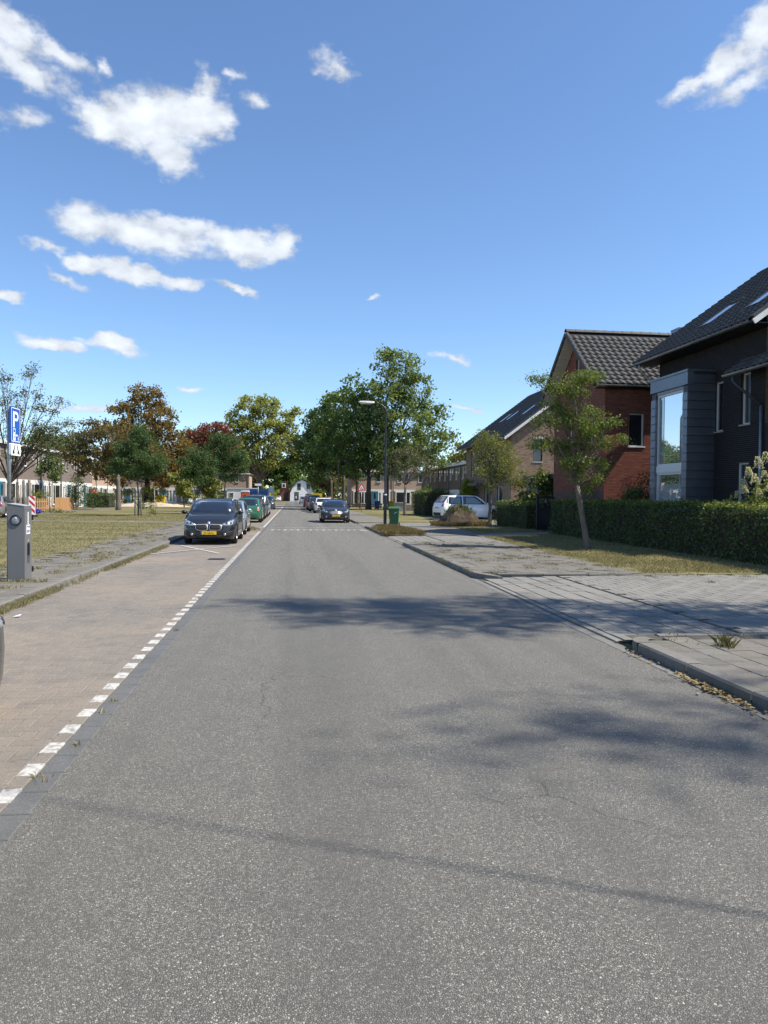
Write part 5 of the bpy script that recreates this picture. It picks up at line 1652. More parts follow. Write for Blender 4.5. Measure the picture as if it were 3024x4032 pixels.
# ============ tan brick house ============
H = thing('tan_brick_house', 'tan brick house with long dark roof behind the small street trees', 'house')
TX, TY0, TY1 = 15.0, 49.05, 62.4
top = [(0, 6.22), (5.9, 6.22 + 5.9 * .75), (11.8, 6.22)]
gop = (1.55, 2.22, 4.2, 5.78)
wall(H, (TX, TY0, 0), (1, 0, 0), (0, -1, 0), 11.8, 0.0, top, [gop], M_BRICK_YEL, M_MORTAR_Y, 300, zb=0.8)
window(H, (TX + gop[0], TY0, gop[2]), (1, 0, 0), (0, -1, 0), gop[1] - gop[0], gop[3] - gop[2], M_BLACKMETAL, M_GLASS, fr=0.05, sill=M_WHITE)
box('lintel', (TX + gop[0] - .02, TX + gop[1] + .02, TY0 - .03, TY0 - .009, gop[3], gop[3] + .16), M_OFFWHITE, H)
sops = [(TY1 - b, TY1 - a, z0, z1) for a, b, z0, z1 in ((50.8, 51.4, 3.8, 5.5), (53.2, 53.8, 3.8, 5.5), (55.6, 56.1, 3.4, 5.6), (58.0, 58.5, 3.4, 5.6), (60.0, 60.5, 3.4, 5.6), (51.2, 52.5, 0.6, 2.5), (55.0, 56.1, 0.1, 2.4))]
wall(H, (TX, TY1, 0), (0, -1, 0), (-1, 0, 0), TY1 - TY0, 0.0, 6.22, sops, M_BRICK_YEL, M_MORTAR_Y, 0, name='street_wall', zb=0.8)
for a, b, z0, z1 in sops:
    window(H, (TX, TY1 - a, z0), (0, -1, 0), (-1, 0, 0), b - a, z1 - z0, M_WHITE, M_GLASS, fr=0.05, sill=M_CONCRETE)
so = Vector((1, 0, .75)).normalized()
eo = Vector((14.39, 63.6, 5.86))
rf, rn = roof_plane(H, eo, (0, -1, 0), so, 14.9, 6.7 * 1.25, 300, holes=[(3.9, 4.8, 3.3, 4.9), (5.9, 6.8, 3.3, 4.9), (10.0, 10.9, 3.3, 4.9)])
for a in (3.9, 5.9, 10.0):
    skylight(rf, eo, Vector((0, -1, 0)), so, rn, a, 3.35, 0.85, 1.5)
MB().add([(21.1, 63.6, 10.89), (21.1, 48.7, 10.89), (27.6, 48.7, 5.95), (27.6, 63.6, 5.95)], [(0, 1, 2, 3)]).build('back_roof', M_SLATE, H)
gutter_run(H, (14.36, 63.6, 5.84), (14.36, 48.7, 5.84))
for k in range(18):
    c = eo + Vector((0, -14.92, 0)) + so * (k * 0.46)
    o = MB().box(-0.07, 0.07, 0, 0.45, -0.02, 0.09).build('verge_tile', M_SLATE, rf)
    o.matrix_local = Matrix.Translation(c + rn * 0.02) @ Matrix((Vector((0, -1, 0)), so, rn)).transposed().to_4x4()
o = MB().box(-0.02, 0.02, -0.1, 8.4, -0.15, 0.02).build('barge_board', M_WHITE, rf)
o.matrix_local = Matrix.Translation(eo + Vector((0, -15.0, 0))) @ Matrix((Vector((0, -1, 0)), so, rn)).transposed().to_4x4()
box('far_wall', (TX + .1, 26.8, TY1 - .1, TY1, 0, 6.1), M_MORTAR_Y, H)
MB().tube([(14.45, 54.6, 5.75), (14.92, 54.5, 5.2), (14.92, 54.5, 0)], 0.045, 8).build('downpipe', M_ZINCPIPE, H, True)
box('porch_roof', (13.9, 14.98, 54.6, 57.6, 2.6, 2.8), M_ZINC, H)


# ============ terraces ============
def terrace(name, label, o, u, n, units, uw, h, depth, m_wall, band, doors, group=None, upper=True, green_panel=None, chimney=True):
    """Two storeys: brick above, white painted frames, doors and panels below, flat roof with a white edge."""
    t = thing(name, label, 'terrace', (0, 0, 0), 0, group)
    o, u, n = Vector(o), Vector(u), Vector(n)
    L = units * uw

    def slab(nm, a0, a1, d0, d1, z0, z1, m, par=t):
        V = [o + u * a + n * d + Vector((0, 0, z)) for z in (z0, z1) for d in (d0, d1) for a in (a0, a1)]
        return MB().add(V, [(0, 2, 3, 1), (4, 5, 7, 6), (0, 1, 5, 4), (2, 6, 7, 3), (0, 4, 6, 2), (1, 3, 7, 5)]).build(nm, m, par)
    w = slab('wall', 0, L, -depth, 0, 0, h - .12, m_wall)
    slab('roof', -.25, L + .25, -depth - .2, .25, h - .12, h + .02, M_FLATROOF)
    slab('roof_edge', -.27, L + .27, .25, .29, h - .16, h + .06, M_WHITE)
    for k in range(units):
        a = k * uw
        slab('lower_band', a + .1, a + uw - .1, 0.003, 0.06, band - .28, band, M_WHITE)
        f = slab('living_window', a + .35, a + uw * .42, 0.003, 0.09, .45, band - .28, M_WHITE)
        slab('pane', a + .5, a + uw * .30, .09, .10, .62, band - .42, M_GLASS if green_panel != k else M_GREENPANEL, f)  # one chosen unit has a pale green pane
        slab('pane', a + uw * .325, a + uw * .40, .09, .10, .62, band - .42, M_GLASS, f)
        d = slab('door', a + uw * .50, a + uw * .62, 0.003, 0.08, .05, band - .30, doors[k % len(doors)])
        slab('door_pane', a + uw * .535, a + uw * .585, .08, .09, 1.3, band - .5, M_GLASS, d)
        p = slab('side_panel', a + uw * .64, a + uw * .93, 0.003, 0.07, .05, band - .28, M_WHITE)
        for q in range(3):
            slab('panel_pane', a + uw * (.67 + q * .085), a + uw * (.70 + q * .085), .07, .08, .5, band - .5, M_GLASS, p)
        if upper:
            for (x0, x1, z0, z1) in ((.10, .20, .42, .86), (.30, .37, .66, .86), (.60, .70, .42, .86), (.82, .89, .66, .86)):
                zz0, zz1 = band + (h - band) * z0 * .95, band + (h - band) * z1
                f = slab('upper_window', a + uw * x0, a + uw * x1, 0.003, 0.05, zz0, zz1, M_WHITE)
                slab('pane', a + uw * x0 + .1, a + uw * x1 - .07, .05, .06, zz0 + .1, zz1 - .08, M_GLASS, f)
                slab('sill', a + uw * x0 - .05, a + uw * x1 + .05, .0035, .1, zz0 - .09, zz0, M_CONCRETE, f)
        slab('downpipe', a + uw - .06, a + uw + .04, .065, .15, 0.1, h - .15, M_ZINCPIPE)
        if chimney:
            c = slab('chimney', a + uw * .35, a + uw * .65, -depth * .5, -depth * .35, h + .02, h + .75, m_wall)
            slab('chimney_pot', a + uw * .42, a + uw * .47, -depth * .45, -depth * .40, h + .75, h + 1.1, M_CONCRETE, c)
            slab('chimney_pot', a + uw * .53, a + uw * .58, -depth * .45, -depth * .40, h + .75, h + 1.1, M_CONCRETE, c)
    return t


terrace('terraced_houses', 'taupe brick terrace with white lower storey on the left behind the hawthorn', (-25, 94, 0), (0, -1, 0), (1, 0, 0), 6, 6.2, 6.1, 9, M_RENDER_L, 2.95, [M_BLUE, M_BLUE, M_WHITE])
terrace('terraced_houses', 'farther taupe terrace with the red awning behind the brown tree', (-29.5, 126, 0), (0, -1, 0), (1, 0, 0), 4, 6.6, 5.6, 9, M_RENDER_C, 2.9, [M_WHITE, M_BLUE])
terrace('terraced_houses', 'cream terrace with blue doors across the back of the green', (-33, 134, 0), (1, 0, 0), (0, -1, 0), 4, 6.2, 5.6, 9, M_RENDER_C, 2.9, [M_BLUE, M_CYAN, M_CYAN], green_panel=2)
terrace('terraced_houses', 'brown brick terrace in shade beyond the tan brick house', (18, 102, 0), (0, -1, 0), (-1, 0, 0), 5, 6.2, 5.3, 9, M_RENDER_R, 2.5, [M_BLUE, M_WHITE])
terrace('terraced_houses', 'sunlit pinkish terrace with a teal door behind the right row of trees', (8.5, 109, 0), (1, 0, 0), (0, -1, 0), 2, 6.4, 5.5, 9, M_RENDER_C, 2.7, [M_BLUE, M_WHITE])
# red awning
t = thing('awning', 'red sloping awning over a window of the far left terrace', 'awning')
MB().add([(-29.4, 103.4, 3.05), (-29.4, 107.4, 3.05), (-27.5, 107.4, 1.9), (-27.5, 103.4, 1.9), (-29.4, 103.4, 3.01), (-29.4, 107.4, 3.01), (-27.5, 107.4, 1.86), (-27.5, 103.4, 1.86)],
         [(0, 1, 2, 3), (7, 6, 5, 4), (0, 3, 7, 4), (1, 5, 6, 2), (3, 2, 6, 7)]).build('cloth', M_AWNING, t)
for y in (103.5, 107.3):
    MB().tube([(-29.45, y, 1.9), (-27.55, y, 1.86)], 0.03, 6).build('arm', M_WHITE, t)

# ============ the houses closing the road ============
H = thing('white_house', 'white house with rounded gable closing the end of the road', 'house')
cx, Yh = 2.1, 212
g = [(-3.35, 0), (3.45, 0), (3.4, 2.6), (2.6, 4.3), (1.6, 5.5), (0.2, 6.2), (-1.3, 5.6), (-2.5, 4.2), (-3.3, 2.4)]
MB().prism([(cx + a, z) for a, z in g], 1, Yh, Yh + 8).build('wall', M_WHITE, H)
g2 = [(-3.3, 2.4), (-2.5, 4.2), (-1.3, 5.6), (0.2, 6.2), (1.6, 5.5), (2.6, 4.3), (3.4, 2.6)]
rp = [(cx + a, z + .02) for a, z in g2] + [(cx + a * 1.05, z + .35) for a, z in reversed(g2)]
MB().prism(rp, 1, Yh - .35, Yh + 8.2).build('roof', M_SLATE, H)
for (x, z, w, h, m) in ((-.75, 3.3, 1.0, 1.9, M_GLASS), (1.9, 3.3, .95, 1.8, M_GLASSB), (-1.45, .3, 1.25, 2.4, M_GLASS), (2.0, .6, 1.6, 1.6, M_GLASS)):
    f = box('window', (cx + x - w / 2, cx + x + w / 2, Yh - .05, Yh - .003, z, z + h), M_ZINCD, H)
    box('pane', (cx + x - w / 2 + .1, cx + x + w / 2 - .1, Yh - .06, Yh - .051, z + .1, z + h - .1), m, f)
H = thing('pink_brick_house', 'pinkish brick house with a small dormer left of the white house', 'house')
MB().prism([(-4.6, 0), (-1.35, 0), (-1.35, 2.2), (-2.2, 5.6), (-3.2, 5.6), (-4.6, 2.6)], 1, 214, 222).build('wall', M_BRICK_RED, H)
MB().prism([(-1.22, 2.1), (-2.1, 5.85), (-3.3, 5.85), (-3.2, 5.62), (-2.2, 5.62), (-1.36, 2.1)], 1, 213.7, 222.2).build('roof', M_SLATE, H)
f = box('dormer', (-3.6, -2.5, 213.5, 213.997, 3.9, 5.2), M_WHITE, H)
box('pane', (-3.4, -2.7, 213.47, 213.499, 4.1, 5.0), M_GLASS, f)
box('door', (-2.9, -1.9, 213.9, 213.997, 0, 2.6), M_BLACKMETAL, H)
# ------------------------------------------------------------------ cars
def paint(name, col, metal=0.3, rough=0.3, coat=1.0):
    return mat(name, col, rough, metal, coat=coat)


P_BLACK = paint('blue_black_car_paint', (0.004, 0.005, 0.009), 0.0, 0.5, 0.8)
P_BLACK2 = paint('black_car_paint', (0.004, 0.0045, 0.006), 0.0, 0.5, 0.8)
P_SILVER = paint('silver_car_paint', (0.42, 0.44, 0.47), 0.6, 0.35)
P_GREEN = paint('green_car_paint', (0.035, 0.17, 0.085), 0.35)
P_BLUEGREY = paint('blue_grey_car_paint', (0.13, 0.16, 0.21), 0.5)
P_MINT = paint('pale_car_paint', (0.55, 0.62, 0.62), 0.1)
P_DGREY = paint('dark_grey_car_paint', (0.07, 0.085, 0.09), 0.4)
P_WHITE = paint('white_car_paint', (0.84, 0.845, 0.85), 0.0, 0.35)
P_NAVY = paint('navy_car_paint', (0.015, 0.02, 0.035), 0.3)
P_BROWN = paint('brown_grey_car_paint', (0.09, 0.075, 0.07), 0.4)
P_RED = paint('dark_red_car_paint', (0.22, 0.02, 0.025), 0.3)
P_GREYG = paint('grey_beige_car_paint', (0.27, 0.27, 0.26), 0.5, 0.4)
M_CARGLASS = glassmat('car_glass', (0.012, 0.016, 0.022), 1.75)
M_TYRE = mat('tyre_rubber', (0.018, 0.018, 0.018), 0.85)
M_RIM = mat('alloy_rim', (0.42, 0.42, 0.43), 0.35, 0.8)
M_PLASTIC = mat('black_plastic', (0.014, 0.014, 0.015), 0.55)
M_CHROME = mat('chrome_trim', (0.82, 0.83, 0.85), 0.28, 0.55)
M_LAMP = mat('headlight_lens', (0.50, 0.53, 0.56), 0.12, 0.5, coat=1.0)
M_LAMPD = mat('headlight_projector', (0.05, 0.055, 0.06), 0.1, 0.4, coat=1.0)
M_TAIL = mat('red_tail_lamp', (0.30, 0.018, 0.015), 0.2, coat=1.0)
M_TAILP = mat('pale_pink_tail_lamp', (0.55, 0.20, 0.17), 0.25, coat=1.0)
M_PLATE = mat('yellow_number_plate', (0.82, 0.52, 0.02), 0.45)
M_PLATEB = mat('blue_plate_strip', (0.01, 0.06, 0.35), 0.45)
M_INK = mat('black_lettering', (0.01, 0.01, 0.01), 0.6)
M_ROUND = mat('blue_emblem_enamel', (0.03, 0.14, 0.42), 0.3)


def curve(pts, x):
    return float(np.interp(x, [p[0] for p in pts], [p[1] for p in pts]))


def smooth_profile(pts, L, win=0.10, n=400):
    xs = np.linspace(0, L, n)
    ys = np.interp(xs, [p[0] for p in pts], [p[1] for p in pts])
    k = max(1, int(win / L * n))
    ker = np.ones(k) / k
    ys2 = np.convolve(np.pad(ys, (k, k), mode='edge'), ker, 'same')[k:-k]
    return xs, ys2


class Car:
    """Local frame: +y forward, x right, z up, origin on the ground at the middle."""

    def __init__(s, label, cat, spec, pnt, loc, heading, group=None, name='parked_car', lod=0):
        s.t = thing(name, label, cat, loc, heading, group)
        s.sp, s.p = spec, pnt
        s.lod = lod
        s.body()
        s.glass()
        s.wheels()

    def body(s):
        q = s.sp
        L, W, Hh = q['L'], q['W'], q['H']
        nose, hood, belt, tail = q['nose'], q['hood'], q['belt'], q['tail']
        wb, wt, re, rb = q['ws_base'], q['ws_top'], q['roof_end'], q['rear_base']
        up = smooth_profile([(0, 0.52), (0.03, nose * .86), (0.16, nose), (wb * .6, (nose + hood) / 2 + .035), (wb, hood), ((wb + wt) / 2, hood + (Hh - hood) * .56), (wt, Hh - .045),
                             ((wt + re) / 2, Hh), (re, Hh - .05), (rb, tail), (L - .10, tail - .03), (L - .02, tail - .18), (L, tail - .34)], L, 0.09)
        bl = smooth_profile([(0, 0.50), (0.05, nose * .84), (0.2, nose - .03), (wb, hood - .03), (wt + .2, belt), (rb, belt + .03), (L - .1, tail - .06), (L, tail - .36)], L, 0.09)
        wd = smooth_profile([(0, W * .33), (0.06, W * .40), (0.22, W * .455), (0.55, W * .485), (1.0, W * .5), (L - 1.0, W * .5), (L - .45, W * .485), (L - .15, W * .45), (L - .04, W * .40), (L, W * .34)], L, 0.06)
        bt = smooth_profile([(0, .30), (0.08, .20), (0.5, .17), (L - .6, .19), (L - .12, .26), (L, .36)], L, 0.05)
        wh = [q['fw'], L - q['rw']]
        wr = q['wr']
        ar = wr + 0.055
        st = set(np.linspace(0, L, 34).tolist() + [0.02, 0.05, 0.09, L - .02, L - .05, L - .09])
        for w_ in wh:
            st |= set((w_ + ar * np.array([-1.02, -1.0, -.92, -.8, -.6, -.35, 0, .35, .6, .8, .92, 1.0, 1.02])).tolist())
        st = sorted(x for x in st if 0 <= x <= L)
        roof_w = q.get('roof_w', 0.36) * W
        V, rings = [], []
        for d in st:
            zu, zb_, w, zl = np.interp(d, *up), np.interp(d, *bl), np.interp(d, *wd), np.interp(d, *bt)
            zu = max(zu, zb_ + 0.012)
            t = min(1.0, max(0.0, (zu - zb_) / (Hh - belt)))
            arch = 0.0
            for w_ in wh:
                if abs(d - w_) < ar:
                    arch = max(arch, wr + math.sqrt(max(0, ar * ar - (d - w_) ** 2)))
            za = max(zl, arch)
            zs = max(zl + .10, arch)
            xg = w * .90 * (1 - t) + (roof_w + 0.02) * t
            x_low = w * (0.90 - 0.03 * t)
            zm = zs + (zb_ - zs) * .45
            in_x = w * .62
            ring = [(0, zl), (in_x, zl), (in_x + .01, za if arch else zl), (w * .955, za), (w * .985, zs + 0.005), (w * 1.0, zm), (w * .985, zb_ - .05 * (1 if zb_ - zm > .1 else .3)), (x_low, zb_), (xg, zu - .035 * (0.4 + .6 * t)), (xg * .86, zu - .008), (xg * .45, zu + .006), (0, zu + .010)]
            rings.append(len(V))
            y = L / 2 - d
            full = ring + [(-x, z) for x, z in reversed(ring[1:-1])]
            V += [(x, y, z) for x, z in full]
        n = 22
        Fc = []
        for i in range(len(st) - 1):
            a, b = rings[i], rings[i + 1]
            for k in range(n):
                k2 = (k + 1) % n
                Fc.append((a + k, b + k, b + k2, a + k2))
        Fc.append(tuple(rings[0] + k for k in range(n)))
        Fc.append(tuple(rings[-1] + k for k in range(n - 1, -1, -1)))
        me = pymesh('body', V, Fc, s.p, True)
        s.b = obj('body', me, s.t)
        s.bvh = BVHTree.FromPolygons([Vector(v) for v in V], Fc)

    def decal(s, name, poly, axis, side, m, off=0.008, parent=None, rings=3, n=28, thick=0.012):
        """Polygon drawn in the plane across the axis, pressed onto the body from that side."""
        # resample outline
        P = [Vector((a, b)) for a, b in poly]
        per = [(P[(i + 1) % len(P)] - P[i]).length for i in range(len(P))]
        tot = sum(per)
        out = []
        for i in range(len(P)):
            k = max(1, int(round(n * per[i] / tot)))
            for j_ in range(k):
                out.append(P[i].lerp(P[(i + 1) % len(P)], j_ / k))
        c = sum(out, Vector((0, 0))) / len(out)
        V = []

        def hit(p, lift):
            if axis == 1:
                o_, d_ = Vector((p.x, side * 6, p.y)), Vector((0, -side, 0))
            elif axis == 0:
                o_, d_ = Vector((side * 4, p.x, p.y)), Vector((-side, 0, 0))
            else:
                o_, d_ = Vector((p.x, p.y, 5)), Vector((0, 0, -1))
            h = s.bvh.ray_cast(o_, d_)
            if h[0] is None:
                return None
            nn = h[1]
            if nn.dot(d_) > 0:
                nn = -nn
            return h[0] + nn * lift
        N = len(out)
        idx = {}
        for r_ in range(rings + 1):
            f = r_ / rings
            if r_ == 0:
                q = hit(c, off)
                if q is None:
                    return None
                V.append(q)
                continue
            for p in out:
                q = hit(c + (p - c) * f, off)
                if q is None:
                    q = V[-1]
                V.append(q)
        for p in out:
            q = hit(p, off - thick)
            V.append(q if q is not None else V[-1])
        Fc = []
        for k in range(N):
            Fc.append((0, 1 + k, 1 + (k + 1) % N))
        for r_ in range(1, rings + 1):
            a, b = 1 + (r_ - 1) * N, 1 + r_ * N
            for k in range(N):
                k2 = (k + 1) % N
                Fc.append((a + k, b + k, b + k2, a + k2))
        me = pymesh(name, V, Fc, m, True)
        bm = bmesh.new()
        bm.from_mesh(me)
        bmesh.ops.recalc_face_normals(bm, faces=bm.faces[:])
        bm.to_mesh(me)
        bm.free()
        return obj(name, me, parent or s.t)

    def glass(s):
        q = s.sp
        L, W, Hh = q['L'], q['W'], q['H']
        f = q['hood'] + .035
        rw = q.get('roof_w', .36) * W
        bw = W * .40
        tz = Hh - .085
        s.decal('windscreen', [(-bw, f), (0, f - .02), (bw, f), (rw * .93, tz), (0, tz + .02), (-rw * .93, tz)], 1, 1, M_CARGLASS)
        tb = q.get('rw_base', q['tail'] + .05)
        s.decal('rear_window', [(-bw * .92, tb), (bw * .92, tb), (rw * .9, tz - .01), (-rw * .9, tz - .01)], 1, -1, M_CARGLASS)
        ya, yb = L / 2 - q['ws_base'] - .16, L / 2 - q['ws_top'] - .10
        yc, yd = L / 2 - q['roof_end'], L / 2 - q['rear_base'] + .22
        zb_, zt = q['belt'] + .03, Hh - .10
        ym = (yb + yc) / 2 - .05
        for sd_ in (-1, 1):
            s.decal('side_window', [(ya, zb_), (ya - .05, zb_ + .05), (yb - .05, zt), (ym + .04, zt + .01), (ym + .04, zb_)], 0, sd_, M_CARGLASS)
            s.decal('side_window', [(ym - .04, zb_), (ym - .04, zt + .01), (yc + .15, zt - .02), (yc - .05, zt - .06), (yc - .12, zb_ + .02)], 0, sd_, M_CARGLASS)
            if q.get('quarter'):
                s.decal('side_window', [(yc - .18, zb_ + .03), (yc - .12, zt - .09), (yd + .10, zt - .20), (yd + .02, zb_ + .06)], 0, sd_, M_CARGLASS)
            if s.lod < 2:
                s.decal('door_handle', [(ym + .14, zb_ - .13), (ym + .32, zb_ - .13), (ym + .32, zb_ - .10), (ym + .14, zb_ - .10)], 0, sd_, s.p, off=.02, n=10, rings=1, thick=.02)
            # mirror
            x = sd_ * (W * .5 + .075)
            mb = MB()
            y0, z0 = ya + .02, q['belt'] + .06
            mb.tube([(sd_ * (W * .46), y0, z0 - .02), (x - sd_ * .07, y0, z0)], 0.03, 6)
            mb.lathe([(0.02, -.055), (.075, -.045), (.10, -.01), (.085, .035), (.03, .06)], (0, 0, 0), 1, 12)
            k = len(mb.V) - 60
            mb.V[k:] = [(x + a * 1.05, y0 + b, z0 + .02 + c * .78) for a, b, c in mb.V[k:]]
            mr = mb.build('wing_mirror', q.get('mirror', s.p), s.t, True)
            MB().box(x - .075, x + .075, y0 - .058, y0 - .052, z0 - .02, z0 + .07).build('mirror_glass', M_CARGLASS, mr)

    def wheels(s):
        q = s.sp
        L, W, r_ = q['L'], q['W'], q['wr']
        wdt = 0.21
        prof = [(r_ * .68, -wdt / 2), (r_ * .93, -wdt / 2), (r_, -wdt * .36), (r_, wdt * .36), (r_ * .93, wdt / 2), (r_ * .68, wdt / 2)]
        ty = MB().lathe(prof, (0, 0, 0), 0, 28).mesh('tyre', M_TYRE, True)
        rm = MB()
        rm.lathe([(r_ * .69, 0.085), (r_ * .66, 0.06), (r_ * .64, 0.0)], (0, 0, 0), 0, 28)
        rm.lathe([(0.0, .075), (.05, .075), (.06, .05)], (0, 0, 0), 0, 14)
        for k in range(5):
            a = 2 * math.pi * k / 5
            c_, s_ = math.cos(a), math.sin(a)
            V = []
            for (rr, hw) in ((.03, .045), (r_ * .66, .03)):
                for x in (.045, .078):
                    for sgn in (-1, 1):
                        V.append((x, c_ * rr - s_ * hw * sgn, s_ * rr + c_ * hw * sgn))
            rm.add(V, [(0, 1, 3, 2), (4, 6, 7, 5), (0, 4, 5, 1), (2, 3, 7, 6), (0, 2, 6, 4), (1, 5, 7, 3)])
        rmm = rm.mesh('rim', M_RIM, False)
        dk = MB().lathe([(0, .01), (r_ * .67, .01)], (0, 0, 0), 0, 20).mesh('spoke_shade_disc', M_PLASTIC)  # flat black disc stands for the shade behind the spokes
        for d in (q['fw'], L - q['rw']):
            for sd_ in (-1, 1):
                w = bpy.data.objects.new('wheel', ty)
                w.location = (sd_ * (W / 2 - wdt / 2 - .015), L / 2 - d, r_)
                w.rotation_euler = (0, 0, 0 if sd_ > 0 else math.pi)
                link(w, s.t)
                obj('rim', rmm, w)
                obj('spoke_shade', dk, w)

    def plate(s, front, z, txt, white=False):
        q = s.sp
        sd_ = 1 if front else -1
        h = s.bvh.ray_cast(Vector((0.2, sd_ * 6, z)), Vector((0, -sd_, 0)))
        y = (h[0].y if h[0] else sd_ * q['L'] / 2) + sd_ * .012
        pl = MB().bevbox(-.26, .26, -.055, .055, -.01, .008, .004).build('number_plate', M_PLATE, s.t)
        # local z of the plate looks outwards
        pl.matrix_local = Matrix.Translation((0, y, z)) @ (Matrix.Rotation(math.pi, 4, 'Z') if sd_ > 0 else Matrix.Identity(4)) @ Matrix.Rotation(math.pi / 2, 4, 'X')
        MB().box(-.258, -.215, -.053, .053, .008, .0095).build('plate_strip', M_PLATEB, pl)
        if txt:
            o = obj('plate_text', text_mesh('plate_text', txt, 0.098, M_INK), pl)
            o.location = (.02, -.002, .0095)

    def front(s, lamp, grille, m_grille=None, intake=None, fog=None, lamp_m=None, bars=0, chrome=True, kidney=False):
        m_grille = m_grille or M_PLASTIC
        for sd_ in (-1, 1):
            ld = s.decal('headlight', [(sd_ * a, b) for a, b in lamp], 1, 1, lamp_m or M_LAMP, n=22)
            cx = sum(a for a, b in lamp) / len(lamp)
            cz = sum(b for a, b in lamp) / len(lamp)
            if ld and s.lod < 2:
                for dx in (-.07, .06):
                    s.decal('projector', [(sd_ * (cx + dx + .036 * math.cos(t)), cz - .006 + .036 * math.sin(t)) for t in np.linspace(0, 6.283, 9)[:-1]], 1, 1, M_LAMPD, off=.014, parent=ld, n=10, rings=2)
            for gpoly in grille if kidney else ():
                pp = [(sd_ * a, b) for a, b in gpoly]
                c = Vector((sum(p[0] for p in pp) / len(pp), sum(p[1] for p in pp) / len(pp)))
                g0 = s.decal('grille_surround', [(c.x + (a - c.x) * 1.09, c.y + (b - c.y) * 1.16) for a, b in pp], 1, 1, M_CHROME, off=.014, n=26, thick=.02)
                g1 = s.decal('grille', pp, 1, 1, m_grille, off=.022, n=26)
            if fog:
                fo = s.decal('fog_light_recess', [(sd_ * a, b) for a, b in fog], 1, 1, M_PLASTIC, off=.010, n=20)
                fx, fz = fog[0][0] * .35 + fog[-1][0] * .2 + .30, sum(b for a, b in fog) / len(fog)
                s.decal('fog_light', [(sd_ * (fx + .045 * math.cos(t)), fz + .045 * math.sin(t)) for t in np.linspace(0, 6.283, 9)[:-1]], 1, 1, M_LAMP, off=.02, n=10, rings=2)
        if not kidney:
            for gpoly in grille:
                pp = gpoly + [(-a, b) for a, b in reversed(gpoly)]
                g1 = s.decal('grille', pp, 1, 1, m_grille, off=.012, n=30)
                if bars and g1:
                    z0, z1 = min(b for a, b in gpoly), max(b for a, b in gpoly)
                    wmx = max(a for a, b in gpoly)
                    for k in range(bars):
                        z = z0 + (z1 - z0) * (k + .7) / (bars + .4)
                        ww = wmx * (.96 - .5 * abs((z - z0) / (z1 - z0) - .5))
                        s.decal('grille_bar', [(-ww, z - .008), (ww, z - .008), (ww, z + .008), (-ww, z + .008)], 1, 1, M_CHROME, off=.022, parent=g1, n=24, rings=1)
        if intake:
            pp = intake + [(-a, b) for a, b in reversed(intake)]
            g2 = s.decal('lower_intake', pp, 1, 1, M_PLASTIC, off=.010, n=28)
            z0, z1 = min(b for a, b in intake), max(b for a, b in intake)
            if s.lod < 2 and g2:
                for k in range(2):
                    z = z0 + (z1 - z0) * (k + 1) / 3
                    ww = max(a for a, b in intake) * .9
                    s.decal('intake_slat', [(-ww, z - .009), (ww, z - .009), (ww, z + .009), (-ww, z + .009)], 1, 1, P_BLACK2, off=.02, parent=g2, n=20, rings=1)

    def rear(s, lamp, m_lamp=None, bumper=None, plate_z=None, txt=''):
        for sd_ in (-1, 1):
            s.decal('tail_lamp', [(sd_ * a, b) for a, b in lamp], 1, -1, m_lamp or M_TAIL, n=20, off=.012)
        if bumper:
            pp = bumper + [(-a, b) for a, b in reversed(bumper)]
            s.decal('rear_bumper', pp, 1, -1, M_PLASTIC, n=26, off=.01)
        if plate_z:
            s.plate(False, plate_z, txt)

    def rails(s, m=M_CHROME):
        q = s.sp
        for sd_ in (-1, 1):
            x = sd_ * (q.get('roof_w', .36) * q['W'] * .97)
            y0, y1 = q['L'] / 2 - q['ws_top'] - .05, q['L'] / 2 - q['roof_end'] + .1
            z = q['H'] + .0
            MB().tube([(x, y0, z - .075), (x, y0 - .14, z - .015), (x, y1 + .14, z - .015), (x, y1, z - .075)], 0.014, 6).build('roof_rail', m, s.t, True)


def spec(**k):
    d = dict(L=4.2, W=1.78, H=1.48, nose=.80, hood=.98, belt=.95, tail=1.0, ws_base=1.15, ws_top=1.75, roof_end=3.45, rear_base=4.02, fw=.86, rw=.78, wr=.315, roof_w=.36)
    d.update(k)
    return d


G_LEFT = 'cars parked in the left hand bays'
G_RIGHT = 'cars parked along the right kerb'
DOWN, UPW = math.pi, 0.0        # heading towards / away from the camera

# the nearest car, seen from the front
c = Car('blue black hatchback with twin oval grilles, nearest parked car facing us on the left', 'car',
        spec(L=4.34, W=1.80, H=1.56, nose=.82, hood=1.06, belt=1.0, tail=1.06, ws_base=1.05, ws_top=1.82, roof_end=3.6, rear_base=4.15, wr=.325, roof_w=.365, quarter=True), P_BLACK, (-2.86, 27.05, 0.004), DOWN, G_LEFT)
c.front([(.86, .80), (.84, .70), (.66, .655), (.44, .655), (.42, .69), (.60, .77), (.80, .86)], [[(.045, .66), (.045, .54), (.085, .505), (.32, .505), (.40, .545), (.425, .63), (.39, .675), (.10, .685)]],
        intake=[(.36, .225), (.46, .32), (.0, .33)], fog=[(.42, .40), (.80, .47), (.80, .33), (.60, .28), (.48, .32)], kidney=True)
c.plate(True, .405, 'JV-564-L')
em = c.decal('emblem', [(.042 * math.cos(t), .735 + .042 * math.sin(t)) for t in np.linspace(0, 6.283, 13)[:-1]], 1, 1, M_CHROME, off=.012, n=14, rings=2)
for a0 in (0, math.pi):
    c.decal('emblem_quarter', [(0, .735)] + [(.028 * math.cos(a0 + t), .735 + .028 * math.sin(a0 + t)) for t in np.linspace(0, 1.57, 5)], 1, 1, M_ROUND, off=.016, parent=em, n=10, rings=1)
c.rails(M_CHROME)
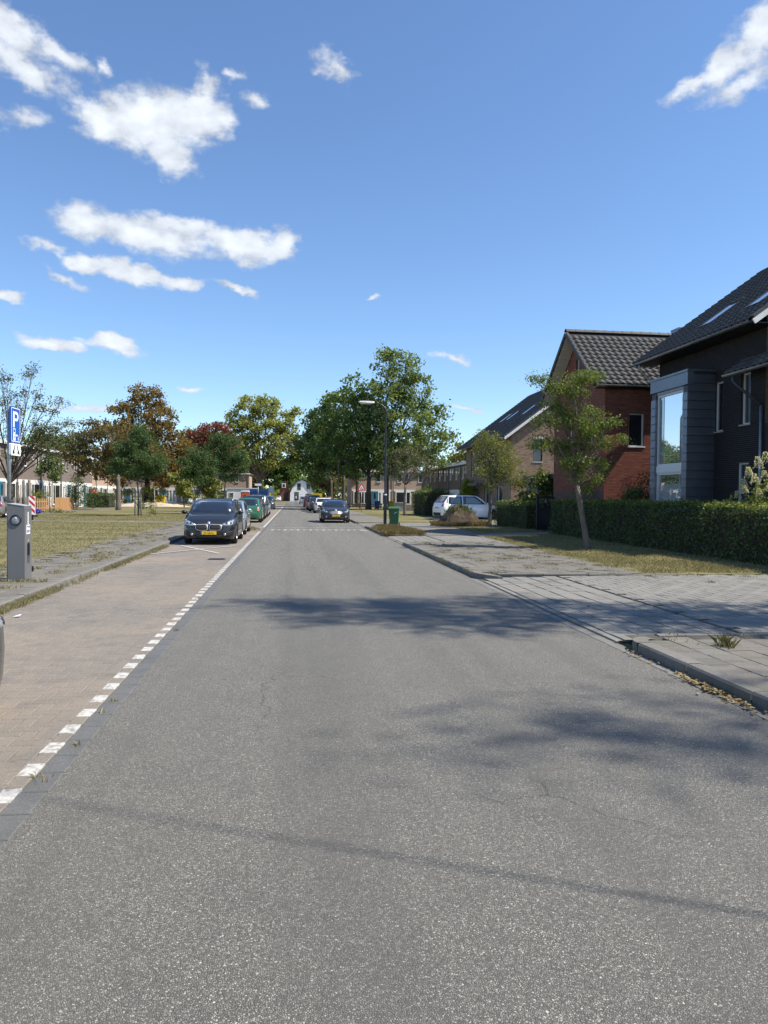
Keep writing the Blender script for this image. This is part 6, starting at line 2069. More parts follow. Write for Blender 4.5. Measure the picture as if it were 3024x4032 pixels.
for sd_ in (-1, 1):
    c.decal('bumper_crease', [(sd_ * .34, .52), (sd_ * .62, .545), (sd_ * .80, .58), (sd_ * .80, .595), (sd_ * .62, .565), (sd_ * .34, .535)], 1, 1, P_DGREY, off=.010, n=18, rings=1)

c = Car('silver hatchback parked facing us right behind the nearest dark car', 'car', spec(L=4.25, W=1.80, H=1.46, nose=.78, hood=.97, ws_base=1.1, ws_top=1.85), P_SILVER, (-2.92, 32.85, 0.004), DOWN, G_LEFT)
c.front([(.84, .80), (.84, .68), (.66, .60), (.56, .62), (.62, .74)], [[(.30, .66), (.22, .52)]], intake=[(.5, .24), (.56, .42)], fog=[(.58, .42), (.76, .46), (.78, .34), (.62, .32)])
c = Car('rounded green hatchback parked with its rear towards us', 'car', spec(L=3.72, W=1.66, H=1.54, nose=.80, hood=1.0, belt=.98, tail=1.0, ws_base=.95, ws_top=1.55, roof_end=3.0, rear_base=3.5, wr=.29, roof_w=.34), P_GREEN, (-2.80, 46.55, 0.004), UPW, G_LEFT)
c.rear([(.55, .95), (.67, .92), (.69, .74), (.62, .68), (.54, .74)], M_TAILP, None, .72, '')
c = Car('small black hatchback between the green car and the blue grey van', 'car', spec(L=3.9, W=1.70, H=1.50), P_BLACK2, (-2.85, 52.2, 0.004), UPW, G_LEFT, lod=2)
c.rear([(.56, .98), (.70, .95), (.71, .76), (.58, .76)])
c = Car('tall blue grey people carrier in the left hand row', 'car', spec(L=4.5, W=1.82, H=1.72, belt=1.06, hood=1.1, tail=1.1, ws_base=1.0, ws_top=1.9, roof_end=4.0, rear_base=4.38, wr=.325, roof_w=.39), P_BLUEGREY, (-2.92, 57.8, 0.004), UPW, G_LEFT, lod=2)
c.rear([(.60, 1.2), (.74, 1.15), (.76, .8), (.62, .8)])
c = Car('pale mint white hatchback beyond the blue grey people carrier', 'car', spec(L=4.1, W=1.76, H=1.50), P_MINT, (-2.95, 63.4, 0.004), UPW, G_LEFT, lod=2)
c.rear([(.62, .98), (.74, .95), (.75, .76), (.62, .76)])
c = Car('dark grey car facing us, last in the left hand row', 'car', spec(L=4.4, W=1.82, H=1.62, hood=1.06, belt=1.02, nose=.86), P_DGREY, (-3.2, 88.6, 0.004), DOWN, G_LEFT, lod=2)
c.front([(.84, .86), (.84, .74), (.60, .70), (.58, .78)], [[(.46, .78), (.40, .62)]], intake=[(.5, .26), (.6, .42)])
c = Car('black car at the left picture edge, only its rounded bumper corner showing', 'car', spec(L=4.3, W=1.80, H=1.5), P_BLACK2, (-3.03, 3.97, 0.004), UPW, G_LEFT)
c.front([(.84, .80), (.84, .68), (.60, .64), (.60, .72)], [[(.40, .70), (.34, .56)]])

# right row
c = Car('black hatchback with wide chrome grille facing us at the right kerb', 'car', spec(L=4.36, W=1.82, H=1.48, nose=.80, hood=1.0, belt=.96, tail=1.02, ws_base=1.15, ws_top=1.95, roof_end=3.5, rear_base=4.1, wr=.32, roof_w=.35), P_BLACK2, (2.58, 47.2, 0.0), DOWN, G_RIGHT)
c.front([(.86, .83), (.84, .73), (.66, .66), (.50, .67), (.62, .76), (.80, .87)], [[(.20, .73), (.40, .70), (.44, .62), (.36, .555), (.15, .54)]], m_grille=M_PLASTIC, bars=5, intake=[(.40, .24), (.5, .36)], fog=[(.50, .40), (.78, .46), (.80, .36), (.62, .33)])
c.plate(True, .46, 'H-569-Z')
c.decal('emblem', [(.075 * math.cos(t), .80 + .03 * math.sin(t)) for t in np.linspace(0, 6.283, 13)[:-1]], 1, 1, M_CHROME, off=.012, n=14, rings=2)
c = Car('white hatchback with dark tailgate glass right behind the black hatchback', 'car', spec(L=4.05, W=1.76, H=1.50, tail=1.02, rear_base=3.9), P_WHITE, (2.78, 71.8, 0.0), UPW, G_RIGHT)
c.rear([(.58, 1.0), (.73, .98), (.74, .80), (.60, .80)], M_TAIL, [(.7, .28), (.78, .48), (.5, .50)])
for (lab, pnt, x, y, hd, h, L) in (('navy car with rounded tail just beyond the white hatchback', P_NAVY, 2.45, 78.2, UPW, 1.56, 4.3), ('brown grey car fourth in the right hand row', P_BROWN, 2.45, 84.2, UPW, 1.54, 4.3),
                                ('tall black off road car in the right hand row', P_BLACK2, 2.4, 91.0, UPW, 1.80, 4.6), ('dark red car beyond the tall black one', P_RED, 2.55, 98.2, UPW, 1.62, 4.3), ('dark red van far along the right row', P_RED, 2.2, 106, UPW, 1.7, 4.4),
                                ('silver car facing us at the far end of the right row', P_SILVER, 1.9, 148, DOWN, 1.5, 4.3)):
    c = Car(lab, 'car', spec(L=L, W=1.80, H=h, belt=h * .64, hood=h * .66, tail=h * .68, nose=h * .54, rear_base=L - .16, roof_end=L - .75), pnt, (x, y, 0.0), hd, G_RIGHT, lod=2)
    if hd == UPW:
        c.rear([(.58, h * .66), (.74, h * .64), (.75, h * .5), (.62, h * .5)])
    else:
        c.front([(.84, .80), (.84, .70), (.60, .66), (.58, .74)], [[(.44, .72), (.38, .58)]])
c = Car('small white car parked by the houses at the road end', 'car', spec(L=4.1, W=1.74, H=1.50), P_WHITE, (-4.5, 205, 0.0), UPW, None, lod=2)
c.rear([(.62, .98), (.74, .95), (.75, .76), (.62, .76)])

# white estate in the driveway on the right, and the edge of another behind the gate
c = Car('big white estate car parked in the driveway behind the heap of soil', 'car', spec(L=4.95, W=1.96, H=1.77, nose=.92, hood=1.12, belt=1.08, tail=1.16, ws_base=1.35, ws_top=2.15, roof_end=4.35, rear_base=4.85, wr=.36, fw=.95, rw=1.0, roof_w=.375, quarter=True, rw_base=1.22),
        P_WHITE, (12.45, 51.2, 0.06), -R(90 - 15), None)
c.rear([(.64, 1.46), (.70, 1.42), (.78, 1.16), (.82, 1.06), (.82, .96), (.62, .94), (.68, 1.12)], M_TAIL, [(.80, .32), (.86, .5), (.5, .52)], .86, '')
c.rails(M_PLASTIC)
c = Car('white car standing behind the hedge next to the black gate', 'car', spec(L=4.2, W=1.78, H=1.5), P_WHITE, (14.6, 33.2, 0.05), -R(90), None, lod=2)
c.rear([(.62, .98), (.74, .95), (.75, .76), (.62, .76)])
# grey car at the far left picture edge
c = Car('grey hatchback at the left picture edge, tail towards us, beyond the green', 'car', spec(L=4.2, W=1.76, H=1.46, tail=1.0), P_GREYG, (-19.55, 50.4, 0.1), R(12), None)
c.rear([(.60, .98), (.74, .94), (.75, .72), (.60, .74)], M_TAIL, [(.74, .30), (.82, .5), (.4, .52)], .78, '')
c = Car('dark car in front of the cream terrace across the green', 'car', spec(L=4.3, W=1.78, H=1.46), P_NAVY, (-16.4, 127, 0.1), R(90), None, lod=2)
c.rear([(.62, .98), (.74, .95), (.75, .76), (.62, .76)])
# ------------------------------------------------------------------ street furniture and small things
M_GALV = mat('galvanised_steel', (0.36, 0.38, 0.40), 0.45, 0.6, col2=(0.26, 0.28, 0.30), nscale=9.0, coord='Object')
M_DGALV = mat('weathered_steel_pole_foot', (0.10, 0.12, 0.145), 0.5, 0.4)
M_LAMPPOST = mat('black_lamp_post_paint', (0.012, 0.013, 0.015), 0.4)
M_LUMIN = mat('light_grey_lamp_head', (0.52, 0.53, 0.52), 0.5)
M_SIGNBLUE = mat('blue_sign_sheeting', (0.012, 0.10, 0.42), 0.45)
M_SIGNWHITE = mat('white_sign_sheeting', (0.80, 0.80, 0.80), 0.45)
M_SIGNRED = mat('red_sign_sheeting', (0.52, 0.02, 0.025), 0.45)
M_CABINET = mat('grey_cabinet_paint', (0.135, 0.137, 0.142), 0.5, col2=(0.15, 0.15, 0.155), nscale=1.5)
M_CABTOP = mat('light_grey_cabinet_lid', (0.32, 0.33, 0.35), 0.5)
M_CABDARK = mat('dark_grey_cabinet_strip', (0.075, 0.077, 0.08), 0.5)
M_BINGREEN = mat('green_bin_plastic', (0.035, 0.115, 0.05), 0.5, col2=(0.05, 0.14, 0.065), nscale=3.0)
M_BINBLUE = mat('blue_bin_plastic', (0.012, 0.045, 0.13), 0.5)
M_BINBLACK = mat('black_bin_plastic', (0.01, 0.01, 0.012), 0.5)
M_FENCE = mat('new_fence_wood', (0.42, 0.235, 0.105), 0.8, rand=[(0.40, 0.22, 0.095), (0.47, 0.27, 0.125), (0.36, 0.20, 0.09)])
M_OLDFENCE = mat('grey_weathered_wood', (0.19, 0.165, 0.14), 0.9, rand=[(0.17, 0.145, 0.125), (0.22, 0.19, 0.165), (0.15, 0.13, 0.115)])
M_TOYBLUE = mat('blue_toy_plastic', (0.012, 0.03, 0.36), 0.35)
M_ORANGE = mat('orange_red_cabin_plastic', (0.62, 0.09, 0.035), 0.5)
M_CONTBLUE = mat('blue_container_paint', (0.012, 0.06, 0.20), 0.5)
M_YELLOW = mat('yellow_plastic', (0.75, 0.52, 0.03), 0.5)
M_STONE = mat('pale_rubble_stone', (0.42, 0.33, 0.25), 0.9, rand=[(0.44, 0.34, 0.26), (0.36, 0.28, 0.22), (0.50, 0.42, 0.34)])


# -- lamp posts
def lamp_post(label, x, y, h=6.5, arm=1.3, group='black street lamps', face=-1, z=0.05):
    t = thing('street_lamp', label, 'street lamp', (x, y, z), 0, group)
    MB().lathe([(.085, -.2), (.085, 1.75), (.075, 1.78), (.062, 1.80), (.052, h - 1.0), (.048, h - .6)], (0, 0, 0), 2, 14).build('post', M_LAMPPOST, t, True)
    pts = [(0, 0, h - .62)] + [(face * (0.42 - 0.42 * math.cos(a)), 0, h - .6 + 0.46 * math.sin(a)) for a in np.linspace(0.15, 1.35, 7)] + [(face * .75, 0, h - .085)]
    MB().tube(pts, [.048] * 3 + [.042] * (len(pts) - 3), 10).build('arm', M_LAMPPOST, t, True)
    # flat luminaire, deeper at its root
    V = []
    for (a, w, zt, zb) in ((.62, .07, .03, -.05), (.72, .12, .045, -.075), (1.05, .15, .05, -.085), (1.40, .12, .035, -.06), (1.47, .06, .015, -.035)):
        V += [(face * a, -w, zb * .6), (face * a, -w * .6, zb), (face * a, w * .6, zb), (face * a, w, zb * .6), (face * a, w * .7, zt), (face * a, -w * .7, zt)]
    V = [(a, b, c + h - .07 + abs(a) * .02) for a, b, c in V]
    Fc = [(0, 1, 2, 3, 4, 5), (29, 28, 27, 26, 25, 24)]
    for i in range(4):
        for k in range(6):
            Fc.append((i * 6 + k, i * 6 + (k + 1) % 6, i * 6 + 6 + (k + 1) % 6, i * 6 + 6 + k))
    ld = MB()
    ld.add(V, Fc)
    o = ld.build('lamp_head', M_LUMIN, t, False)
    box('lens', (min(face * .78, face * 1.36), max(face * .78, face * 1.36), -.08, .08, h - .16, h - .125), M_OFFWHITE, o)
    box('access_door', (-.03, .03, -.089, -.083, .5, 1.0), M_LAMPPOST, t)
    MB().lathe([(.0865, 1.70), (.0865, 1.76)], (0, 0, 0), 2, 14).build('number_band', M_SIGNWHITE, t, True)
    return t


lamp_post('black street lamp with grey head beside the green bin', 4.81, 38.3, 6.68)
lamp_post('farther black street lamp among the right hand trees', 6.0, 100.0, 6.9)
t = thing('flagpole', 'slim slightly leaning flagpole beside the camera, its faint shadow lying across the asphalt', 'flagpole', (6.54, 0.64, 0.11))  # unseen pole added and leaned to lay a thin shadow on the road
MB().tube([(0, 0, -.2), (0, .5, 5.0), (0, 1.12, 11.2)], [.03, .013, .008], 10).build('pole', M_WHITE, t, True)
MB().lathe([(.0, 11.30), (.03, 11.27), (.035, 11.24), (.012, 11.18)], (0, 1.12, 0), 2, 10).build('finial', M_WHITE, t, True)
t = thing('slim_pole', 'slim black pole beyond the white hatchback in the right row', 'pole', (3.95, 86, 0))
MB().tube([(0, 0, 0), (0, 0, 5.4)], 0.05, 8).build('pole', M_LAMPPOST, t, True)
MB().lathe([(.07, 5.4), (.07, 5.44), (.0, 5.47)], (0, 0, 0), 2, 8).build('cap', M_LAMPPOST, t, True)


# -- flat symbol plates
def plate(poly, m, parent, name, d=0.004, y=0.0):
    """Flat shape in x/z whose face looks towards -y."""
    mb = MB()
    mb.prism(poly, 1, y - d, y)
    return mb.build(name, m, parent)


def rrect(w, h, r_, cx=0.0, cz=0.0, n=4):
    out = []
    for (sx, sz, a0) in ((1, 1, 0), (-1, 1, 90), (-1, -1, 180), (1, -1, 270)):
        for k in range(n + 1):
            a = R(a0 + 90 * k / n)
            out.append((cx + sx * (w / 2 - r_) + r_ * math.cos(a), cz + sz * (h / 2 - r_) + r_ * math.sin(a)))
    return out


def ring_plate(outer, inner, m, parent, name, y, d=0.002):
    n = len(outer)
    V = [(a, y - d, b) for a, b in outer] + [(a, y - d, b) for a, b in inner]
    return obj(name, pymesh(name, V, [(i, (i + 1) % n, n + (i + 1) % n, n + i) for i in range(n)], m), parent)


# -- parking sign by the charge cabinet (turned, its face almost edge on)
t = thing('parking_sign', 'blue parking sign for charging cars on a grey pole behind the cabinet', 'traffic sign', (-5.20, 14.05, 0.08))
MB().tube([(0, 0, -.2), (0, 0, 1.26)], 0.040, 14).build('pole_foot', M_DGALV, t, True)
MB().tube([(0, 0, 1.26), (0, 0, 3.24)], 0.034, 14).build('pole', M_GALV, t, True)
MB().lathe([(.043, 1.21), (.045, 1.27), (.043, 1.30)], (0, 0, 0), 2, 14).build('collar', M_GALV, t, True)
fr_ = bpy.data.objects.new('sign_face', MB().prism(rrect(.42, .66, .03), 1, -.015, .015).mesh('sign_face', M_SIGNBLUE))
fr_.location = (.065, .10, 2.875)
fr_.rotation_euler = (0, 0, R(88))
link(fr_, t)
ring_plate(rrect(.385, .625, .03), rrect(.355, .595, .022), M_SIGNWHITE, fr_, 'border', -.0155)
# the letter P
pm = MB()
pm.prism([(-.115, .245), (-.055, .245), (-.055, -.05), (-.115, -.05)], 1, -.018, -.0155)
arc_o = [(-.055, .245)] + [(.035 + .085 * math.sin(a), .1575 + .0875 * math.cos(a)) for a in np.linspace(0, math.pi, 9)] + [(-.055, .07)]
arc_i = [(-.055, .195)] + [(.03 + .037 * math.sin(a), .1575 + .0375 * math.cos(a)) for a in np.linspace(0, math.pi, 9)] + [(-.055, .12)]
n_ = len(arc_o)
pm.add([(a, -.018, b) for a, b in arc_o + arc_i], [(i, i + 1, n_ + i + 1, n_ + i) for i in range(n_ - 1)])
pm.build('letter', M_SIGNWHITE, fr_)
# charging column pictogram: screen, body with flash, plug
ring_plate(rrect(.10, .085, .008, -.065, -.11), rrect(.066, .052, .006, -.065, -.11), M_SIGNWHITE, fr_, 'charger_screen', -.0155)
plate(rrect(.10, .13, .006, -.065, -.225), M_SIGNWHITE, fr_, 'charger_body', .003, -.0155)
plate([(-.055, -.172), (-.085, -.232), (-.066, -.230), (-.078, -.28), (-.045, -.215), (-.064, -.217)], M_SIGNBLUE, fr_, 'charger_flash', .002, -.0187)
pg = MB()
pg.tube([(.10, -.018, -.28), (.10, -.018, -.22), (.085, -.018, -.19), (.05, -.018, -.19)], .008, 5)
pg.prism([(.015, -.205), (.055, -.212), (.055, -.168), (.015, -.175)], 1, -.02, -.0155)
pg.build('charger_plug', M_SIGNWHITE, fr_)
fw_ = bpy.data.objects.new('arrow_plate', MB().prism(rrect(.42, .22, .025), 1, -.02, .02).mesh('arrow_plate', M_SIGNWHITE))
fw_.location = (.065, .10, 2.42)
fw_.rotation_euler = (0, 0, R(88))
link(fw_, t)
for sg in (-1, 1):
    plate([(sg * .03, .085), (sg * .055, .085), (sg * .112, -.025), (sg * .135, .0), (sg * .15, -.09), (sg * .05, -.06), (sg * .082, -.04)][::sg], M_INK, fw_, 'arrow', .002, -.0205)
for z in (2.65, 3.1, 2.42):
    MB().lathe([(.045, z), (.045, z + .03)], (0, 0, 0), 2, 12).build('clamp', M_GALV, t, True)

# -- grey charging / utility cabinet
t = thing('charging_cabinet', 'tall grey metal cabinet with round socket on the left footway', 'cabinet', (-4.99, 13.97, 0.08), R(0))
t.rotation_euler = (0, 0, R(1))
w_, d_, h_ = 0.285, 0.38, 1.42
MB().prism([(-w_ / 2, 0), (w_ / 2, 0), (w_ / 2, h_ - .045), (-w_ / 2, h_)], 1, -d_ / 2, d_ / 2).build('housing', M_CABINET, t)
MB().add([(-w_ / 2 - .006, -d_ / 2 - .006, h_ + .003), (w_ / 2 + .006, -d_ / 2 - .006, h_ - .042), (w_ / 2 + .006, d_ / 2 + .006, h_ - .042), (-w_ / 2 - .006, d_ / 2 + .006, h_ + .003),
          (-w_ / 2 - .006, -d_ / 2 - .006, h_ + .014), (w_ / 2 + .006, -d_ / 2 - .006, h_ - .031), (w_ / 2 + .006, d_ / 2 + .006, h_ - .031), (-w_ / 2 - .006, d_ / 2 + .006, h_ + .014)],
         [(3, 2, 1, 0), (4, 5, 6, 7), (0, 1, 5, 4), (1, 2, 6, 5), (2, 3, 7, 6), (3, 0, 4, 7)]).build('lid', M_CABTOP, t)
MB().prism([(-d_ / 2 + .012, .03), (d_ / 2 - .012, .03), (d_ / 2 - .012, h_ - .075), (-d_ / 2 + .012, h_ - .075)], 0, w_ / 2, w_ / 2 + .007).build('door', M_CABINET, t)
s0 = MB().lathe([(.045, -d_ / 2 - .004), (.095, -d_ / 2 - .004), (.10, -d_ / 2 - .014), (.085, -d_ / 2 - .02), (.072, -d_ / 2 - .006)], (0, 0, 1.13), 1, 24).build('socket_ring', M_PLASTIC, t, True)
s0.data.transform(Matrix.Translation((-.0, 0, 0)))
MB().lathe([(0, -d_ / 2 - .012), (.06, -d_ / 2 - .010), (.072, -d_ / 2 - .005)], (0, 0, 1.13), 1, 24).build('socket_cover', M_CABTOP, t, True)
MB().lathe([(0, -d_ / 2 - .017), (.014, -d_ / 2 - .016), (.018, -d_ / 2 - .010)], (.0, 0, 1.165), 1, 12).build('socket_light', M_SIGNWHITE, t, True)
x = w_ / 2 + .007
st_ = box('sticker', (x, x + .002, -.035, .02, 1.05, 1.27), M_SIGNWHITE, t)
for k in range(6):
    box('sticker_print', (x + .002, x + .003, -.018, .004 + .006 * (k % 3), 1.075 + k * .032, 1.086 + k * .032), M_INK, st_)
st_ = box('notice', (x, x + .002, -.10, .09, .87, 1.04), M_SIGNWHITE, t)
for k, (y0, y1, z0, z1) in enumerate(((-.08, -.02, .995, 1.015), (.0, .07, .985, 1.02), (-.085, -.075, .90, .945), (-.06, -.02, .895, .95), (.0, .045, .895, .95), (.07, .08, .9, .945))):
    box('notice_print', (x + .002, x + .003, y0, y1, z0, z1), M_CABDARK, st_)
box('handle_plate', (x, x + .004, -.06, .07, .34, .64), M_CABDARK, t)
hd = MB()
hd.prism([(-.03, 0), (.03, 0), (.03, .20), (.0, .23), (-.03, .2)], 0, x + .004, x + .03)
hd.V = [(a, b - .03, c + .49) for a, b, c in hd.V]
hd.build('handle', M_PLASTIC, t)
MB().prism([(-.02, .73), (.01, .73), (-.005, .775)], 0, x, x + .003).build('warning_sticker', M_YELLOW, t)
for z in (.16, 1.12):
    box('hinge', (w_ / 2 - .03, w_ / 2 + .03, d_ / 2, d_ / 2 + .022, z, z + .1), M_PLASTIC, t)
box('top_groove', (x, x + .001, -d_ / 2 + .03, d_ / 2 - .03, h_ - .11, h_ - .10), M_CABDARK, t)
grass('cabinet_weeds', tufts([(-5.3 + .1 * k, 13.7 + .03 * (k % 3)) for k in range(9)], 30, .06, .09), .07, .007, M_BLADE, 'dry weeds at the foot of the charging cabinet', 'weeds', 1.0)

# -- red and white marker board
t = thing('marker_board', 'red and white striped marker board standing behind the cabinet', 'traffic marker', (-17.6, 51.5, 0.09), R(12))
b0 = MB().prism(rrect(.42, 1.26, .03, 0, .76), 1, -.02, .02).build('board', M_SIGNWHITE, t)
for k in range(3):
    z = .28 + k * .42
    MB().prism([(-.18, z + .30), (.18, z - .06), (.18, z + .14), (-.18, z + .50)] if k < 2 else [(-.18, z + .30), (.18, z - .06), (.18, z + .14), (.02, z + .30)], 1, -.024, -.0205).build('stripe', M_SIGNRED, b0)
box('foot', (-.35, .35, -.25, .25, 0, .12), M_PLASTIC, t)


# -- wheelie bins
def bin_(name, label, x, y, z, rz, m, m_lid, group=None, marks=False):
    t = thing(name, label, 'wheelie bin', (x, y, z), rz, group)
    V = []
    for (w, d, zz_) in ((.20, .22, .10), (.22, .25, .16), (.275, .33, .92), (.29, .345, .98)):
        V += [(-w, -d, zz_), (w, -d, zz_), (w, d, zz_), (-w, d, zz_)]
    Fc = [(3, 2, 1, 0), (12, 13, 14, 15)]
    for i in range(3):
        for k in range(4):
            Fc.append((i * 4 + k, i * 4 + (k + 1) % 4, i * 4 + 4 + (k + 1) % 4, i * 4 + 4 + k))
    bd = obj('body', pymesh('body', V, Fc, m), t)
    lid = MB()
    lid.add([(-.31, -.375, .985), (.31, -.375, .985), (.31, .36, .985), (-.31, .36, .985), (-.29, -.34, 1.05), (.29, -.34, 1.05), (.28, .33, 1.08), (-.28, .33, 1.08)],
            [(3, 2, 1, 0), (4, 5, 6, 7), (0, 1, 5, 4), (1, 2, 6, 5), (2, 3, 7, 6), (3, 0, 4, 7)])
    lid.build('lid', m_lid, t)
    MB().tube([(-.24, .38, 1.0), (.24, .38, 1.0)], .018, 8).build('handle', m, t, True)
    for sd_ in (-1, 1):
        w = MB().lathe([(.04, -.03), (.10, -.03), (.12, -.015), (.12, .015), (.10, .03), (.04, .03)], (sd_ * .26, .26, .12), 0, 18).build('wheel', M_TYRE, t, True)
        MB().lathe([(0, .031), (.05, .031)], (sd_ * .26, .26, .12), 0, 12).build('hub', m, w)
    for k in range(3):
        xx = -.16 + k * .16
        box('rib', (xx - .012, xx + .012, -.358, -.332, .80, .97), m, bd)
    if marks:
        for (x0, x1, z0, z1) in ((.05, .17, .74, .80), (.10, .22, .78, .83), (.02, .09, .70, .75)):
            MB().add([(x0, -.318, z0), (x1, -.322, z0 + .04), (x1, -.325, z1), (x0, -.322, z1 - .03)], [(0, 1, 2, 3)]).build('paint_mark', M_SIGNWHITE, bd)
    return t


bin_('wheelie_bin', 'green wheelie bin standing against the black lamp post', 5.32, 38.45, 0.06, R(-12), M_BINGREEN, M_BINGREEN, 'wheelie bins', True)
bin_('wheelie_bin', 'dark blue wheelie bin on the sunlit grass under the trees', 9.85, 86.0, 0.06, R(5), M_BINBLUE, M_BINBLUE, 'wheelie bins')
# black gate between the hedges
t = thing('garden_gate', 'black metal garden gate between the two right hand hedges', 'gate', (12.35, 34.2, 0.05))
for x in (-.55, .55):
    box('post', (x - .05, x + .05, -.05, .05, 0, 1.75), M_BLACKMETAL, t)
box('lower_panel', (-.5, .5, -.012, .012, .08, 1.15), M_BLACKMETAL, t)
for k in range(9):
    MB().tube([(-.44 + k * .11, 0, 1.15), (-.44 + k * .11, 0, 1.6)], .012, 6).build('bar', M_BLACKMETAL, t)
box('top_rail', (-.5, .5, -.02, .02, 1.6, 1.66), M_BLACKMETAL, t)

# -- roadwork warning triangle
t = thing('warning_sign', 'red bordered triangular roadworks sign on a thin pole under the trees', 'traffic sign', (6.74, 72.9, 0.05))
MB().tube([(0, 0, -.1), (0, 0, 2.3)], .03, 8).build('pole', M_GALV, t, True)
tri = lambda s_, cz: [(-.5 * s_, cz - .289 * s_), (.5 * s_, cz - .289 * s_), (0, cz + .577 * s_)]
b0 = plate(tri(.95, 2.45), M_SIGNWHITE, t, 'board', .02, -.035)
ring_plate(tri(.93, 2.45), tri(.60, 2.45), M_SIGNRED, b0, 'border', -.057)
# digging figure: body, legs, arm with spade, heap
MB().prism([(-.10, 2.42), (-.04, 2.52), (.0, 2.50), (-.05, 2.40), (-.01, 2.30), (-.05, 2.30), (-.09, 2.37), (-.12, 2.30), (-.16, 2.30)], 1, -.0585, -.056).build('worker', M_INK, b0)
MB().lathe([(0, -.0585), (.032, -.0585), (.032, -.056)], (-.02, 0, 2.555), 1, 10).build('worker_head', M_INK, b0)
MB().prism([(-.03, 2.49), (.06, 2.36), (.075, 2.37), (-.01, 2.50)], 1, -.0585, -.056).build('spade', M_INK, b0)
MB().prism([(.03, 2.30), (.20, 2.30), (.15, 2.38), (.10, 2.39)], 1, -.0585, -.056).build('heap', M_INK, b0)

# -- round no-pedestrians sign
t = thing('no_entry_sign', 'round red bordered sign with a walking figure behind the black hatchback', 'traffic sign', (3.98, 82.0, 0.05))
MB().tube([(0, 0, -.1), (0, 0, 1.5)], .03, 8).build('pole', M_GALV, t, True)
disc = lambda r_, cz, n=24: [(r_ * math.cos(2 * math.pi * k / n), cz + r_ * math.sin(2 * math.pi * k / n)) for k in range(n)]
b0 = plate(disc(0.248, 1.328), M_SIGNWHITE, t, 'board', .02, -.035)
ring_plate(disc(0.244, 1.328), disc(0.188, 1.328), M_SIGNRED, b0, 'border', -.057)
MB().prism([(-0.024, 1.616), (0.024, 1.616), (0.032, 1.536), (0.016, 1.488), (0.056, 1.360), (0.024, 1.360), (-0.004, 1.456), (-0.040, 1.360), (-0.072, 1.360), (-0.024, 1.504), (-0.040, 1.552)], 1, -.0585, -.056).build('walker', M_INK, b0)
MB().lathe([(0, -.0585), (.035, -.0585), (.035, -.056)], (0, 0, 1.65), 1, 10).build('walker_head', M_INK, b0)

# -- tree stakes and ties
for (x, y, lab) in ((-11.39, 55.1, 'pale wooden stakes with black tie at the nearest staked tree'), (-8.05, 62.5, 'pale wooden stake behind the nearest parked car roof')):
    t = thing('tree_stake', lab, 'stake', (x, y, 0.08), 0, 'tree stakes')
    for sd_ in (-1, 1):
        MB().tube([(sd_ * .22, -.12, -.1), (sd_ * .20, -.12, 1.95)], .05, 8).build('post', M_STAKE, t, True)
    MB().tube([(-.2, -.14, 1.85), (0, -.06, 1.68), (.2, -.14, 1.85)], .022, 6).build('tie', M_PLASTIC, t, True)

# -- wooden fences by the left terrace
def picket(label, name, p0, p1, h, gap, m, w=.11, group=None, jitter=.02, rails=True):
    p0, p1 = Vector(p0), Vector(p1)
    d = (p1 - p0)
    t = thing(name, label, 'fence', p0, math.atan2(d.y, d.x), group)
    n = int(d.length / (w + gap))
    me = MB().prism([(-w / 2, 0), (w / 2, 0), (w / 2, h - .05), (0, h), (-w / 2, h - .05)], 1, -.012, .012).mesh('picket', m)
    for k in range(n):
        o = obj('picket', me, t, ((k + .5) * (w + gap), -.03, random.uniform(-jitter, jitter)))
    if rails:
        for z in (h * .25, h * .75):
            box('rail', (0, d.length, -.016, .03, z - .04, z + .04), m, t)
    return t


picket('new orange brown picket fence around the left terrace garden', 'picket_fence', (-22.05, 70.3, .08), (-21.5, 74.4, .08), 1.25, .03, M_FENCE)
picket('open new picket fence front left of the boarded fence', 'picket_fence', (-22.9, 68.0, .08), (-22.1, 70.2, .08), 1.15, .13, M_FENCE)
picket('weathered grey board fence behind the marker board', 'board_fence', (-24.6, 61.5, .08), (-22.9, 67.6, .08), 1.25, .01, M_OLDFENCE, .14)
for k, (x, y, h) in enumerate(((-22.3, 62.0, 2.3), (-22.0, 62.4, 2.7), (-21.7, 62.8, 2.75))):
    t = thing('timber_post', ('short', 'middle', 'tall')[k] + ' rough timber post beside the grey board fence', 'post', (x, y, .08), 0, 'timber posts')
    MB().tube([(0, 0, -.1), (.03, .02, h * .5), (.02, 0, h - .1), (.02, 0, h)], [.13, .125, .11, .06], 8).build('post', M_OLDFENCE, t, True)

# -- blue ride-on toy car
t = thing('toy_car', 'small blue plastic ride on toy car on the path by the fence', 'toy', (-20.1, 59.4, .10), R(90))
mb = MB()
mb.prism([(-.42, .14), (.40, .14), (.44, .24), (.38, .32), (.12, .33), (.02, .40), (-.12, .38), (-.28, .33), (-.42, .30)], 0, -.17, .17)
mb.build('body', M_TOYBLUE, t)
for y in (-.26, .26):
    for sd_ in (-1, 1):
        w = MB().lathe([(.05, -.04), (.12, -.04), (.12, .04), (.05, .04)], (sd_ * .19, y, .12), 0, 16).build('wheel', M_TOYBLUE, t, True)
        MB().lathe([(0, .041), (.06, .041)], (sd_ * .19, y, .12), 0, 12).build('hub', M_SIGNWHITE, w)
MB().tube([(0, .12, .36), (0, .06, .50)], .02, 6).build('column', M_PLASTIC, t)
MB().lathe([(.09, -.012), (.11, 0), (.09, .012), (.07, 0), (.09, -.012)], (0, .05, .51), 2, 14).build('steering_wheel', M_PLASTIC, t, True)

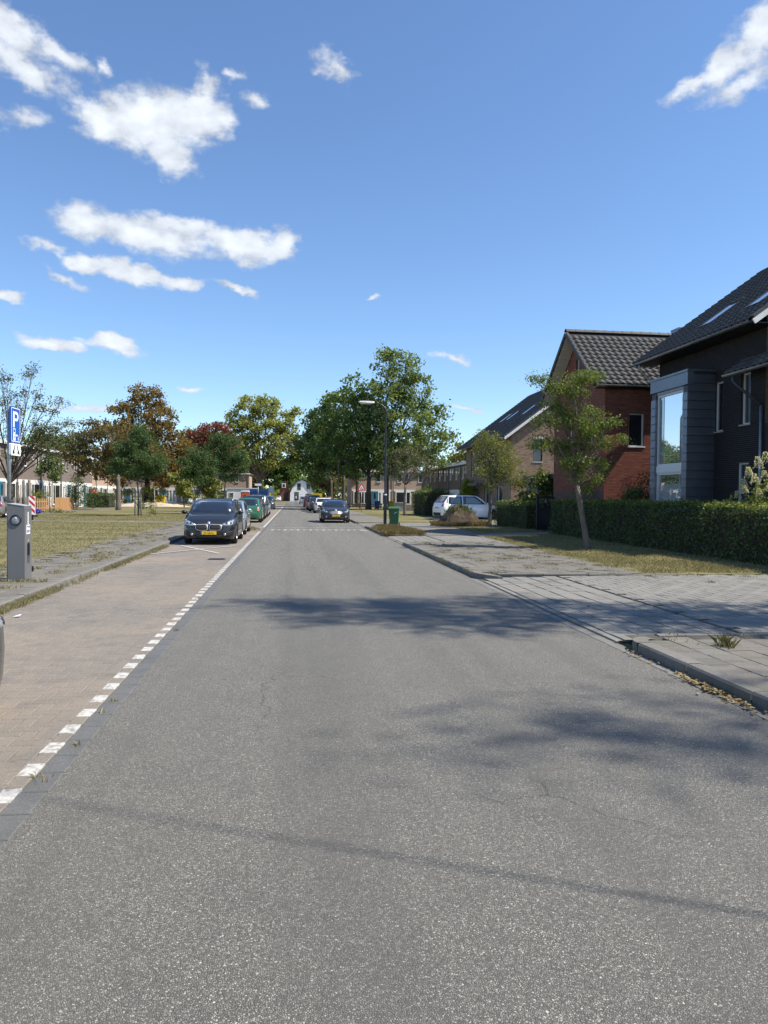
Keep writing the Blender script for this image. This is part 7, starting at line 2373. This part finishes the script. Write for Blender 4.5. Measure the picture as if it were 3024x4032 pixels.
# -- heap of soil with weeds on it
def mound(name, label, x, y, rx, ry, h, m, cat='soil heap'):
    """Uneven tipped heap: a dome roughened at several scales."""
    from mathutils import noise
    V, Fc = [], []
    nr, na = 26, 64
    for i in range(nr + 1):
        r_ = i / nr
        for k in range(na):
            a = 2 * math.pi * k / na
            wob = 1 + .14 * math.sin(2 * a + .7) + .08 * math.sin(5 * a)
            px, py = rx * r_ * wob * math.cos(a), ry * r_ * wob * math.sin(a)
            q = Vector((px * 1.6, py * 1.6, x))
            f = (1 - r_ ** 2.2) * h * (1 + .30 * noise.noise(q)) + (1 - r_ * .7) * h * (.16 * noise.noise(q * 2.3) + .10 * noise.noise(q * 5.0) + .07 * noise.noise(q * 11.0))
            V.append((px, py, max(-.06, f) if i < nr else -.06))
    for i in range(nr):
        for k in range(na):
            Fc.append((i * na + k, i * na + (k + 1) % na, (i + 1) * na + (k + 1) % na, (i + 1) * na + k))
    o = obj(name, pymesh(name, V, Fc, m, False), None, (x, y, .06))
    return tag(o, label, cat)


mound('soil_heap', 'heap of brown soil with weeds beside the small street tree', 9.35, 40.4, 1.2, 1.05, 1.02, M_SOIL)
a = rng.uniform(0, 6.283, 4000)
r_ = rng.uniform(.75, 1.35, 4000)
grass('heap_weeds', np.c_[9.35 + 1.25 * r_ * np.cos(a), 40.3 + 1.0 * r_ * np.sin(a), np.full(4000, .07)], .26, .007, M_BLADE_R, 'dry and green weeds round the foot of the soil heap', 'weeds', .8)
a = rng.uniform(0, 6.283, 420)
r_ = rng.uniform(0, .75, 420)
grass('heap_top_weeds', np.c_[9.35 + 1.25 * r_ * np.cos(a), 40.4 + 1.0 * r_ * np.sin(a), 1.0 - .62 * r_ ** 2], .34, .006, M_BLADE_G, 'tall green weeds on top of the soil heap', 'weeds', .6)
mound('rubble_heap', 'low pale rubble and sand heap beneath the rusty orange tree', -18.4, 96, 4.5, 1.2, .55, M_STONE, 'rubble heap')

# -- under the right trees: dark rail fence, planks and garden clutter
t = thing('rail_fence', 'low dark timber rail fence beneath the right hand trees', 'fence', (5.6, 92.0, .05))
for k in range(5):
    box('post', (-.08 + k * 1.35, .08 + k * 1.35, -.08, .08, 0, .75), M_BARKD, t)
for z in (.28, .58):
    box('rail', (-.1, 5.6, -.05, .05, z - .09, z + .09), M_BARKD, t)
t = thing('stacked_timber', 'stack of grey timber beams on the grass beyond the thin tree', 'timber', (13.4, 80.5, .05))
for k in range(6):
    box('beam', (-1.6 + .1 * (k % 2), 1.4 + .15 * (k % 3), -.12 + .26 * (k % 2) - .13, .12 + .26 * (k % 2) - .13, .22 * (k // 2), .20 + .22 * (k // 2)), M_OLDFENCE, t)
t = thing('stone_planter', 'square pale stone planter next to the stacked timber', 'planter', (11.6, 79.0, .05))
MB().add([(-.5, -.5, 0), (.5, -.5, 0), (.5, .5, 0), (-.5, .5, 0), (-.6, -.6, .9), (.6, -.6, .9), (.6, .6, .9), (-.6, .6, .9)], [(3, 2, 1, 0), (4, 5, 6, 7), (0, 1, 5, 4), (1, 2, 6, 5), (2, 3, 7, 6), (3, 0, 4, 7)]).build('planter_body', M_CONCRETE, t)
box('planter_rim', (-.64, .64, -.64, .64, .903, .98), M_CONCRETE, t)
t = thing('toy_slide', 'small yellow plastic toy near the pinkish terrace', 'toy', (11.6, 88.5, .05), R(20))
MB().prism([(-.5, 0), (.5, 0), (.45, .25), (.1, .55), (-.35, 1.05), (-.5, 1.05)], 0, -.3, .3).build('slide', M_YELLOW, t)
for sd_ in (-1, 1):
    MB().tube([(sd_ * .32, -.5, 0), (sd_ * .32, -.48, 1.35)], .04, 6).build('side_rail', M_YELLOW, t)
t = thing('garden_ball', 'white round garden lamp in front of the cream terrace', 'garden lamp', (-16.9, 122, .05))
MB().lathe([(0, 1.0), (.3, .92), (.5, .6), (.52, .4), (.4, .12), (.1, 0)], (0, 0, 0), 2, 18).build('globe', M_WHITE, t, True)
MB().lathe([(.14, -.05), (.14, .03)], (0, 0, 0), 2, 12).build('foot', M_PLASTIC, t)
t = thing('yellow_crate', 'yellow plastic crate in front of the cream terrace', 'crate', (-22.6, 127, .05))
MB().add([(-.7, -.5, 0), (.7, -.5, 0), (.7, .5, 0), (-.7, .5, 0), (-.8, -.6, 1.3), (.8, -.6, 1.3), (.8, .6, 1.3), (-.8, .6, 1.3)], [(3, 2, 1, 0), (4, 5, 6, 7), (0, 1, 5, 4), (1, 2, 6, 5), (2, 3, 7, 6), (3, 0, 4, 7)]).build('crate_body', M_YELLOW, t)
box('crate_rim', (-.86, .86, -.66, .66, 1.303, 1.42), M_YELLOW, t)

# -- works compound on the left beyond the parked cars
t = thing('portable_toilet', 'orange red portable toilet with white roof beyond the parked cars', 'portable toilet', (-6.9, 104, .05))
box('cabin', (-.56, .56, -.56, .56, .1, 2.05), M_ORANGE, t)
MB().prism([(-.62, 2.06), (.62, 2.06), (.5, 2.28), (.0, 2.36), (-.5, 2.28)], 1, -.62, .62).build('roof', M_WHITE, t)
dr = box('door', (-.42, .42, -.585, -.563, .15, 1.95), M_ORANGE, t)
MB().prism(disc(.26, 1.45, 14), 1, -.592, -.5855).build('door_sign', M_CABDARK, dr)
box('skid', (-.6, .6, -.6, .6, 0, .097), M_PLASTIC, t)
t = thing('site_cabin', 'white site cabin behind the orange portable toilet', 'cabin', (-7.6, 109, .05))
box('walls', (-2.2, 2.0, -1.2, 1.2, .25, 2.55), M_WHITE, t)
box('roof', (-2.3, 2.1, -1.3, 1.3, 2.553, 2.68), M_OFFWHITE, t)
f = box('window', (-1.9, -1.2, -1.24, -1.203, 1.2, 2.0), M_OFFWHITE, t)
box('pane', (-1.82, -1.28, -1.25, -1.241, 1.28, 1.92), M_GLASS, f)
for x in (-1.9, 1.7):
    box('skid', (x - .1, x + .1, -1.1, 1.1, 0, .247), M_PLASTIC, t)
t = thing('blue_container', 'dark blue corrugated container left of the vase shaped tree', 'container', (-5.0, 106, .05))
box('walls', (-1.3, 1.3, -1.2, 3.2, .1, 2.5), M_CONTBLUE, t)
for k in range(10):
    box('corrugation', (-1.24 + k * .26, -1.12 + k * .26, -1.24, -1.203, .2, 2.4), M_CONTBLUE, t)
box('base_frame', (-1.34, 1.34, -1.24, 3.24, 0, .097), M_CONTBLUE, t)
# street name and yellow works boards by the far left kerb
for (x, y, h, w, hh, m, lab) in ((-4.9, 100, 3.2, .9, .28, M_SIGNWHITE, 'pale street name sign left of the vase shaped tree'), (-3.5, 112, 2.9, .7, .9, M_SIGNWHITE, 'white square sign right of the vase shaped tree'), (-5.4, 165, 3.0, .6, 1.5, M_YELLOW, 'tall yellow works board by the far left kerb')):
    t = thing('sign_post', lab, 'sign', (x, y, .05), 0, 'small signs along the left roadside')
    MB().tube([(0, 0, 0), (0, 0, h)], .045, 8).build('pole', M_GALV, t, True)
    box('board', (-w / 2, w / 2, -.07, -.046, h - hh, h), m, t)
t = thing('yellow_barrier', 'orange yellow works barrier behind the dark red cars', 'barrier', (3.6, 118, .05))
box('board', (-.9, .9, -.04, .04, .9, 2.0), M_YELLOW, t)
for x in (-.7, .7):
    box('leg', (x - .05, x + .05, -.25, .25, 0, .9), M_GALV, t)

# -- a scrap of paper and a pebble on the bay floor
t = obj('paper_scrap', pymesh('paper_scrap', [(-.05, -.02, .0), (.04, -.03, .012), (.055, .02, .03), (-.02, .03, .008), (.0, .0, .02)], [(0, 1, 4), (1, 2, 4), (2, 3, 4), (3, 0, 4)], M_SIGNWHITE), None, (-3.75, 10.4, .012))
tag(t, 'white scrap of paper on the parking bay near the kerb', 'litter')
t = obj('cigarette_end', MB().tube([(-.03, 0, .012), (.0, .002, .012), (.03, .008, .012)], .010, 8).mesh('cigarette_end', M_SIGNWHITE, True), None, (-2.45, 5.85, .008))
tag(t, 'small white litter stub on the parking bay near the gutter', 'litter')

# -- the person on the far road
t = thing('person', 'person in a light top and dark trousers far down the road', 'person', (.35, 172, 0))
M_SKIN = mat('skin', (0.45, 0.28, 0.20), 0.6)
M_SHIRT = mat('light_grey_shirt', (0.45, 0.45, 0.47), 0.85)
M_TROUS = mat('dark_trousers', (0.03, 0.032, 0.04), 0.9)
M_HAIR = mat('dark_hair', (0.03, 0.022, 0.016), 0.8)
verts = [(0, 0, .95), (0, 0, 1.12), (0, 0, 1.32), (0, 0, 1.46), (0, -.01, 1.54), (0, -.02, 1.66), (.09, 0, .90), (.10, -.10, .50), (.10, .02, .10), (.10, -.10, .04), (-.09, 0, .90), (-.10, .12, .50), (-.10, .22, .12), (-.10, .12, .05),
         (.17, 0, 1.40), (.24, .04, 1.15), (.24, -.06, .93), (.24, -.1, .84), (-.17, 0, 1.40), (-.24, -.04, 1.15), (-.24, -.12, .93), (-.24, -.16, .84)]
edges = [(0, 1), (1, 2), (2, 3), (3, 4), (4, 5), (0, 6), (6, 7), (7, 8), (8, 9), (0, 10), (10, 11), (11, 12), (12, 13), (3, 14), (14, 15), (15, 16), (16, 17), (3, 18), (18, 19), (19, 20), (20, 21)]
rad_ = [.15, .14, .16, .10, .055, .10, .10, .07, .045, .04, .10, .07, .045, .04, .065, .05, .038, .035, .065, .05, .038, .035]
me = bpy.data.meshes.new('body')
me.from_pydata(verts, edges, [])
bo = obj('body', me, t)
md = bo.modifiers.new('skin', 'SKIN')
for i, q in enumerate(me.skin_vertices[0].data):
    q.radius = (rad_[i], rad_[i] * .8)
    q.use_root = (i == 0)
bo.modifiers.new('sub', 'SUBSURF').render_levels = 2
dg = bpy.context.evaluated_depsgraph_get()
me2 = bpy.data.meshes.new_from_object(bo.evaluated_get(dg))
bo.modifiers.clear()
bo.data = me2
me2.materials.clear()
for x in (M_SKIN, M_SHIRT, M_TROUS):
    me2.materials.append(x)
for p in me2.polygons:
    z = p.center.z
    p.material_index = 2 if z < .98 and abs(p.center.x) < .2 else (1 if .98 <= z < 1.50 and not (abs(p.center.x) > .2 and z < 1.0) else 0)
    p.use_smooth = True
MB().lathe([(0, .13), (.075, .10), (.105, .03), (.10, -.04)], (0, .0, 1.68), 2, 14).build('hair', M_HAIR, t, True)

# ------------------------------------------------------------------ put each thing's origin at its own base
for o in list(scene.objects):
    if o.type != 'EMPTY' or o.parent is not None or o.location.length > 1e-6:
        continue
    lo, hi = Vector((1e9,) * 3), Vector((-1e9,) * 3)
    for c in o.children:
        if c.type != 'MESH':
            continue
        for b in c.bound_box:
            w = c.matrix_local @ Vector(b)
            lo = Vector(map(min, lo, w))
            hi = Vector(map(max, hi, w))
    base = Vector(((lo.x + hi.x) / 2, (lo.y + hi.y) / 2, max(0.0, lo.z)))
    for c in o.children:
        c.matrix_local = Matrix.Translation(-base) @ c.matrix_local
    o.location = base
